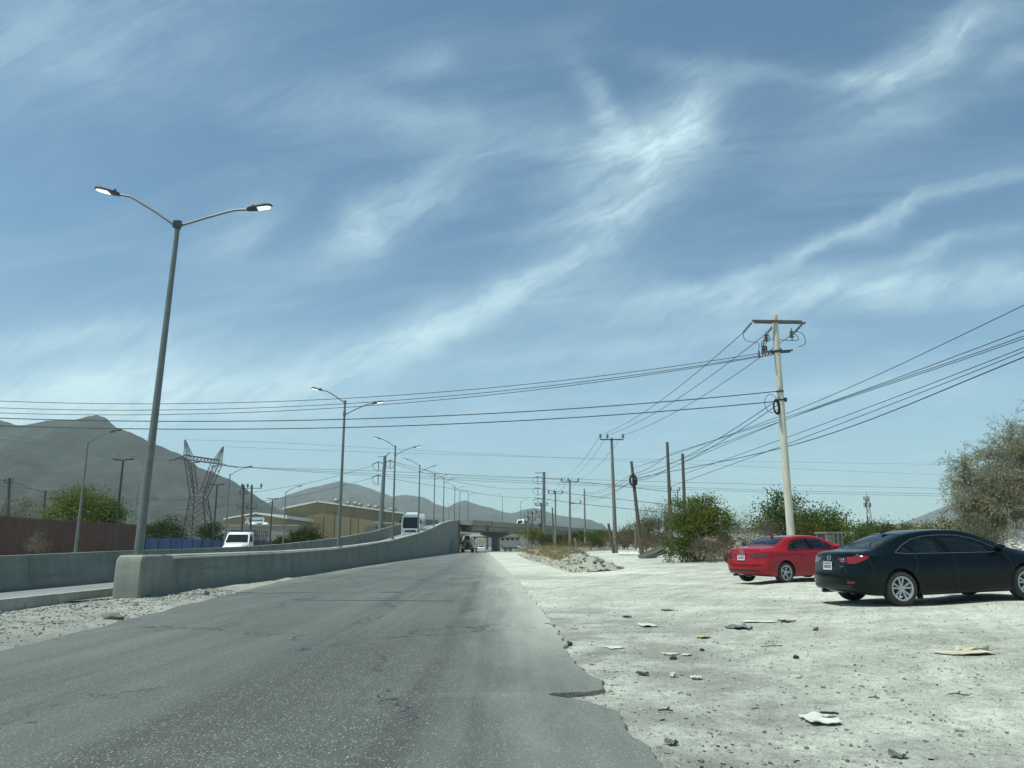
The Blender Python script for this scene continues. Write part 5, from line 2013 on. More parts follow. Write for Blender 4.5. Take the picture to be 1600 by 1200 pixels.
def paint(name, col, flake=0.0, dust=0.12, coat=0.5):
    m, nt, out = new_mat(name)
    pos = nt.node('ShaderNodeTexCoord').outputs['Object']
    d1 = nt.noise(pos, 3.0, 5, 0.65)
    g = nt.node('ShaderNodeSeparateXYZ')
    nt.l.new(pos, g.inputs[0])
    low = nt.rng(g.outputs[2], 0.15, 0.75, 1.0, 0.25)
    f = nt.math('MULTIPLY', nt.math('MULTIPLY', nt.rng(d1, 0.3, 0.7, 0.3, 1), low), dust)
    c = nt.mix(f, col, (0.33, 0.31, 0.27))
    b = principled(nt, out, c, nt.math('MULTIPLY_ADD', f, 1.0, 0.26), flake, None, coat, 0.15)
    return m


def strokes(name, car, lines, w, mat, parent, yc, zc, sx, sz, off=0.012):
    """thin raised strokes on the rear of the car: an emblem or marks"""
    mb = MB()
    for ln in lines:
        pts = []
        for a, b in ln:
            p, n = car.cast(*car.rear(yc + a * sx, zc + b * sz))
            pts.append(p + n * off)
        mb.tube(pts, w, 6)
    return mb.build(name, mat, parent, smooth=40)


CIRC = [(math.cos(a), math.sin(a)) for a in np.linspace(0, 2 * math.pi, 21)]


def plate(car, yc, zc):
    rows = [[car.rear(yc + 0.155 * u, zc + 0.078 * v) for u in np.linspace(-1, 1, 4)] for v in (-1, 0, 1)]
    p, n = car.cast(*car.rear(yc, zc))
    mb = MB()
    mb.box((p.x - 0.022, yc, zc * car.zs), (0.012, 0.305, 0.155), Matrix.Rotation(0.10, 3, 'Y'), bev=0.004)
    pl = mb.build('licence_plate', M['plate'], car.t)
    mb = MB()
    r2 = random.Random(5)
    for k in range(7):
        mb.box((p.x - 0.030, yc - 0.115 + 0.038 * k, zc * car.zs - 0.012), (0.006, 0.02 + 0.008 * r2.random(), 0.06), Matrix.Rotation(0.10, 3, 'Y'))
    mb.box((p.x - 0.025, yc, zc * car.zs + 0.052), (0.006, 0.27, 0.022), Matrix.Rotation(0.10, 3, 'Y'))
    mb.build('plate_marks', M['plate_ink'], pl)


# ---------------------------------------------------------------- the dark sedan
TAB_D = [
    (0.00, .36, .66, .80, .77, .93, .66, 1.00, 1.030),
    (0.07, .31, .76, .86, .81, .95, .68, 1.03, 1.065),
    (0.22, .26, .82, .888, .835, .96, .69, 1.045, 1.080),
    (0.45, .22, .84, .896, .84, .965, .68, 1.06, 1.092),
    (0.68, .20, .85, .897, .84, .97, .66, 1.10, 1.135),
    (0.98, .19, .86, .897, .835, .97, .63, 1.225, 1.265),
    (1.32, .18, .86, .897, .83, .965, .60, 1.345, 1.385),
    (1.70, .18, .86, .897, .83, .955, .58, 1.402, 1.438),
    (2.10, .18, .86, .897, .83, .945, .575, 1.418, 1.455),
    (2.50, .18, .86, .897, .83, .93, .57, 1.400, 1.440),
    (2.85, .18, .86, .897, .83, .92, .575, 1.330, 1.372),
    (3.20, .18, .86, .897, .83, .91, .61, 1.190, 1.235),
    (3.52, .18, .86, .897, .83, .90, .67, 1.040, 1.085),
    (3.75, .19, .86, .893, .82, .88, .69, .970, 1.010),
    (4.10, .20, .84, .885, .80, .83, .66, .900, .945),
    (4.35, .21, .80, .86, .76, .75, .60, .810, .850),
    (4.50, .24, .72, .80, .68, .66, .50, .700, .730),
    (4.57, .29, .60, .70, .58, .58, .40, .620, .640)]
DLO_D = [(0.97, 1.02), (1.20, 1.165), (1.42, 1.262), (1.70, 1.318), (2.10, 1.335), (2.45, 1.315), (2.72, 1.255), (2.95, 1.165), (3.20, 1.03), (3.28, 0.975), (3.0, .962), (2.5, .968), (2.0, .978), (1.5, .985), (1.2, .990)]


def dark_extra(c):
    # recessed panel behind the plate, boot shut lines, lower bumper, reflectors
    mat = c.sp['paint']
    rows = [[c.rear(y, z) for y in np.linspace(-0.40 - 0.08 * j, 0.40 + 0.08 * j, 11)] for j, z in enumerate((0.70, 0.80, 0.90))]
    c.patch('boot_panel', rows, c.sp['shade'], c.t, 0.004, 0.006)
    c.strip('boot_seam', [(-0.56, 0.665), (0.56, 0.665)], 0.014, M['black_plastic'], c.t, c.rear, 0.002, 0.004)
    c.strip('boot_lip', [(-0.56, 0.648), (0.56, 0.648)], 0.012, c.sp['paint'], c.t, c.rear, 0.014, 0.016)
    for sg in (-1, 1):
        c.strip('boot_seam', [(sg * 0.50, 0.90), (sg * 0.47, 0.78), (sg * 0.56, 0.665)], 0.012, M['black_plastic'], c.t, c.rear, 0.002, 0.004)
        n = 8
        c.patch('reflector', [[c.corner(t, z, sg) for t in np.linspace(-0.17, -0.02, n)] for z in (0.455, 0.50)], M['lamp_red'], c.t, 0.006, 0.008)
        ring = [c.corner(-0.235 + 0.03 * a, 0.90 + 0.032 * b, sg) for a, b in CIRC]
        mb = MB()
        mb.tube([(lambda q: q[0] + q[1] * 0.014)(c.cast(*r)) for r in ring], 0.007, 6, cap=False)
        mb.build('lamp_ring', M['chrome'], c.t, smooth=True)
    rows = [[c.rear(y, z) for y in np.linspace(-0.62, 0.62, 15)] for z in (0.335, 0.375, 0.42)]
    c.patch('lower_bumper', rows, M['black_plastic'], c.t, 0.004, 0.006)
    plate(c, 0.0, 0.79)
    strokes('emblem', c, [CIRC, [(-0.8, 0.45), (-0.45, 0.25), (0, -0.35), (0.45, 0.25), (0.8, 0.45)]], 0.007, M['chrome'], c.t, 0, 0.945, 0.062, 0.05)
    strokes('badge', c, [[(-1, 0), (1, 0)]], 0.007, M['chrome'], c.t, -0.43, 0.775, 0.065, 0.02)
    # exhaust, mud flaps, aerial
    mb = MB()
    mb.tube([(-c.xra + 0.12, 0.45, 0.26), (-c.xra + 0.6, 0.45, 0.25)], 0.035, 10)
    mb.build('exhaust', M['dark_steel'], c.t, smooth=40)
    for sg in (-1, 1):
        MB().box((0.40, sg * 0.80, 0.20), (0.02, 0.16, 0.16)).build('mud_flap', M['black_plastic'], c.t)
    c.strip('rear_spoiler', [(-0.6, 1.005), (0, 1.012), (0.6, 1.005)], 0.02, c.sp['paint'], c.t, c.rear, 0.012, 0.02)
    MB().box((1.33 - c.xra, 0, 1.395 * c.zs + 0.035), (0.14, 0.03, 0.05), Matrix.Rotation(-0.25, 3, 'Y'), bev=0.01).build('aerial', M['black_plastic'], c.t)


SPOKES10 = []
for k in range(5):
    a = 2 * math.pi * k / 5 + 0.3
    for d in (-0.21, 0.21):
        SPOKES10.append((a + d * 1.1, 0.016, 0.021))
dark = dict(
    tab=TAB_D, tw=0.015, zs=0.968, xra=0.98, wb=2.70, wr=0.325, arch=0.365, track=1.56, seat=2.02, rake=0.26,
    paint=paint('dark blue green car paint', (0.0012, 0.005, 0.007), 0.0, 0.008, 0.22), shade=paint('dark boot panel', (0.003, 0.006, 0.007), 0.0, 0.02),
    trim=plain('satin window trim', (0.11, 0.115, 0.115), 0.35, 0.6), spokes=SPOKES10,
    side_open=[[(1.06, 1.02), (1.24, 1.15), (1.44, 1.24), (1.70, 1.296), (2.10, 1.312), (2.44, 1.292), (2.70, 1.235), (2.93, 1.14), (3.16, 1.0), (3.0, .985), (2.0, .998), (1.2, 1.008)]],
    windows=[('quarter_window', [(1.0, 1.0), (1.30, .990)], [(1.0, 1.035), (1.30, 1.21)]), ('rear_door_window', [(1.31, .99), (1.7, .985), (2.05, .98)], [(1.31, 1.218), (1.7, 1.312), (2.05, 1.330)]),
             ('front_door_window', [(2.05, .98), (2.6, .97), (3.24, .965)], [(2.05, 1.33), (2.6, 1.285), (3.24, 0.995)])],
    dlo=DLO_D, pillars=[((2.13, .97), (1.98, 1.335), 0.11), ((1.385, .985), (1.27, 1.20), 0.022), ((3.0, .965), (2.97, 1.13), 0.02)],
    seams=[[(2.17, .955), (2.18, .60), (2.16, .24)], [(1.37, .965), (1.36, .72), (1.25, .60), (1.37, .40), (1.5, .27)], [(3.30, .93), (3.40, .75), (3.36, .30)], [(1.5, .245), (2.2, .225), (3.36, .245)],
           [(0.32, .985), (0.42, .80), (0.44, .66), (0.36, .60)]],
    creases=[[(0.55, .80), (1.4, .83), (2.6, .80), (3.6, .74)], [(1.45, .40), (2.4, .34), (3.3, .36)]],
    handles=[(1.62, .815), (2.42, .805)], mirror=(3.13, .99),
    lamps=[('tail_lamp', -0.145, 0.26, [(-0.145, .845), (0.0, .83), (0.12, .865), (0.26, .935)], [(-0.145, .965), (0.0, .975), (0.15, .985), (0.26, .965)], M['lamp_red']),
           ('boot_lamp', -0.34, -0.155, [(-0.34, .905), (-0.155, .85)], [(-0.34, .94), (-0.155, .96)], M['lamp_dark'])],
    rear_glass=((0.66, 0.60), (1.34, 0.50)), front_glass=((3.50, 0.64), (2.76, 0.52)),
    top_open=[[(0.70, -1), (1.30, -1), (1.30, .47), (0.70, .57)], [(2.80, -1), (3.46, -1), (3.46, .60), (2.80, .49)]],
    extra=[dark_extra])

th = R(9)
rl = Vector((7.385, 15.14))
nl = Vector((-math.sin(th), math.cos(th)))
ra = rl + nl * 0.78
fa = ra + Vector((math.cos(th), math.sin(th))) * 2.7
zr_, zf_ = gz(ra.x, ra.y) + 0.0, gz(fa.x, fa.y) + 0.0
c1 = Car('parked_car', 'dark blue green four door sedan parked on the dirt, its tail towards the red car', dark, (ra.x, ra.y, zr_ + 0.012), th, -math.atan2(zf_ - zr_, 2.7), 'parked sedans')
c1.fit()

# ---------------------------------------------------------------- the red sedan
TAB_R = [
    (0.00, .37, .66, .79, .78, .95, .67, 1.04, 1.070),
    (0.07, .31, .76, .86, .815, .97, .69, 1.065, 1.100),
    (0.24, .26, .82, .885, .835, .98, .695, 1.078, 1.112),
    (0.50, .22, .84, .889, .84, .98, .69, 1.088, 1.122),
    (0.76, .20, .85, .889, .84, .98, .67, 1.115, 1.152),
    (1.05, .19, .86, .889, .835, .978, .64, 1.245, 1.285),
    (1.36, .18, .86, .889, .83, .97, .615, 1.362, 1.402),
    (1.72, .18, .86, .889, .83, .965, .60, 1.412, 1.446),
    (2.12, .18, .86, .889, .83, .955, .595, 1.420, 1.453),
    (2.52, .18, .86, .889, .83, .945, .59, 1.398, 1.435),
    (2.85, .18, .86, .889, .83, .935, .595, 1.330, 1.370),
    (3.18, .18, .86, .889, .83, .925, .625, 1.205, 1.248),
    (3.50, .18, .86, .889, .83, .915, .68, 1.060, 1.102),
    (3.70, .19, .86, .888, .825, .90, .70, .995, 1.035),
    (4.12, .20, .84, .882, .81, .85, .67, .925, .965),
    (4.40, .22, .80, .86, .77, .78, .61, .840, .880),
    (4.57, .25, .72, .80, .69, .68, .52, .720, .750),
    (4.64, .30, .60, .70, .58, .60, .42, .640, .660)]
DLO_R = [(1.14, 1.03), (1.22, 1.16), (1.38, 1.262), (1.62, 1.330), (2.05, 1.352), (2.45, 1.330), (2.72, 1.27), (2.98, 1.165), (3.22, 1.03), (3.28, 0.985), (3.0, .98), (2.5, .99), (2.0, 1.0), (1.5, 1.005), (1.2, 1.005)]


def red_extra(c):
    c.strip('boot_seam', [(-0.60, 0.685), (0.60, 0.685)], 0.012, M['black_plastic'], c.t, c.rear, 0.002, 0.004)
    for sg in (-1, 1):
        c.strip('boot_seam', [(sg * 0.52, 1.02), (sg * 0.52, 0.80), (sg * 0.60, 0.685)], 0.010, M['black_plastic'], c.t, c.rear, 0.002, 0.004)
        c.patch('reflector', [[c.corner(t, z, sg) for t in np.linspace(-0.20, -0.06, 6)] for z in (0.44, 0.465)], M['lamp_red'], c.t, 0.006, 0.008)
    rows = [[c.rear(y, z) for y in np.linspace(-0.60 - 0.04 * j, 0.60 + 0.04 * j, 15)] for j, z in enumerate((0.355, 0.40, 0.455))]
    c.patch('lower_bumper', rows, M['black_plastic'], c.t, 0.005, 0.008)
    c.strip('bumper_crease', [(-0.72, 0.605), (0.72, 0.605)], 0.016, c.sp['paint'], c.t, c.rear, 0.016, 0.02)
    c.strip('plate_ledge', [(-0.30, 0.915), (0.30, 0.915)], 0.03, c.sp['paint'], c.t, c.rear, 0.016, 0.02)
    c.strip('plate_recess', [(-0.20, 0.895), (0.20, 0.895)], 0.02, M['black_plastic'], c.t, c.rear, 0.003, 0.006)
    plate(c, 0.0, 0.81)
    w = 0.066
    strokes('emblem', c, [CIRC, [(-0.42, 0.86), (0, 0.1), (0.42, 0.86)], [(-0.8, 0.45), (-0.38, -0.75), (0, 0.02), (0.38, -0.75), (0.8, 0.45)]], 0.006, M['chrome'], c.t, 0, 0.985, w, w)
    strokes('badge', c, [[(-1, 0), (1, 0)]], 0.006, M['chrome'], c.t, 0.36, 0.93, 0.06, 0.02)
    for sg in (-1, 1):
        c.strip('side_moulding', [(1.55, 0.70), (3.35, 0.685)], 0.035, c.sp['paint'], c.t, lambda p, q: c.side(p, q, sg), 0.012, 0.016)
    MB().box((1.36 - c.xra, 0, 1.412 * c.zs + 0.03), (0.14, 0.03, 0.05), Matrix.Rotation(-0.25, 3, 'Y'), bev=0.01).build('aerial', c.sp['paint'], c.t)
    mb = MB()
    mb.tube([(-c.xra + 0.1, 0.48, 0.25), (-c.xra + 0.6, 0.48, 0.25)], 0.032, 10)
    mb.build('exhaust', M['dark_steel'], c.t, smooth=40)


SPOKES5D = []
for k in range(5):
    a = 2 * math.pi * k / 5 + 0.1
    for d in (-0.15, 0.15):
        SPOKES5D.append((a + d, 0.013, 0.014))
red = dict(
    tab=TAB_R, tw=0.026, zs=0.965, xra=0.93, wb=2.65, wr=0.318, arch=0.358, track=1.54, seat=2.08, rake=0.14,
    paint=paint('red car paint', (0.29, 0.006, 0.013), 0.0, 0.02),
    trim=M['black_plastic'], spokes=SPOKES5D,
    side_open=[[(1.19, 1.04), (1.27, 1.15), (1.42, 1.245), (1.64, 1.308), (2.05, 1.328), (2.44, 1.307), (2.70, 1.25), (2.95, 1.14), (3.16, 1.01), (3.0, 1.003), (2.0, 1.02), (1.25, 1.025)]],
    windows=[('quarter_window', [(1.15, 1.01), (1.40, 1.005)], [(1.15, 1.05), (1.40, 1.27)]), ('rear_door_window', [(1.41, 1.005), (1.7, 1.0), (2.10, .995)], [(1.41, 1.275), (1.7, 1.337), (2.10, 1.350)]),
             ('front_door_window', [(2.10, .995), (2.6, .985), (3.24, .985)], [(2.10, 1.35), (2.6, 1.30), (3.24, 1.005)])],
    dlo=DLO_R, pillars=[((2.18, .99), (2.06, 1.35), 0.10), ((1.46, 1.005), (1.42, 1.275), 0.024), ((3.02, .985), (3.0, 1.14), 0.02)],
    seams=[[(2.21, .975), (2.22, .60), (2.20, .25)], [(1.46, .99), (1.44, .72), (1.38, .58), (1.50, .40), (1.6, .28)], [(3.32, .95), (3.40, .75), (3.36, .30)], [(1.6, .25), (2.2, .235), (3.36, .25)]],
    creases=[[(0.4, .90), (1.4, .905), (2.6, .89), (3.8, .83)], [(1.5, .36), (2.4, .33), (3.3, .34)]],
    handles=[(1.66, .86), (2.46, .85)], mirror=(3.14, 1.0),
    lamps=[('tail_lamp', -0.16, 0.17, [(-0.16, .80), (0.17, .83)], [(-0.16, .925), (0.0, .93), (0.17, .915)], M['lamp_dark']),
           ('boot_lamp', -0.34, -0.168, [(-0.34, .815), (-0.168, .80)], [(-0.34, .905), (-0.168, .925)], M['lamp_dark']),
           ('lamp_bar', -0.33, 0.13, [(-0.33, .845), (0.13, .86)], [(-0.33, .868), (0.13, .882)], M['lamp_red'])],
    rear_glass=((0.80, 0.62), (1.40, 0.52)), front_glass=((3.48, 0.64), (2.76, 0.54)),
    top_open=[[(0.84, -1), (1.36, -1), (1.36, .49), (0.84, .58)], [(2.80, -1), (3.44, -1), (3.44, .60), (2.80, .51)]],
    extra=[red_extra])
th = R(27)
rl = Vector((8.2, 23.85))
nl = Vector((-math.sin(th), math.cos(th)))
ra = rl + nl * 0.77
fa = ra + Vector((math.cos(th), math.sin(th))) * 2.65
zr_, zf_ = gz(ra.x, ra.y), gz(fa.x, fa.y)
c2 = Car('parked_car', 'bright red four door sedan parked before the cream utility pole', red, (ra.x, ra.y, zr_ + 0.012), th, -math.atan2(zf_ - zr_, 2.65), 'parked sedans')
c2.fit()
LAMPBAR = None


# ================================================================== VEHICLES FURTHER OFF
def truck_wheel(t, x, y, r=0.45, w=0.28, dual=False):
    mb = MB()
    mb.lathe([(r * 0.55, -w / 2), (r - 0.03, -w / 2), (r, -w / 2 + 0.04), (r, w / 2 - 0.04), (r - 0.03, w / 2), (r * 0.55, w / 2)], 22, 'Y')
    o = mb.build('wheel', M['rubber'], t, smooth=40, loc=(x, y, r))
    f = 1 if y > 0 else -1
    MB().lathe([(r * 0.56, f * (w / 2 + 0.002)), (r * 0.5, f * (w / 2 + 0.012)), (r * 0.3, f * (w / 2 - 0.03)), (0.02, f * (w / 2 + 0.01))], 16, 'Y', cap=False).build('rim', M['alloy'], o, smooth=40)


def loft(secs, cap=True):
    mb = MB()
    rows = [list(s_) + [s_[0]] for s_ in secs]
    mb.grid(rows)
    if cap:
        mb.add(secs[0], [tuple(range(len(secs[0])))])
        mb.add(secs[-1], [tuple(range(len(secs[-1])))])
    return mb


def rect_sec(x, w, z0, z1, r=0.12, tw=None):
    tw = tw or w
    return [(x, -w / 2, z0), (x, w / 2, z0), (x, w / 2, z1 - (z1 - z0) * 0.45), (x, tw / 2, z1 - r), (x, tw / 2 - r, z1), (x, -tw / 2 + r, z1), (x, -tw / 2, z1 - r), (x, -w / 2, z1 - (z1 - z0) * 0.45)]


def make_bus():
    d = 96
    x = P(641, 838, d).x
    z = road_z(d) + 0.012
    h = Vector((0.03, -1, -0.05))
    t = thing('bus', 'white coach with a dark windscreen coming down the ramp', 'bus', (x, d, z), math.atan2(-1, 0.03))
    t.rotation_euler = (0, math.atan(0.05), math.atan2(-1, 0.03))
    t.scale = (0.95, 0.95, 0.95)
    L, W, H = 9.0, 2.4, 3.05
    w = M['white_paint']
    # x forward
    secs = [rect_sec(-L, W, 0.45, H, 0.15, W - 0.15), rect_sec(-L + 0.2, W, 0.35, H + 0.02, 0.2, W - 0.12), rect_sec(-0.8, W, 0.32, H + 0.02, 0.2, W - 0.12), rect_sec(-0.3, W - 0.02, 0.32, H, 0.2, W - 0.16), rect_sec(0.0, W - 0.2, 0.36, 1.55, 0.25, W - 0.3)]
    # front: sloping screen
    secs[4] = [(0.0, -W / 2 + 0.12, 0.34), (0.0, W / 2 - 0.12, 0.34), (0.02, W / 2 - 0.1, 1.0), (-0.06, W / 2 - 0.12, 1.4), (-0.40, W / 2 - 0.3, 2.85), (-0.40, -W / 2 + 0.3, 2.85), (-0.06, -W / 2 + 0.12, 1.4), (0.02, -W / 2 + 0.1, 1.0)]
    loft(secs).build('body', w, t, smooth=40)
    g = M['dark_glass']
    def front(y, z_):
        x_ = np.interp(z_, [0.34, 1.0, 1.4, 2.85], [0.0, 0.02, -0.06, -0.40])
        return Vector((x_, y, z_))
    def fpatch(name, y0, y1, z0, z1, mat, off=0.02, inset=0.0):
        rows = [[front(y0 + (y1 - y0) * i / 6, z0 + (z1 - z0) * j / 5) + Vector((off, 0, 0)) for i in range(7)] for j in range(6)]
        rows2 = [[q - Vector((off + 0.02, 0, 0)) for q in r] for r in rows]
        mb = MB()
        mb.grid(rows)
        mb.grid(rows2)
        lp = lambda rr: rr[0] + [r[-1] for r in rr[1:]] + rr[-1][-2::-1] + [r[0] for r in rr[-2::-1]]
        mb.grid([lp(rows), lp(rows2)])
        return mb.build(name, mat, t)
    ws = fpatch('windscreen', -W / 2 + 0.2, W / 2 - 0.2, 1.30, 2.70, g)
    fpatch('grille', -0.70, 0.70, 0.80, 1.12, M['black_plastic'])
    fpatch('grille_bar', -0.6, 0.6, 0.95, 0.985, M['chrome'], 0.03)
    fpatch('number_plate', -0.16, 0.16, 0.50, 0.63, M['plate_ink'], 0.05)
    fpatch('bumper', -W / 2 + 0.16, W / 2 - 0.16, 0.38, 0.74, w, 0.04)
    fpatch('bumper_intake', -0.5, 0.5, 0.40, 0.48, M['black_plastic'], 0.05)
    for s in (-1, 1):
        fpatch('headlight', s * 0.74, s * 1.06, 0.84, 1.06, M['lamp_clear'], 0.025)
        fpatch('fog_lamp', s * 0.70, s * 0.9, 0.5, 0.58, M['lamp_clear'], 0.05)
        mb = MB()
        mb.bar((-0.25, s * (W / 2 - 0.12), 2.62), (0.12, s * (W / 2 + 0.12), 2.45), 0.05)
        mb.box((0.13, s * (W / 2 + 0.12), 2.15), (0.12, 0.2, 0.45), bev=0.04)
        mb.build('mirror', M['black_plastic'], t)
        for k in range(5):
            x0 = -1.0 - k * 1.55
            MB().box((x0 - 0.7, s * (W / 2 - 0.02), 2.1), (1.45, 0.05, 0.8), Matrix.Rotation(s * 0.055, 3, 'X'), bev=0.02).build('side_window', g, t)
        for xw in (-1.6, -6.8):
            truck_wheel(t, xw, s * (W / 2 - 0.16), 0.42, 0.26)
    MB().box((-2.6, 0, H + 0.13), (1.8, 1.5, 0.26), bev=0.08).build('roof_unit', w, t)
    mb = MB()
    mb.box((-0.16, 0.55, 1.47), (0.02, 0.32, 0.2), Matrix.Rotation(-0.2, 3, 'Y'))
    mb.build('dashboard_card', M['plate'], t)
    mb = MB()
    for s in (-1, 1):
        mb.bar((0.02, s * 0.15, 1.40), (-0.11, s * 0.8, 1.85), 0.025)
    mb.build('wiper', M['black_plastic'], t)
    return t


make_bus()


def make_flatbed():
    d = 68
    a = P(363, 850, d)
    t = thing('truck', 'white cab truck with a dark stake bed waiting behind the ramp walls', 'truck', (a.x, d, 0), R(-90) + 0.06)
    W = 2.15
    w = M['white_paint']
    # bonnet
    def sec(x, hw, z0, z1, r=0.15):
        return [(x, -hw, z0), (x, hw, z0), (x, hw, z1 - r), (x, hw - r, z1), (x, -hw + r, z1), (x, -hw, z1 - r)]
    loft([sec(0, 0.78, 0.6, 1.2), sec(-0.1, 0.86, 0.5, 1.32), sec(-0.8, 0.95, 0.5, 1.46), sec(-1.25, 1.0, 0.5, 1.52)]).build('bonnet', w, t, smooth=40)
    cab = [[(-1.2, -W / 2, 0.5), (-1.2, W / 2, 0.5), (-1.2, W / 2, 1.45), (-1.2, W / 2 - 0.03, 1.5), (-1.2, -W / 2 + 0.03, 1.5), (-1.2, -W / 2, 1.45)],
           [(-1.25, -W / 2, 0.5), (-1.25, W / 2, 0.5), (-1.25, W / 2, 1.5), (-1.25, W / 2 - 0.05, 1.54), (-1.25, -W / 2 + 0.05, 1.54), (-1.25, -W / 2, 1.5)],
           [(-1.75, -W / 2, 0.5), (-1.75, W / 2, 0.5), (-1.75, W / 2 - 0.1, 2.32), (-1.75, W / 2 - 0.28, 2.46), (-1.75, -W / 2 + 0.28, 2.46), (-1.75, -W / 2 + 0.1, 2.32)],
           [(-2.9, -W / 2, 0.5), (-2.9, W / 2, 0.5), (-2.9, W / 2 - 0.08, 2.36), (-2.9, W / 2 - 0.24, 2.5), (-2.9, -W / 2 + 0.24, 2.5), (-2.9, -W / 2 + 0.08, 2.36)]]
    loft(cab).build('cab', w, t, smooth=30)
    g = M['dark_glass']
    def quad(name, pts, mat, off=(0.02, 0, 0)):
        vs = [Vector(p) + Vector(off) for p in pts] + [Vector(p) - Vector(off) for p in pts]
        MB().add(vs, [(0, 1, 2, 3), (7, 6, 5, 4), (0, 4, 5, 1), (1, 5, 6, 2), (2, 6, 7, 3), (3, 7, 4, 0)]).build(name, mat, t)
    quad('windscreen', [(-1.26, -W / 2 + 0.12, 1.58), (-1.26, W / 2 - 0.12, 1.58), (-1.71, W / 2 - 0.24, 2.30), (-1.71, -W / 2 + 0.24, 2.30)], g, (0.03, 0, 0.02))
    for s in (-1, 1):
        quad('side_window', [(-1.5, s * (W / 2 - 0.0), 1.55), (-2.6, s * (W / 2 - 0.0), 1.55), (-2.6, s * (W / 2 - 0.085), 2.25), (-1.85, s * (W / 2 - 0.085), 2.25)], g, (0, s * 0.02, 0))
        mb = MB()
        mb.bar((-1.4, s * W / 2, 1.75), (-1.2, s * (W / 2 + 0.18), 1.85), 0.03)
        mb.box((-1.2, s * (W / 2 + 0.2), 1.85), (0.06, 0.18, 0.4), bev=0.02)
        mb.build('mirror', M['black_plastic'], t)
        MB().box((0.0, s * 0.62, 0.98), (0.08, 0.24, 0.2), bev=0.03).build('headlight', M['lamp_clear'], t)
        for x in (-0.75, -5.6):
            truck_wheel(t, x, s * (W / 2 - 0.2), 0.43, 0.27)
    MB().box((0.06, 0, 0.62), (0.18, 2.0, 0.24), bev=0.05).build('bumper', M['steel'], t)
    MB().box((0.02, 0, 1.0), (0.06, 0.9, 0.28)).build('grille', M['black_plastic'], t)
    mb = MB()
    bed = plain('dark stake bed', (0.07, 0.075, 0.075), 0.8)
    mb.box((-5.2, 0, 0.95), (4.3, 2.3, 0.2))
    for s in (-1, 1):
        for k in range(7):
            mb.bar((-3.15 - k * 0.68, s * 1.1, 1.0), (-3.15 - k * 0.68, s * 1.1, 2.62), 0.07)
        for z in (1.3, 1.75, 2.2, 2.6):
            mb.bar((-3.1, s * 1.14, z), (-7.3, s * 1.14, z), 0.14, 0.03)
    for z in (1.3, 1.75, 2.2, 2.6):
        mb.bar((-3.08, -1.12, z), (-3.08, 1.12, z), 0.03, 0.14)
    mb.build('stake_bed', bed, t)
    mb = MB()
    mb.box((-1.33, 0.15, 1.60), (0.1, 0.5, 0.1), bev=0.03)
    mb.build('dashboard_paper', M['plate'], t)


make_flatbed()


def make_van():
    d = 224
    p = P(811, 820, d)
    z = FLYFRAME[12][0].z - 0.95
    t = thing('van', 'white passenger van crossing the flyover above the pier', 'van', (p.x + 1.0, d + 4.5, 6.55), R(180 + 66))
    w = M['white_paint']
    W = 2.0
    prof = [(0, 0.4), (0.05, 0.95), (0.75, 1.15), (1.5, 2.15), (1.9, 2.35), (5.2, 2.35), (5.35, 2.2), (5.4, 0.4)]
    MB().prism([(2.7 - a, b) for a, b in prof], -W / 2, W / 2, 'Y').build('body', w, t)
    for s in (-1, 1):
        for x0, x1, n in ((1.25, 2.15, 0), (2.25, 3.2, 1), (3.28, 4.2, 2), (4.28, 5.2, 3)):
            a = [(2.7 - x0 - (0.0), 1.35), (2.7 - x1, 1.35), (2.7 - x1, 2.1), (2.7 - x0 - (0.35 if n == 0 else 0), 2.1)]
            MB().prism(a, s * (W / 2 + 0.015), s * (W / 2 - 0.03), 'Y').build('side_window', M['dark_glass'], t)
        for x in (1.75, -1.7):
            truck_wheel(t, x, s * (W / 2 - 0.1), 0.36, 0.24)
        MB().box((2.68, s * 0.7, 0.85), (0.08, 0.3, 0.18), bev=0.02).build('headlight', M['lamp_clear'], t)
    MB().add([(2.7 - 0.83 + 0.02, -0.85, 1.23), (2.7 - 0.83 + 0.02, 0.85, 1.23), (2.7 - 1.47 + 0.02, 0.8, 2.1), (2.7 - 1.47 + 0.02, -0.8, 2.1), (2.7 - 0.83 - 0.03, -0.85, 1.2), (2.7 - 0.83 - 0.03, 0.85, 1.2), (2.7 - 1.47 - 0.03, 0.8, 2.07), (2.7 - 1.47 - 0.03, -0.8, 2.07)],
             [(0, 1, 2, 3), (7, 6, 5, 4), (0, 4, 5, 1), (1, 5, 6, 2), (2, 6, 7, 3), (3, 7, 4, 0)]).build('windscreen', M['dark_glass'], t)
    MB().box((-0.4, 0, 2.42), (1.6, 1.2, 0.14), bev=0.04).build('roof_unit', w, t)
    return t


make_van()


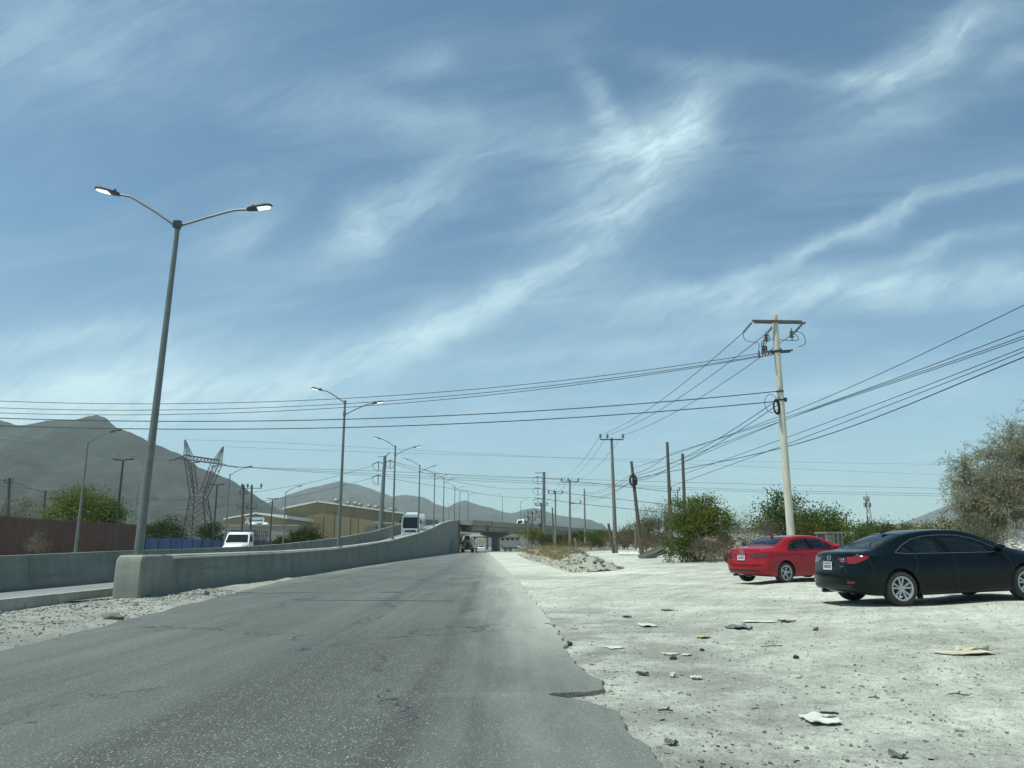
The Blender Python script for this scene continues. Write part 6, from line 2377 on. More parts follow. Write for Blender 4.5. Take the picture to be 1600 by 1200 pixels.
def small_car(label, d, px, col, rz, name='parked_car'):
    p = P(px, 860, d)
    t = thing(name, label, 'car', (p.x, d, -0.02), rz)
    m = paint('small car paint ' + label[:8], col)
    W = 1.76
    def sec(x, hw, z0, zs, z1, tw):
        return [(x, -hw, z0), (x, hw, z0), (x, hw, zs), (x, tw, z1), (x, -tw, z1), (x, -hw, zs)]
    loft([sec(-2.1, .80, .35, .75, .95, .7), sec(-2.0, .86, .25, .85, 1.02, .72), sec(-1.6, .88, .2, .92, 1.1, .70), sec(-0.9, .88, .2, .93, 1.44, .58), sec(0.2, .88, .2, .93, 1.47, .58), sec(0.95, .88, .2, .92, 1.08, .7), sec(1.7, .86, .22, .82, .92, .7), sec(2.1, .78, .3, .6, .7, .6)]).build('body', m, t, smooth=25)
    MB().add([(-1.66, -.62, 1.10), (-1.66, .62, 1.10), (-0.96, .52, 1.43), (-0.96, -.52, 1.43), (-1.60, -.62, 1.05), (-1.60, .62, 1.05), (-0.92, .52, 1.38), (-0.92, -.52, 1.38)], [(0, 1, 2, 3), (7, 6, 5, 4), (0, 4, 5, 1), (1, 5, 6, 2), (2, 6, 7, 3), (3, 7, 4, 0)]).build('rear_window', M['dark_glass'], t)
    for s in (-1, 1):
        MB().box((-2.05, s * 0.7, 0.85), (0.12, 0.26, 0.16), bev=0.02).build('tail_lamp', M['lamp_red'], t)
        for x in (1.3, -1.3):
            truck_wheel(t, x, s * 0.79, 0.31, 0.2)
        MB().prism([(-1.1, .97), (0.75, .97), (0.2, 1.38), (-0.8, 1.38)], s * 0.80, s * 0.70, 'Y').build('side_window', M['dark_glass'], t)
    MB().box((-2.09, 0, 0.78), (0.04, 0.32, 0.15)).build('licence_plate', M['plate'], t)
    return t


small_car('small white car driving away under the flyover behind the tanker truck', 160, 752.5, (0.72, 0.73, 0.73), R(90), 'car')


def make_tanker():
    d = 160
    p = P(731, 862, d)
    t = thing('mixer_truck', 'dark cement mixer truck with a round grey drum by the ramp wall end', 'mixer truck', (p.x, d, 0), R(90))
    dk = plain('dirty truck chassis', (0.03, 0.032, 0.034), 0.8, 0, 0.3)
    mb = MB()
    mb.box((0, 0, 0.95), (7.5, 0.9, 0.25))
    mb.box((-2.6, 0, 1.35), (1.6, 2.1, 0.5), bev=0.05)
    mb.box((-3.75, 0, 0.7), (0.15, 2.3, 0.3))
    mb.build('chassis', dk, t)
    prof = [(0.02, -2.3), (0.5, -2.25), (0.75, -1.8), (1.2, -0.3), (1.22, 0.5), (0.8, 1.9), (0.3, 2.2), (0.02, 2.2)]
    o = MB().lathe(prof, 26, 'X').build('drum', plain('dusty mixer drum', (0.32, 0.31, 0.30), 0.8, 0, 0.25, 2), t, smooth=40)
    o.location = (-0.9, 0, 2.35)
    o.rotation_euler = (0, R(13), 0)
    mb = MB()
    mb.bar((-3.3, -0.6, 1.1), (-3.3, -0.45, 3.3), 0.1)
    mb.bar((-3.3, 0.6, 1.1), (-3.3, 0.45, 3.3), 0.1)
    mb.prism([(-3.0, 3.0), (-3.6, 3.4), (-3.5, 2.8), (-3.1, 2.5)], -0.4, 0.4, 'Y')
    mb.bar((-3.4, 0, 2.6), (-3.9, 0.5, 1.3), 0.35, 0.06)
    mb.build('chute', M['dark_steel'], t)
    cab = plain('pale truck cab', (0.5, 0.5, 0.48), 0.4)
    MB().box((3.2, 0, 1.9), (1.9, 2.2, 2.0), bev=0.15).build('cab', cab, t)
    for s in (-1, 1):
        MB().box((3.4, s * 1.11, 2.3), (1.0, 0.03, 0.7)).build('side_window', M['dark_glass'], t)
        mb = MB()
        mb.bar((4.0, s * 1.1, 2.5), (4.1, s * 1.35, 2.4), 0.05)
        mb.box((4.05, s * 1.4, 2.2), (0.1, 0.22, 0.5), bev=0.03)
        mb.build('mirror', M['white_paint'], t)
        MB().box((-3.84, s * 0.9, 0.85), (0.04, 0.25, 0.14)).build('tail_lamp', M['lamp_red'], t)
        for x in (-2.6, -1.3, 3.0):
            truck_wheel(t, x, s * 0.98, 0.5, 0.42 if x < 0 else 0.28)
            if x < 0:
                MB().box((x - 0.55, s * 1.0, 0.6), (0.03, 0.5, 0.5)).build('mud_flap', M['black_plastic'], t)


make_tanker()


def make_box_truck():
    d = 174
    p = P(751.5, 862, d)
    t = thing('box_truck', 'pale box truck with a rounded yellow roof ahead of the small white car', 'truck', (p.x, d, 0), R(90))
    W = 2.3
    MB().box((-1.2, 0, 1.75), (4.6, W, 1.9), bev=0.04).build('box', plain('pale truck box', (0.40, 0.42, 0.40), 0.6), t)
    arc = [(W / 2 * math.cos(a), 2.7 + 0.42 * math.sin(a)) for a in np.linspace(0, math.pi, 13)]
    MB().prism([(-a, b) for a, b in arc], -3.5, 1.1, 'X').build('roof', plain('yellow canvas roof', (0.62, 0.50, 0.16), 0.7), t)
    MB().box((2.1, 0, 1.5), (1.6, 2.0, 1.7), bev=0.12).build('cab', M['white_paint'], t)
    MB().box((-1.0, 0, 0.65), (6.0, 0.8, 0.2)).build('chassis', M['dark_steel'], t)
    for s in (-1, 1):
        for x in (1.9, -2.3):
            truck_wheel(t, x, s * 0.95, 0.42, 0.27)
        MB().box((-3.52, s * 0.95, 0.75), (0.04, 0.22, 0.14)).build('tail_lamp', M['lamp_red'], t)
    MB().box((-3.52, 0, 1.75), (0.03, 2.1, 1.7)).build('rear_door', plain('pale rear door', (0.36, 0.38, 0.36), 0.6), t)


make_box_truck()


def make_trailer():
    d = 190
    a, b = P(785, 851, d), P(812, 861, d)
    t = thing('semi_trailer', 'long grey box trailer parked under the flyover beside the yellow green bush', 'trailer', ((a.x + b.x) / 2, d, 0))
    L = b.x - a.x
    MB().box((0, 0, 1.85), (L, 2.4, 1.7), bev=0.03).build('box', plain('grey trailer side', (0.22, 0.225, 0.22), 0.7), t)
    MB().box((0, 0, 0.9), (L - 0.3, 0.9, 0.2)).build('chassis', M['dark_steel'], t)
    for x in (-L / 2 + 0.8, -L / 2 + 1.9):
        for s in (-1, 1):
            truck_wheel(t, x, s * 1.0, 0.46, 0.3)
    for s in (-1, 1):
        MB().box((L / 2 - 0.9, s * 0.7, 0.45), (0.14, 0.14, 0.9)).build('landing_leg', M['dark_steel'], t)
    MB().box((L / 2 - 0.3, -1.22, 1.2), (0.5, 0.05, 0.35)).build('side_panel', M['white_paint'], t)


make_trailer()

# ================================================================== VEGETATION
def quads_mesh(name, co, mat, parent, quad=True):
    """co: (n,4,3) leaf corners"""
    n = co.shape[0]
    me = bpy.data.meshes.new(name)
    me.vertices.add(n * 4)
    me.vertices.foreach_set('co', co.reshape(-1).astype(np.float32))
    me.loops.add(n * 4)
    me.loops.foreach_set('vertex_index', np.arange(n * 4, dtype=np.int32))
    me.polygons.add(n)
    me.polygons.foreach_set('loop_start', np.arange(0, n * 4, 4, dtype=np.int32))
    me.polygons.foreach_set('loop_total', np.full(n, 4, dtype=np.int32))
    me.materials.append(mat)
    me.update(calc_edges=True)
    o = bpy.data.objects.new(name, me)
    COL.objects.link(o)
    o.parent = parent
    return o


def rand_leaves(g, centres, spread, size, aspect=0.5, droop=0.0, axis=None):
    n = len(centres)
    c = centres + g.normal(size=(n, 3)) * spread
    d = g.normal(size=(n, 3))
    if axis is not None:
        d = d * 0.5 + axis
    d[:, 2] -= droop
    d /= np.linalg.norm(d, axis=1, keepdims=True) + 1e-9
    r = g.normal(size=(n, 3))
    s = np.cross(d, r)
    s /= np.linalg.norm(s, axis=1, keepdims=True) + 1e-9
    L = size * (0.6 + 0.8 * g.random((n, 1)))
    a = d * L
    b = s * L * aspect * 0.5
    return np.stack([c, c + a * 0.5 + b, c + a, c + a * 0.5 - b], axis=1)


def plant(name, label, cat, loc, w, h, seed, leaf, twig, n_cl=40, per=110, size=0.11, stems=5, trunk_h=0.15, dens=1.0, spread=None, ell=None, group=None, aspect=0.5, bare=0.0, depth=None, lean=0.0, crown='crown', branch_r=0.05):
    """a shrub or tree: stems that fork towards leaf clumps spread unevenly through the crown"""
    g = np.random.default_rng(seed)
    t = thing(name, label, cat, loc, 0, group)
    depth = depth or w
    att = []
    base_z = h * trunk_h
    tries = 0
    lumps = [(g.normal() * 0.28 * w, g.normal() * 0.25 * depth, base_z + (h - base_z) * (0.45 + 0.33 * g.random()), 0.22 + 0.16 * g.random()) for _ in range(7)]
    while len(att) < n_cl and tries < n_cl * 60:
        tries += 1
        if g.random() < 0.75:
            l = lumps[g.integers(len(lumps))]
            q = g.normal(size=3)
            q /= np.linalg.norm(q)
            q *= (0.55 + 0.55 * g.random())
            p = np.array([l[0] + q[0] * l[3] * w, l[1] + q[1] * l[3] * depth, l[2] + q[2] * l[3] * (h - base_z)])
        else:
            p = np.array([(g.random() - 0.5) * w, (g.random() - 0.5) * depth, base_z + g.random() * (h - base_z)])
        e = (p[0] / (w / 2)) ** 2 + (p[1] / (depth / 2)) ** 2 + ((p[2] - base_z - (h - base_z) * 0.42) / ((h - base_z) * 0.6)) ** 2
        if e < 1.0 and p[2] > base_z * 0.7:
            att.append(p)
    att = np.array(att)
    att[:, 0] += lean * att[:, 2]
    # trunk and branches
    mb = MB()
    roots = []
    for k in range(stems):
        a = 2 * math.pi * (k + g.random() * 0.6) / stems
        r = 0.05 * w * (0 if stems == 1 else 1)
        top = np.array([math.cos(a) * w * 0.17 * (stems > 1), math.sin(a) * depth * 0.17 * (stems > 1), base_z + (h - base_z) * (0.30 + 0.2 * g.random())])
        top[0] += lean * top[2]
        p0 = np.array([math.cos(a) * r, math.sin(a) * r, -0.05])
        pts = [p0, p0 * 0.6 + top * 0.4 + g.normal(size=3) * 0.03 * w, top]
        pts = crspline(pts, 4)
        rr = branch_r * (1.0 if stems > 1 else 1.8)
        mb.tube(pts, [rr * (1 - 0.55 * i / (len(pts) - 1)) for i in range(len(pts))], 6)
        roots.append((pts, rr))
    ax = np.zeros_like(att)
    for i, p in enumerate(att):
        best = None
        for pts, rr in roots:
            for q in pts[3:]:
                dd = (Vector(p) - q).length + max(0, q.z - p[2]) * 0.8
                if best is None or dd < best[0]:
                    best = (dd, q)
        q = best[1]
        v = Vector(p) - q
        midp = q + v * 0.5 + Vector(g.normal(size=3)) * 0.06 * v.length + Vector((0, 0, 0.10 * v.length))
        pts = crspline([q, midp, Vector(p)], 3)
        r0 = branch_r * 0.4
        mb.tube(pts, [r0 * (1 - 0.8 * k / (len(pts) - 1)) for k in range(len(pts))], 4, cap=False)
        ax[i] = np.array((v.normalized() if v.length > 0 else Vector((0, 0, 1))))
        for _ in range(3 + int(bare * 8)):
            e = Vector(p) + Vector(ax[i]) * (0.05 * w) + Vector(g.normal(size=3)) * 0.055 * (w + h) * (1 + bare)
            mb.tube([midp.lerp(Vector(p), 0.5), Vector(p).lerp(e, 0.4) + Vector(g.normal(size=3)) * 0.01 * w, e], [r0 * 0.35, r0 * 0.25, r0 * 0.1], 3, cap=False)
    mb.build('trunk', twig, t, smooth=True, fix=False)
    n = int(per * dens)
    if n > 0:
        spread = spread or 0.055 * (w + h) * 0.9
        wgt = 0.5 + g.random(len(att))
        idx = np.repeat(np.arange(len(att)), np.maximum(1, (n * wgt).astype(int)))
        co = rand_leaves(g, att[idx] + ax[idx] * 0.02 * w, spread * (0.5 + 0.8 * g.random((len(idx), 1))) * np.array([1.15, 1.15, 0.7]), size, aspect, 0.25, ax[idx] * 0.5)
        co[:, :, 2] = np.maximum(co[:, :, 2], 0.02)
        quads_mesh(crown, co, leaf, t)
    return t


LF = {
    'bright': leaf_mat('bright green mesquite leaves', (0.115, 0.15, 0.045), 0.5, 0.42),
    'green': leaf_mat('green leaves', (0.070, 0.105, 0.028), 0.45, 0.3),
    'dark': leaf_mat('dark green leaves', (0.040, 0.062, 0.024), 0.45, 0.25),
    'olive': leaf_mat('olive leaves', (0.082, 0.086, 0.030), 0.4, 0.3),
    'yellow': leaf_mat('yellow green leaves', (0.125, 0.135, 0.032), 0.4, 0.35),
    'grey': leaf_mat('dusty grey leaves', (0.115, 0.108, 0.066), 0.45, 0.25),
    'dry': leaf_mat('dry brown leaves', (0.135, 0.105, 0.062), 0.45, 0.2),
    'straw': leaf_mat('dry straw', (0.26, 0.225, 0.14), 0.5, 0.2),
}
TW = plain('grey brown bark', (0.11, 0.09, 0.072), 0.95, 0, 0.3, 8)
TWL = plain('bleached dry twigs', (0.16, 0.135, 0.105), 0.95, 0, 0.25, 8)
GB = 'scrub along the dirt track'


def shrub(px, pyb, wpx, pyt, d, kind, label, seed, twig=None, cat='bush', name='bush', hold=0.0, **kw):
    b = P(px, pyb, d)
    z0 = gz(b.x, d) - 0.03
    sc = (P(px + wpx / 2, pyb, d) - P(px - wpx / 2, pyb, d)).x
    h = P(px, pyt, d).z - z0
    kw.setdefault('group', GB)
    return plant(name, label, cat, (b.x, d, z0), sc, h, seed, LF[kind], twig or TW, **kw)


# right of the road, near to far
shrub(1092, 872, 108, 776, 45, 'bright', 'bright green feathery bush with the bare grey pole standing in it', 11, n_cl=85, per=210, size=0.15, stems=6, trunk_h=0.08, aspect=0.35, spread=0.30, name='mesquite_bush')
shrub(1068, 874, 62, 840, 43.5, 'green', 'low green bush at the foot of the bright feathery bush', 12, n_cl=34, per=120, size=0.10, stems=4, trunk_h=0.02, aspect=0.4)
shrub(1112, 876, 78, 838, 42, 'dry', 'grey dry brush heaped below the bright feathery bush', 13, TWL, n_cl=40, per=38, size=0.08, stems=7, trunk_h=0.02, bare=0.9, branch_r=0.03, cat='dry bush', name='dry_bush')
shrub(1032, 868, 66, 788, 60, 'grey', 'tall grey olive bush between the leaning pole and the bare grey pole', 14, n_cl=60, per=110, size=0.12, stems=6, trunk_h=0.05, bare=0.5, aspect=0.35)
shrub(1006, 866, 56, 812, 68, 'grey', 'dusty brown bush behind the leaning pole', 15, n_cl=45, per=80, size=0.11, stems=6, trunk_h=0.03, bare=0.7)
shrub(1018, 868, 50, 838, 58, 'dry', 'brown dry brush at the track side behind the dark slab', 16, TWL, n_cl=34, per=40, size=0.09, stems=7, trunk_h=0.0, bare=0.8, branch_r=0.03, cat='dry bush', name='dry_bush')
shrub(978, 864, 62, 818, 84, 'olive', 'olive bush behind the T crossarm pole', 17, n_cl=45, per=100, size=0.14, stems=5, trunk_h=0.03, bare=0.3)
shrub(960, 862, 50, 832, 78, 'dry', 'dry brown brush beside the broken stump', 18, TWL, n_cl=34, per=45, size=0.10, stems=7, trunk_h=0.0, bare=0.7, branch_r=0.03, cat='dry bush', name='dry_bush')
shrub(936, 860, 46, 830, 100, 'green', 'rounded green bush left of the T crossarm pole', 19, n_cl=36, per=110, size=0.17, stems=5, trunk_h=0.02)
shrub(914, 858, 44, 832, 118, 'dark', 'dark green bush around the slim bare pole', 20, n_cl=34, per=110, size=0.2, stems=5, trunk_h=0.02)
shrub(894, 857, 40, 834, 125, 'olive', 'olive brown bush behind the leaning yellow post', 21, n_cl=32, per=90, size=0.2, stems=5, trunk_h=0.02)
shrub(876, 856, 40, 833, 145, 'dark', 'dark green bush behind the pole with one crossarm', 22, n_cl=32, per=110, size=0.22, stems=5, trunk_h=0.02)
shrub(905, 860, 60, 846, 104, 'dry', 'low dry brown brush along the track by the yellow post', 23, TWL, n_cl=34, per=40, size=0.13, stems=8, trunk_h=0.0, bare=0.6, branch_r=0.04, cat='dry bush', name='dry_bush')
shrub(826, 862, 42, 822, 152, 'yellow', 'yellow green willowy bush before the flyover', 24, n_cl=44, per=120, size=0.26, stems=5, trunk_h=0.05, aspect=0.3)
shrub(852, 860, 34, 836, 150, 'olive', 'olive bush at the foot of the steel monopole before the flyover', 25, n_cl=28, per=100, size=0.22, stems=5, trunk_h=0.02)
shrub(862, 860, 40, 848, 128, 'dry', 'low straw coloured brush at the far end of the rubble bank', 26, TWL, n_cl=28, per=50, size=0.14, stems=8, trunk_h=0.0, bare=0.5, branch_r=0.04, cat='dry bush', name='dry_bush')
shrub(1226, 846, 82, 772, 54, 'green', 'ragged dark green tree behind the cream pole', 27, n_cl=70, per=120, size=0.16, stems=3, trunk_h=0.12, aspect=0.5, cat='tree', name='tree')
shrub(1290, 848, 78, 792, 50, 'green', 'bushy green tree between the cream pole and the dark car', 28, n_cl=60, per=130, size=0.14, stems=5, trunk_h=0.05, cat='tree', name='tree')
shrub(1262, 850, 50, 815, 46, 'olive', 'olive bush right behind the red car cabin', 29, n_cl=36, per=110, size=0.11, stems=5, trunk_h=0.02)
shrub(1338, 848, 70, 815, 62, 'green', 'low green bush under the cell tower', 30, n_cl=44, per=120, size=0.14, stems=5, trunk_h=0.02)
shrub(1372, 846, 64, 818, 68, 'dark', 'dark low bush just past the cell tower foot', 31, n_cl=40, per=110, size=0.15, stems=5, trunk_h=0.02)
shrub(1398, 846, 76, 808, 74, 'olive', 'brown green rounded bush above the dark car roof', 32, n_cl=46, per=110, size=0.16, stems=5, trunk_h=0.02)
shrub(1170, 850, 62, 800, 58, 'dry', 'bare twiggy dry brush behind the red car boot', 33, TWL, n_cl=44, per=22, size=0.09, stems=7, trunk_h=0.02, bare=1.0, branch_r=0.035, cat='dry bush', name='dry_bush')
shrub(1200, 852, 50, 812, 52, 'grey', 'grey twiggy brush at the foot of the cream pole', 34, TWL, n_cl=36, per=45, size=0.09, stems=7, trunk_h=0.02, bare=0.9, branch_r=0.03, cat='dry bush', name='dry_bush')
shrub(1145, 862, 60, 832, 44, 'dry', 'tangled dry brush over the rubble mound', 35, TWL, n_cl=40, per=30, size=0.08, stems=8, trunk_h=0.0, bare=1.0, branch_r=0.03, cat='dry bush', name='dry_bush')
shrub(1462, 842, 70, 816, 46, 'yellow', 'yellow green bush under the feathery grey tree', 36, n_cl=40, per=110, size=0.10, stems=5, trunk_h=0.02)
shrub(1508, 848, 90, 806, 40, 'olive', 'olive bush at the trunk of the feathery grey tree', 37, n_cl=50, per=120, size=0.11, stems=5, trunk_h=0.02)

# left side
GT = 'trees behind the fences'
shrub(118, 850, 100, 765, 82, 'bright', 'bushy green tree behind the brown fence', 41, n_cl=80, per=140, size=0.24, stems=3, trunk_h=0.15, cat='tree', name='tree', group=GT)
shrub(160, 850, 60, 778, 84, 'green', 'smaller green tree beside the bushy one behind the brown fence', 42, n_cl=46, per=120, size=0.24, stems=3, trunk_h=0.15, cat='tree', name='tree', group=GT)
shrub(22, 850, 66, 778, 70, 'grey', 'grey thin leaved tree by the wooden pole behind the brown fence', 43, n_cl=44, per=45, size=0.16, stems=4, trunk_h=0.1, bare=0.8, cat='tree', name='tree', group=GT)
shrub(256, 862, 64, 812, 98, 'dark', 'dull green bush behind the blue fence near the tallest lamp', 44, n_cl=46, per=100, size=0.24, stems=4, trunk_h=0.05, bare=0.3, group=GT)
shrub(332, 862, 50, 818, 128, 'dark', 'dull bush behind the blue fence under the lattice tower', 45, n_cl=36, per=100, size=0.28, stems=4, trunk_h=0.05, group=GT)
shrub(478, 862, 66, 825, 112, 'dark', 'grey green bush before the tan warehouse', 46, n_cl=46, per=110, size=0.26, stems=4, trunk_h=0.04, bare=0.2, group=GT)
shrub(56, 866, 26, 829, 45, 'dry', 'dead pale shrub standing in front of the brown fence', 47, TWL, n_cl=24, per=14, size=0.08, stems=4, trunk_h=0.02, bare=1.0, branch_r=0.03, cat='dry bush', name='dry_bush')
shrub(440, 862, 30, 838, 108, 'dark', 'low dark bush between the depot and the warehouse', 48, n_cl=26, per=90, size=0.24, stems=4, trunk_h=0.02, group=GT)


def big_mesquite():
    """the feathery grey tree at the edge of the lot: drooping twigs, small sparse leaves"""
    d = 31.0
    b = P(1553, 862, d)
    z0 = gz(b.x, d)
    t = thing('mesquite_tree', 'big feathery grey green tree overhanging the rubble beyond the dark car bonnet', 'tree', (b.x, d, z0))
    g = np.random.default_rng(99)
    sx = (P(1600, 800, d) - P(1500, 800, d)).x / 100       # metres per pixel
    def L(px, py, dy=0.0):
        q = P(px + 36, py + 14, d + dy)
        return np.array([q.x - b.x, dy, q.z - z0])
    mb = MB()
    trunk = crspline([Vector((0, 0, -0.1)), Vector((0.05, 0.1, 0.9)), Vector((0.25, 0.0, 1.7))], 4)
    mb.tube(trunk, [0.19 - 0.012 * i for i in range(len(trunk))], 8)
    limbs = []
    ends = [L(1475, 715, -0.5), L(1470, 790, 0.3), L(1510, 690, 0.8), L(1545, 655, -0.6), L(1590, 625, 0.4), L(1640, 640, 1.0), L(1700, 680, -0.8), L(1720, 760, 0.5), L(1600, 740, -1.8), L(1560, 720, 1.9), L(1620, 700, 2.2), L(1640, 770, -2.0), L(1500, 760, -1.4), L(1520, 800, 1.2), L(1478, 745, 0.9), L(1490, 770, -1.0), L(1480, 805, -0.4), L(1530, 730, -1.6), L(1570, 690, -1.2), L(1565, 665, 1.2), L(1610, 660, -1.5), L(1580, 770, -2.2), L(1540, 790, -2.0), L(1600, 800, -1.6), L(1560, 745, 0.2), L(1530, 700, 0.3), L(1650, 720, -0.4), L(1655, 690, 1.5)]
    for e in ends:
        s = trunk[-1 - g.integers(3)]
        e = Vector(e)
        m1 = s.lerp(e, 0.35) + Vector((0, 0, 0.35)) + Vector(g.normal(size=3)) * 0.15
        m2 = s.lerp(e, 0.72) + Vector((0, 0, 0.30)) + Vector(g.normal(size=3)) * 0.15
        pts = crspline([s, m1, m2, e], 5)
        mb.tube(pts, [0.05 * (1 - 0.85 * i / (len(pts) - 1)) for i in range(len(pts))], 6)
        limbs.append(pts)
    # sprays: thin drooping twigs along the limbs with leaflets
    twc, lvc, lva = [], [], []
    for pts in limbs:
        n = len(pts)
        for k in range(38):
            f = 0.22 + 0.78 * g.random() ** 0.8
            i = f * (n - 1)
            q = pts[int(i)].lerp(pts[min(n - 1, int(i) + 1)], i - int(i))
            out = (pts[-1] - pts[0])
            out.z *= 0.4
            out.normalize()
            dr = Vector(g.normal(size=3)) * 0.75 + out * 0.55 + Vector((0, 0, 0.35))
            dr.normalize()
            Ls = 0.55 + 0.85 * g.random()
            p = [q]
            v = dr.copy()
            for s_ in range(5):
                p.append(p[-1] + v * Ls / 5)
                v += Vector((0, 0, -0.18)) + Vector(g.normal(size=3)) * 0.12
                v.normalize()
            mb.tube(p, [0.012, 0.010, 0.008, 0.006, 0.004, 0.003], 3, cap=False)
            for _ in range(7):
                j = 1 + g.integers(4)
                v2 = Vector(g.normal(size=3)) * 0.8 + (p[j + 1] - p[j]).normalized()
                v2.normalize()
                p2 = [p[j]]
                for s_ in range(3):
                    p2.append(p2[-1] + v2 * (0.10 + 0.10 * g.random()))
                    v2 += Vector((0, 0, -0.25)) + Vector(g.normal(size=3)) * 0.15
                    v2.normalize()
                mb.tube(p2, [0.006, 0.005, 0.004, 0.003], 3, cap=False)
                m = 14
                for u in g.random(m):
                    iu = u * 2.999
                    a = p2[int(iu)]
                    c_ = p2[int(iu) + 1]
                    lvc.append(a.lerp(c_, iu - int(iu)))
                    lva.append((c_ - a).normalized())
    mb.build('trunk', plain('grey mesquite bark', (0.20, 0.19, 0.165), 0.95, 0, 0.3, 8), t, smooth=True, fix=False)
    lvc, lva = np.array(lvc), np.array(lva)
    sel = g.random(len(lvc))
    co = rand_leaves(g, lvc, 0.045, 0.075, 0.34, 0.3, lva * 0.6)
    o1 = quads_mesh('crown', co[sel < 0.64], leaf_mat('sparse grey green leaflets', (0.25, 0.275, 0.185), 0.5, 0.35), t)
    o2 = quads_mesh('dry_leaves', co[sel >= 0.88], leaf_mat('dried tan leaflets', (0.24, 0.19, 0.125), 0.45, 0.2), t)


big_mesquite()


# ================================================================== RUBBLE, STONES AND LITTER
def rock_verts(g, s, sub=1, rough=0.35, flat=0.7):
    bm = bmesh.new()
    bmesh.ops.create_icosphere(bm, subdivisions=sub, radius=1)
    o = Vector(g.normal(size=3)) * 10
    ax = Vector((0.7 + 0.6 * g.random(), 0.7 + 0.6 * g.random(), flat * (0.6 + 0.6 * g.random())))
    vs = []
    for v in bm.verts:
        n = mnoise.noise(v.co * 1.3 + o)
        q = v.co * (1 + rough * n)
        vs.append(Vector((q.x * ax.x, q.y * ax.y, q.z * ax.z)) * s)
    fs = [tuple(x.index for x in f.verts) for f in bm.faces]
    bm.free()
    r = Matrix.Rotation(g.random() * 6.28, 3, 'Z') @ Matrix.Rotation((g.random() - 0.5) * 0.9, 3, 'X')
    return [r @ v for v in vs], fs


STONE = None
def stone_mat(name, col, var=0.35):
    m, nt, out = new_mat(name)
    ge = nt.node('ShaderNodeNewGeometry')
    c = nt.mix(ge.outputs['Random Per Island'], tuple(q * (1 - var) for q in col), tuple(min(1, q * (1 + var)) for q in col))
    n = nt.noise(ge.outputs['Position'], 18, 5, 0.65)
    c = nt.mix(nt.rng(n, 0.35, 0.7, 0, 0.4), c, tuple(q * 0.6 for q in col))
    principled(nt, out, c, 0.95, 0, nt.bump(n, 0.5, 0.01), spec=0.15)
    return m


GRAVEL = stone_mat('grey caliche gravel', (0.26, 0.262, 0.23), 0.6)
RUBBLE = stone_mat('broken concrete rubble', (0.27, 0.265, 0.225), 0.5)
DARKBIT = stone_mat('dark asphalt crumbs', (0.035, 0.036, 0.034), 0.5)


def surf(x, y):
    return gz(x, y) + (rough_z(x, y) if -20 < x < 25 and -1 < y < 60 else 0)


def gravel():
    g = np.random.default_rng(21)
    protos = [rock_verts(g, 1, 1 if k < 5 else 0 or 1, 0.4, 0.6) for k in range(8)]
    mb = MB()
    # rubble strip by the ramp wall
    for _ in range(7000):
        y = 8.5 + 14 * g.random() ** 0.9
        a, b = LEFTv(y) - 0.12, -9.7 if y < 18.3 else -8.75
        x = a + (b - a) * g.random() ** 0.85
        s = 0.007 + 0.020 * g.random() ** 3 + (0.045 * g.random() if g.random() < 0.03 else 0)
        vs, fs = protos[g.integers(8)]
        z = surf(x, y) + s * 0.25
        mb.add([(v.x * s + x, v.y * s + y, v.z * s + z) for v in vs], fs)
    tag(mb.build('gravel', GRAVEL, fix=False), 'loose grey gravel on the strip before the ramp wall', 'gravel', None, 'stuff')
    mb = MB()
    for _ in range(4200):
        y = 3.2 + 24 * g.random() ** 1.5
        x = EDGEv(y) + 0.05 + (0.62 * y + 1.5) * g.random() ** 1.25
        s = 0.006 + 0.016 * g.random() ** 4 + (0.015 * g.random() if g.random() < 0.03 else 0)
        vs, fs = protos[g.integers(8)]
        z = surf(x, y) + 0.004
        mb.add([(v.x * s + x, v.y * s + y, v.z * s + z) for v in vs], fs)
    tag(mb.build('gravel', GRAVEL, fix=False), 'scattered pale stones over the dirt lot', 'gravel', None, 'stuff')
    mb = MB()
    for _ in range(1500):
        y = 3.4 + 22 * g.random() ** 1.4
        x = EDGEv(y) + 0.02 + (0.6 * y) * g.random() ** 1.6
        s = 0.003 + 0.009 * g.random() ** 3
        vs, fs = protos[g.integers(8)]
        z = surf(x, y) + 0.004
        k = 1 + 2.2 * g.random() if g.random() < 0.4 else 1
        a = g.random() * 3.14
        ca, sa = math.cos(a), math.sin(a)
        mb.add([((v.x * k * ca - v.y * sa) * s + x, (v.x * k * sa + v.y * ca) * s + y, v.z * s * 0.8 + z) for v in vs], fs)
    tag(mb.build('crumbs', DARKBIT, fix=False), 'dark crumbs of asphalt and twigs over the dirt lot', 'crumbs', None, 'stuff')


gravel()


def lay(px, py):
    """ground point under a pixel"""
    d = ray(px, py)
    lo, hi = 2.0, 160.0
    for _ in range(50):
        y = (lo + hi) / 2
        k = y / d.y
        if CAMZ + d.z * k > gz(d.x * k, y):
            lo = y
        else:
            hi = y
    x = d.x * y / d.y
    return Vector((x, y, surf(x, y) + 0.006))


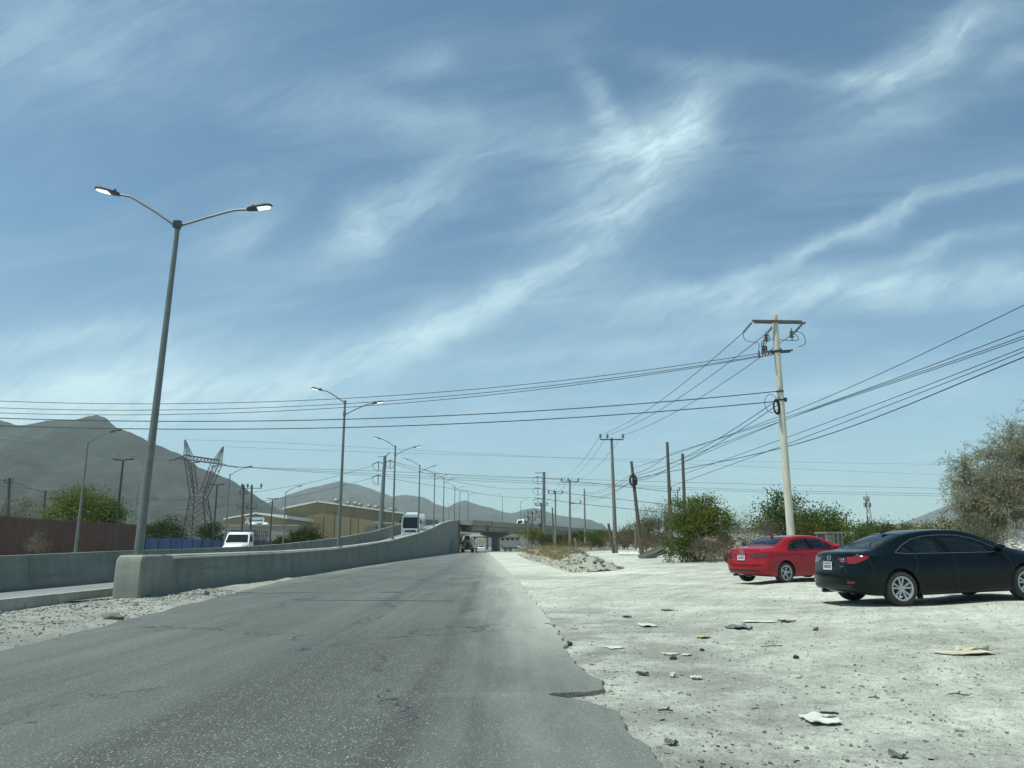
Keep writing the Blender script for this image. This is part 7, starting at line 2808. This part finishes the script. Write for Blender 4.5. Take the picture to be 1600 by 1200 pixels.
def crumple(name, label, cat, px, py, w, l, mat, seed, rz=0.0, lift=0.03, group=None, thick=0.004, cut=0.25):
    """a torn sheet lying on the dirt, curled at its edges"""
    g = np.random.default_rng(seed)
    p = lay(px, py)
    n = 14
    out, low = [], []
    o = Vector(g.normal(size=3)) * 7
    for i in range(n + 1):
        r, q = [], []
        for j in range(n + 1):
            u, v = i / n * 2 - 1, j / n * 2 - 1
            k = 1 + cut * mnoise.noise(Vector((math.atan2(v, u) * 1.6, 0, 0)) + o)
            # square to rounded
            s = 1 - 0.12 * (u * u * v * v)
            x, y = u * w / 2 * k * s, v * l / 2 * k * s
            z = lift * (0.35 + 0.9 * mnoise.noise(Vector((u * 1.3, v * 1.3, 0)) + o)) + lift * 0.9 * max(0, abs(v) - 0.55) * (1 + mnoise.noise(Vector((u * 2, 9, 0)) + o)) + lift * 0.25 * mnoise.noise(Vector((u * 4, v * 4, 3)) + o)
            r.append((x, y, max(0.004, z) + thick))
            q.append((x, y, max(0.004, z)))
        out.append(r)
        low.append(q)
    mb = MB()
    mb.grid(out)
    mb.grid(low)
    lp = lambda a: a[0] + [r[-1] for r in a[1:]] + a[-1][-2::-1] + [r[0] for r in a[-2:0:-1]] + [a[0][0]]
    mb.grid([lp(out), lp(low)])
    ob = mb.build(name, mat, None, smooth=50, loc=p)
    ob.rotation_euler = (0, 0, rz)
    return tag(ob, label, cat, group)


CARD = plain('tan cardboard', (0.46, 0.42, 0.31), 0.9, 0, 0.15, 6)
WPAPER = plain('dirty white plastic', (0.50, 0.51, 0.46), 0.7, 0, 0.12, 6)
BLK = plain('black plastic scrap', (0.02, 0.021, 0.022), 0.6)
GREYP = plain('grey cloth scrap', (0.12, 0.13, 0.13), 0.9, 0, 0.3, 9)
GLI = 'litter on the dirt lot'
crumple('flattened_tub', 'flattened white plastic piece with a black torn hole on the near dirt', 'litter', 1283, 1129, 0.24, 0.27, WPAPER, 1, 0.1, 0.022, GLI, 0.005, 0.3)
p = lay(1297, 1127)
mb = MB()
for a, b, w in (((-0.06, 0.0), (0.05, 0.012), 0.03), ((-0.01, -0.02), (0.0, 0.035), 0.022), ((0.02, 0.0), (0.06, -0.015), 0.02)):
    mb.bar((a[0], a[1], 0.042), (b[0], b[1], 0.036), w, 0.012)
tag(mb.build('black_scrap', BLK, None, loc=p), 'ragged black scrap lying on the flattened white plastic piece', 'litter', GLI)
crumple('cardboard', 'curled tan cardboard strip lying on open dirt below the dark car', 'cardboard', 1507, 1022, 0.58, 0.34, CARD, 2, 0.16, 0.022, GLI, 0.006, 0.2)
crumple('cardboard', 'thin upper sheet folded over the tan cardboard strip', 'cardboard', 1520, 1017, 0.45, 0.10, plain('pale cardboard', (0.50, 0.46, 0.36), 0.9), 3, 0.2, 0.04, GLI, 0.005, 0.2)
lit = [
    ('paper_scrap', 'white paper scrap, widest of the litter beside the broken road edge', 960, 1013, 0.26, 0.30, WPAPER, 0.3, 0.02),
    ('cardboard', 'flat tan board near the black lumps off the road edge', 1047, 1023, 0.24, 0.20, CARD, -0.1, 0.025),
    ('paper_scrap', 'two toned white scrap further up from the broken road edge', 1013, 979, 0.36, 0.5, WPAPER, 0.2, 0.04),
    ('paper_scrap', 'small upright white paper scrap near the road edge', 1052, 1058, 0.09, 0.10, WPAPER, 0.6, 0.07),
    ('paper_scrap', 'white curled scrap beside the upright paper scrap', 1090, 1061, 0.15, 0.13, WPAPER, 0.1, 0.04),
    ('plastic_scrap', 'crumpled grey cloth lying below the red car', 1158, 983, 0.42, 0.45, GREYP, 0.1, 0.07),
    ('paper_scrap', 'long white torn sheet below the red car', 1185, 973, 0.75, 0.4, WPAPER, 0.05, 0.02),
    ('wrapper', 'yellow wrapper on the dirt between the road edge and the red car', 1097, 996, 0.28, 0.25, plain('yellow wrapper', (0.45, 0.38, 0.12), 0.6), 0.0, 0.04),
    ('plastic_scrap', 'black scrap near the grey cloth', 1228, 971, 0.3, 0.3, BLK, 0.5, 0.05),
    ('plastic_scrap', 'dark curled scrap by itself beside the road edge', 1004, 1055, 0.17, 0.10, BLK, -0.2, 0.05),
    ('plastic_scrap', 'dark crumpled leaf of plastic at the bottom of the lot', 1405, 1187, 0.10, 0.12, GREYP, 0.8, 0.05),
    ('plastic_scrap', 'dark twisted scrap close to the road edge at the bottom', 1050, 1164, 0.10, 0.09, GREYP, 0.3, 0.045),
    ('plastic_scrap', 'flat dark sheet by the dusty road verge', 1042, 954, 0.3, 0.3, GREYP, 0.1, 0.03),
    ('plastic_scrap', 'dark scrap beside the far rubble bank', 980, 964, 0.25, 0.25, GREYP, 0.3, 0.04),
    ('red_rag', 'reddish scrap on the dirt beside the dark car shadow', 1482, 941, 0.30, 0.25, plain('faded red rag', (0.36, 0.12, 0.09), 0.8), 0.2, 0.05),
    ('tile_scrap', 'small white tile scrap beside the tan board', 1075, 1026, 0.16, 0.12, WPAPER, 0.1, 0.02),
]
for k, (nm, lb, px, py, w, l, m_, rz, lf) in enumerate(lit):
    crumple(nm, lb, 'litter', px, py, w * 0.72, l * 0.75, m_, 30 + k, rz, lf * 0.5, GLI, cut=0.6)


def stone(name, label, px, py, s, mat, seed, flat=0.7, group='loose stones'):
    g = np.random.default_rng(seed)
    vs, fs = rock_verts(g, s, 3, 0.55, flat)
    p = lay(px, py)
    return tag(MB().add(vs, fs).build(name, mat, None, smooth=45, loc=(p.x, p.y, p.z + s * flat * 0.3)), label, 'stone', group)


stone('stone', 'grey lump of concrete on the gravel strip before the end block', 177, 969, 0.12, stone_mat('grey lump', (0.15, 0.15, 0.135), 0.1), 61, 0.55)
stone('stone', 'small stone beside the dark joint line at the foot of the ramp wall', 322, 932, 0.07, RUBBLE, 62, 0.9)
stone('stone', 'black stone nearest the tan board on the lot', 1052, 1032, 0.04, DARKBIT, 63)
stone('stone', 'dark stone between the wrapper and the grey cloth', 1097, 1018, 0.03, DARKBIT, 64)
stone('stone', 'rusty brown stone below the black scrap and the red car', 1275, 983, 0.05, plain('rusty stone', (0.10, 0.06, 0.045), 0.9), 65)
stone('stone', 'dark stone alone in the middle of the lot', 1244, 1029, 0.03, DARKBIT, 66)
stone('stone', 'black lump of asphalt by the crumbled road edge', 889, 1008, 0.05, DARKBIT, 67)
for px, py, a, L, lb in ((1206, 1011, 0.35, 0.32, 'short dry stick lying below the red car'), (1040, 1113, -0.1, 0.11, 'black short stick lying near the road edge'), (1495, 1089, -0.2, 0.12, 'forked dark twig on the open lot'), (1366, 1093, 0.0, 0.09, 'tiny bent wire loop on the open lot')):
    p = lay(px, py)
    d = Vector((math.cos(a), math.sin(a), 0)) * L
    mb = MB()
    mb.tube(crspline([p - d / 2 + Vector((0, 0, 0.01)), p + Vector((0.01, 0.02, 0.012)), p + d / 2 + Vector((0, 0, 0.008))], 4), 0.006, 6)
    mb.tube([p + d * 0.1 + Vector((0, 0, 0.02)), p + d * 0.3 + Vector((-d.y, d.x, 0)) * 0.25 + Vector((0, 0, 0.03))], 0.006, 5)
    tag(mb.build('stick', GREYP if 'black' not in lb else BLK, None, smooth=True), lb, 'stick', GLI)


def windrow():
    """the graded bank of rubble and dry weeds between the road and the dirt track"""
    g = np.random.default_rng(5)
    line = [lay(938, 893), lay(905, 884), lay(875, 876), lay(850, 869.5), lay(828, 864.5)]
    pts = crspline(line, 14)
    rows = []
    n = len(pts)
    for i, p in enumerate(pts):
        f = i / (n - 1)
        d = pts[min(i + 1, n - 1)] - pts[max(i - 1, 0)]
        s = Vector((d.y, -d.x, 0)).normalized()
        H = (0.50 + 0.25 * f) * float(sm(0, 0.12, f)) * float(sm(1.0, 0.96, f) if False else 1) + 0.06
        W = 1.25 + 0.9 * f
        r = []
        for k in range(25):
            u = k / 24 * 2 - 1
            h = H * max(0, 1 - abs(u) ** 1.4) ** 1.0
            q = p + s * u * W
            zz = mnoise.fractal(Vector((q.x * 1.7, q.y * 1.2, 4)), 0.8, 2.1, 5) * 0.20 * (1 - abs(u)) * (0.4 + H)
            r.append((q.x, q.y, gz(q.x, q.y) - 0.03 + h + zz))
        rows.append(r)
    t = thing('rubble_bank', 'low bank of grey rubble and dry weeds between the road and the dirt track', 'rubble bank')
    m = bpy.data.materials['pale caliche dirt'].copy()
    MB().grid(rows).build('earth', stone_mat('dusty spoil earth', (0.33, 0.32, 0.265), 0.0), t, smooth=True, fix=False)
    mb = MB()
    protos = [rock_verts(g, 1, 1, 0.5, 0.7) for _ in range(8)]
    for _ in range(2600):
        i = int(n * 0.85 * g.random() ** 0.8)
        k = int(2 + 21 * g.random())
        x, y, z = rows[i][k]
        x += g.normal() * 0.1
        y += g.normal() * 0.25
        s = 0.02 + 0.10 * g.random() ** 4
        vs, fs = protos[g.integers(8)]
        mb.add([(v.x * s + x, v.y * s + y, v.z * s + z + 0.01) for v in vs], fs)
    o = mb.build('stones', RUBBLE, t, fix=False)
    o['kind'] = 'stuff'
    # dry weeds on the far half
    cen, ax = [], []
    for _ in range(650):
        i = int(n * (0.30 + 0.70 * g.random()))
        i = min(i, n - 1)
        k = int(5 + 14 * g.random())
        cen.append(rows[i][k])
    cen = np.array(cen)
    idx = np.repeat(np.arange(len(cen)), 14)
    up = np.tile(np.array([0, 0, 1.1]), (len(idx), 1))
    co = rand_leaves(g, cen[idx], np.array([0.10, 0.15, 0.02]), 0.30, 0.07, 0, up)
    o = quads_mesh('dry_weeds', co, LF['straw'], t)
    o['kind'] = 'stuff'


windrow()


def mound(name, label, px, py, w, dep, h, seed, mat, nst, smin, smax, smat=None, cat='rubble heap'):
    g = np.random.default_rng(seed)
    p = lay(px, py)
    t = thing(name, label, cat, (p.x, p.y, p.z - 0.05))
    rows = []
    for i in range(23):
        r = []
        for j in range(23):
            u, v = i / 22 * 2 - 1, j / 22 * 2 - 1
            e = max(0, 1 - (u * u + v * v))
            z = h * e ** 0.8 * (1 + 0.6 * mnoise.noise(Vector((u * 2 + seed, v * 2, 1)))) + 0.12 * h * mnoise.noise(Vector((u * 6 + seed, v * 6, 1))) * e
            r.append((u * w / 2, v * dep / 2, z - 0.02))
        rows.append(r)
    MB().grid(rows).build('heap', mat, t, smooth=True, fix=False)
    mb = MB()
    protos = [rock_verts(g, 1, 1, 0.5, 0.6) for _ in range(8)]
    for _ in range(nst):
        i, j = g.integers(2, 21), g.integers(2, 21)
        x, y, z = rows[i][j]
        if z < 0.02:
            continue
        s = smin + (smax - smin) * g.random() ** 2.5
        vs, fs = protos[g.integers(8)]
        x += g.normal() * 0.1
        y += g.normal() * 0.1
        mb.add([(v.x * s + x, v.y * s + y, v.z * s + z + s * 0.2) for v in vs], fs)
    o = mb.build('stones', smat or RUBBLE, t, fix=False)
    o['kind'] = 'stuff'
    return t


EARTH = stone_mat('grey brown spoil', (0.20, 0.185, 0.155), 0.0)
mound('rubble_heap', 'grey brown heap of spoil and dead brush beside the red car tail', 1120, 872, 3.2, 2.4, 0.75, 3, EARTH, 260, 0.04, 0.16, stone_mat('brown stones', (0.24, 0.22, 0.18), 0.4))
mound('rubble_heap', 'pale sunlit heap of broken concrete behind the red car boot', 1160, 862, 3.4, 2.2, 1.15, 4, stone_mat('pale spoil', (0.34, 0.32, 0.27), 0.0), 160, 0.05, 0.25)
mound('rubble_heap', 'white heap of broken rubble under the feathery grey tree', 1590, 866, 3.6, 1.8, 0.85, 6, stone_mat('white spoil', (0.45, 0.44, 0.40), 0.0), 420, 0.04, 0.15, stone_mat('white rubble', (0.55, 0.53, 0.48), 0.45))
mound('rubble_heap', 'low brown spoil ridge along the scrub beside the white barrier block', 935, 861, 9.0, 2.0, 0.4, 7, EARTH, 200, 0.05, 0.18, stone_mat('brown stones b', (0.22, 0.19, 0.15), 0.4))
# slabs, barrier and shed by the track
p = lay(1019, 872)
t = thing('concrete_slab', 'tilted dark broken slab propped at the edge of the dirt track', 'slab', (p.x, p.y, p.z), R(6))
o = MB().box((0.05, 0.1, 0.28), (1.75, 0.9, 0.13), Matrix.Rotation(-0.42, 3, 'Y') @ Matrix.Rotation(0.5, 3, 'X'), bev=0.02).build('slab', plain('dark slab', (0.055, 0.055, 0.052), 0.9, 0, 0.3, 4, 0.3), t)
mb = MB()
mb.bar((0.2, -0.15, 0.3), (1.15, 0.0, 0.92), 0.10, 0.05)
mb.bar((-0.8, -0.2, 0.1), (0.75, -0.2, 0.62), 0.09, 0.04)
mb.build('board', plain('pale board', (0.24, 0.21, 0.17), 0.9), t)
p = lay(982, 868)
t = thing('barrier_block', 'white painted concrete barrier block lying at the track side', 'barrier block', (p.x, p.y, p.z), R(-4))
MB().prism([(-0.26, 0), (0.26, 0), (0.26, 0.12), (0.12, 0.28), (0.10, 0.42), (-0.10, 0.42), (-0.12, 0.28), (-0.26, 0.12)], -0.75, 0.75, 'X').build('block', plain('whitewashed block', (0.62, 0.62, 0.58), 0.85, 0, 0.12, 3), t)
p = lay(1297, 868)
pd = 33.0
a, b = P(1284, 850, pd), P(1311, 850, pd)
t = thing('crate_shed', 'small grey slatted wooden crate shed with a dark open side behind the cars', 'wooden shed', ((a.x + b.x) / 2, pd, gz((a.x + b.x) / 2, pd)), R(12))
H = P(1297, 833.5, pd).z - t.location.z
gw = plain('weathered grey boards', (0.24, 0.225, 0.195), 0.9, 0, 0.25, 5, 0.2, stretch=(1, 1, 5))
W = (b.x - a.x)
mb = MB()
n = 9
for i in range(n):
    z = 0.05 + (H - 0.1) * (i + 0.5) / n
    mb.box((-W * 0.27, -0.3, z), (W * 0.46, 0.03, (H - 0.1) / n * 0.82), Matrix.Rotation(0.15, 3, 'X'))
mb.build('slat_side', gw, t)
mb = MB()
for x in (-W / 2, -W * 0.03, W * 0.22, W / 2):
    mb.box((x, -0.3, H / 2), (0.06, 0.06, H))
    mb.box((x, 0.35, H / 2), (0.06, 0.06, H))
mb.build('frame', gw, t)
MB().box((W * 0.37, -0.285, H / 2), (W * 0.26, 0.03, H)).build('side_board', plain('shaded grey boards', (0.12, 0.115, 0.105), 0.9), t)  # same boards, coloured darker as the face turned from the sun
MB().box((0, 0.38, H / 2), (W, 0.03, H)).build('back_board', gw, t)
MB().box((0, 0.02, H + 0.03), (W + 0.14, 0.85, 0.05)).build('roof', gw, t)
# sand coloured tarp and bent pipe in the spoil behind the red car
p = P(1160, 850, 47)
t = thing('bent_pipe', 'pale bent pipe arching over the dry brush beside the bright bush', 'pipe', (p.x - 1.9, 46, gz(p.x, 46)))
MB().tube(crspline([(-0.9, 0, 0.1), (-0.8, 0, 1.2), (-0.2, 0.1, 1.72), (0.5, 0.1, 1.62), (0.95, 0.1, 1.15), (1.05, 0.1, 0.9)], 6), 0.05, 8).build('pipe', plain('pale pipe', (0.42, 0.40, 0.33), 0.7), t, smooth=True)
pts = [(1157, 846), (1176, 862)]
a, b = P(1160, 848, 43), P(1178, 862, 43)
MBX = MB().bar(a, b, 0.16, 0.12).build('timber', plain('dark timber', (0.06, 0.05, 0.04), 0.9))
tag(MBX, 'dark timber beam leaning on the pale concrete heap', 'timber beam')
p = lay(1132, 877)
t = thing('old_tyre', 'black old tyre standing behind the red car bumper', 'tyre', (P(1139, 868, 40).x, 40, gz(11, 40)), R(35))
MB().lathe([(0.20, -0.1), (0.30, -0.11), (0.335, -0.06), (0.335, 0.06), (0.30, 0.11), (0.20, 0.1), (0.18, 0.06), (0.18, -0.06), (0.20, -0.1)], 26, 'Y', (0, 0, 0.33), cap=False).build('casing', M['rubber'], t, smooth=40)
for px, py, d, s, lb in ((1003, 868, 56, 0.22, 'white plastic bag of rubbish by the dark slab'),):
    pass

# ================================================================== THE AIR
hz_m = bpy.data.materials.new('hazy air')
hz_m.use_nodes = True
ht = NT(hz_m.node_tree)
ht.n.clear()
ho = ht.node('ShaderNodeOutputMaterial')
pv = ht.node('ShaderNodeVolumePrincipled')
pv.inputs['Color'].default_value = (0.86, 0.93, 0.96, 1)
pv.inputs['Density'].default_value = 0.00009
pv.inputs['Anisotropy'].default_value = 0.3
ht.l.new(pv.outputs[0], ho.inputs['Volume'])
hb = MB().box((0, 2600, 390), (15000, 11600, 784)).build('haze', hz_m)
tag(hb, 'thin dusty haze over the plain', None, None, 'stuff')
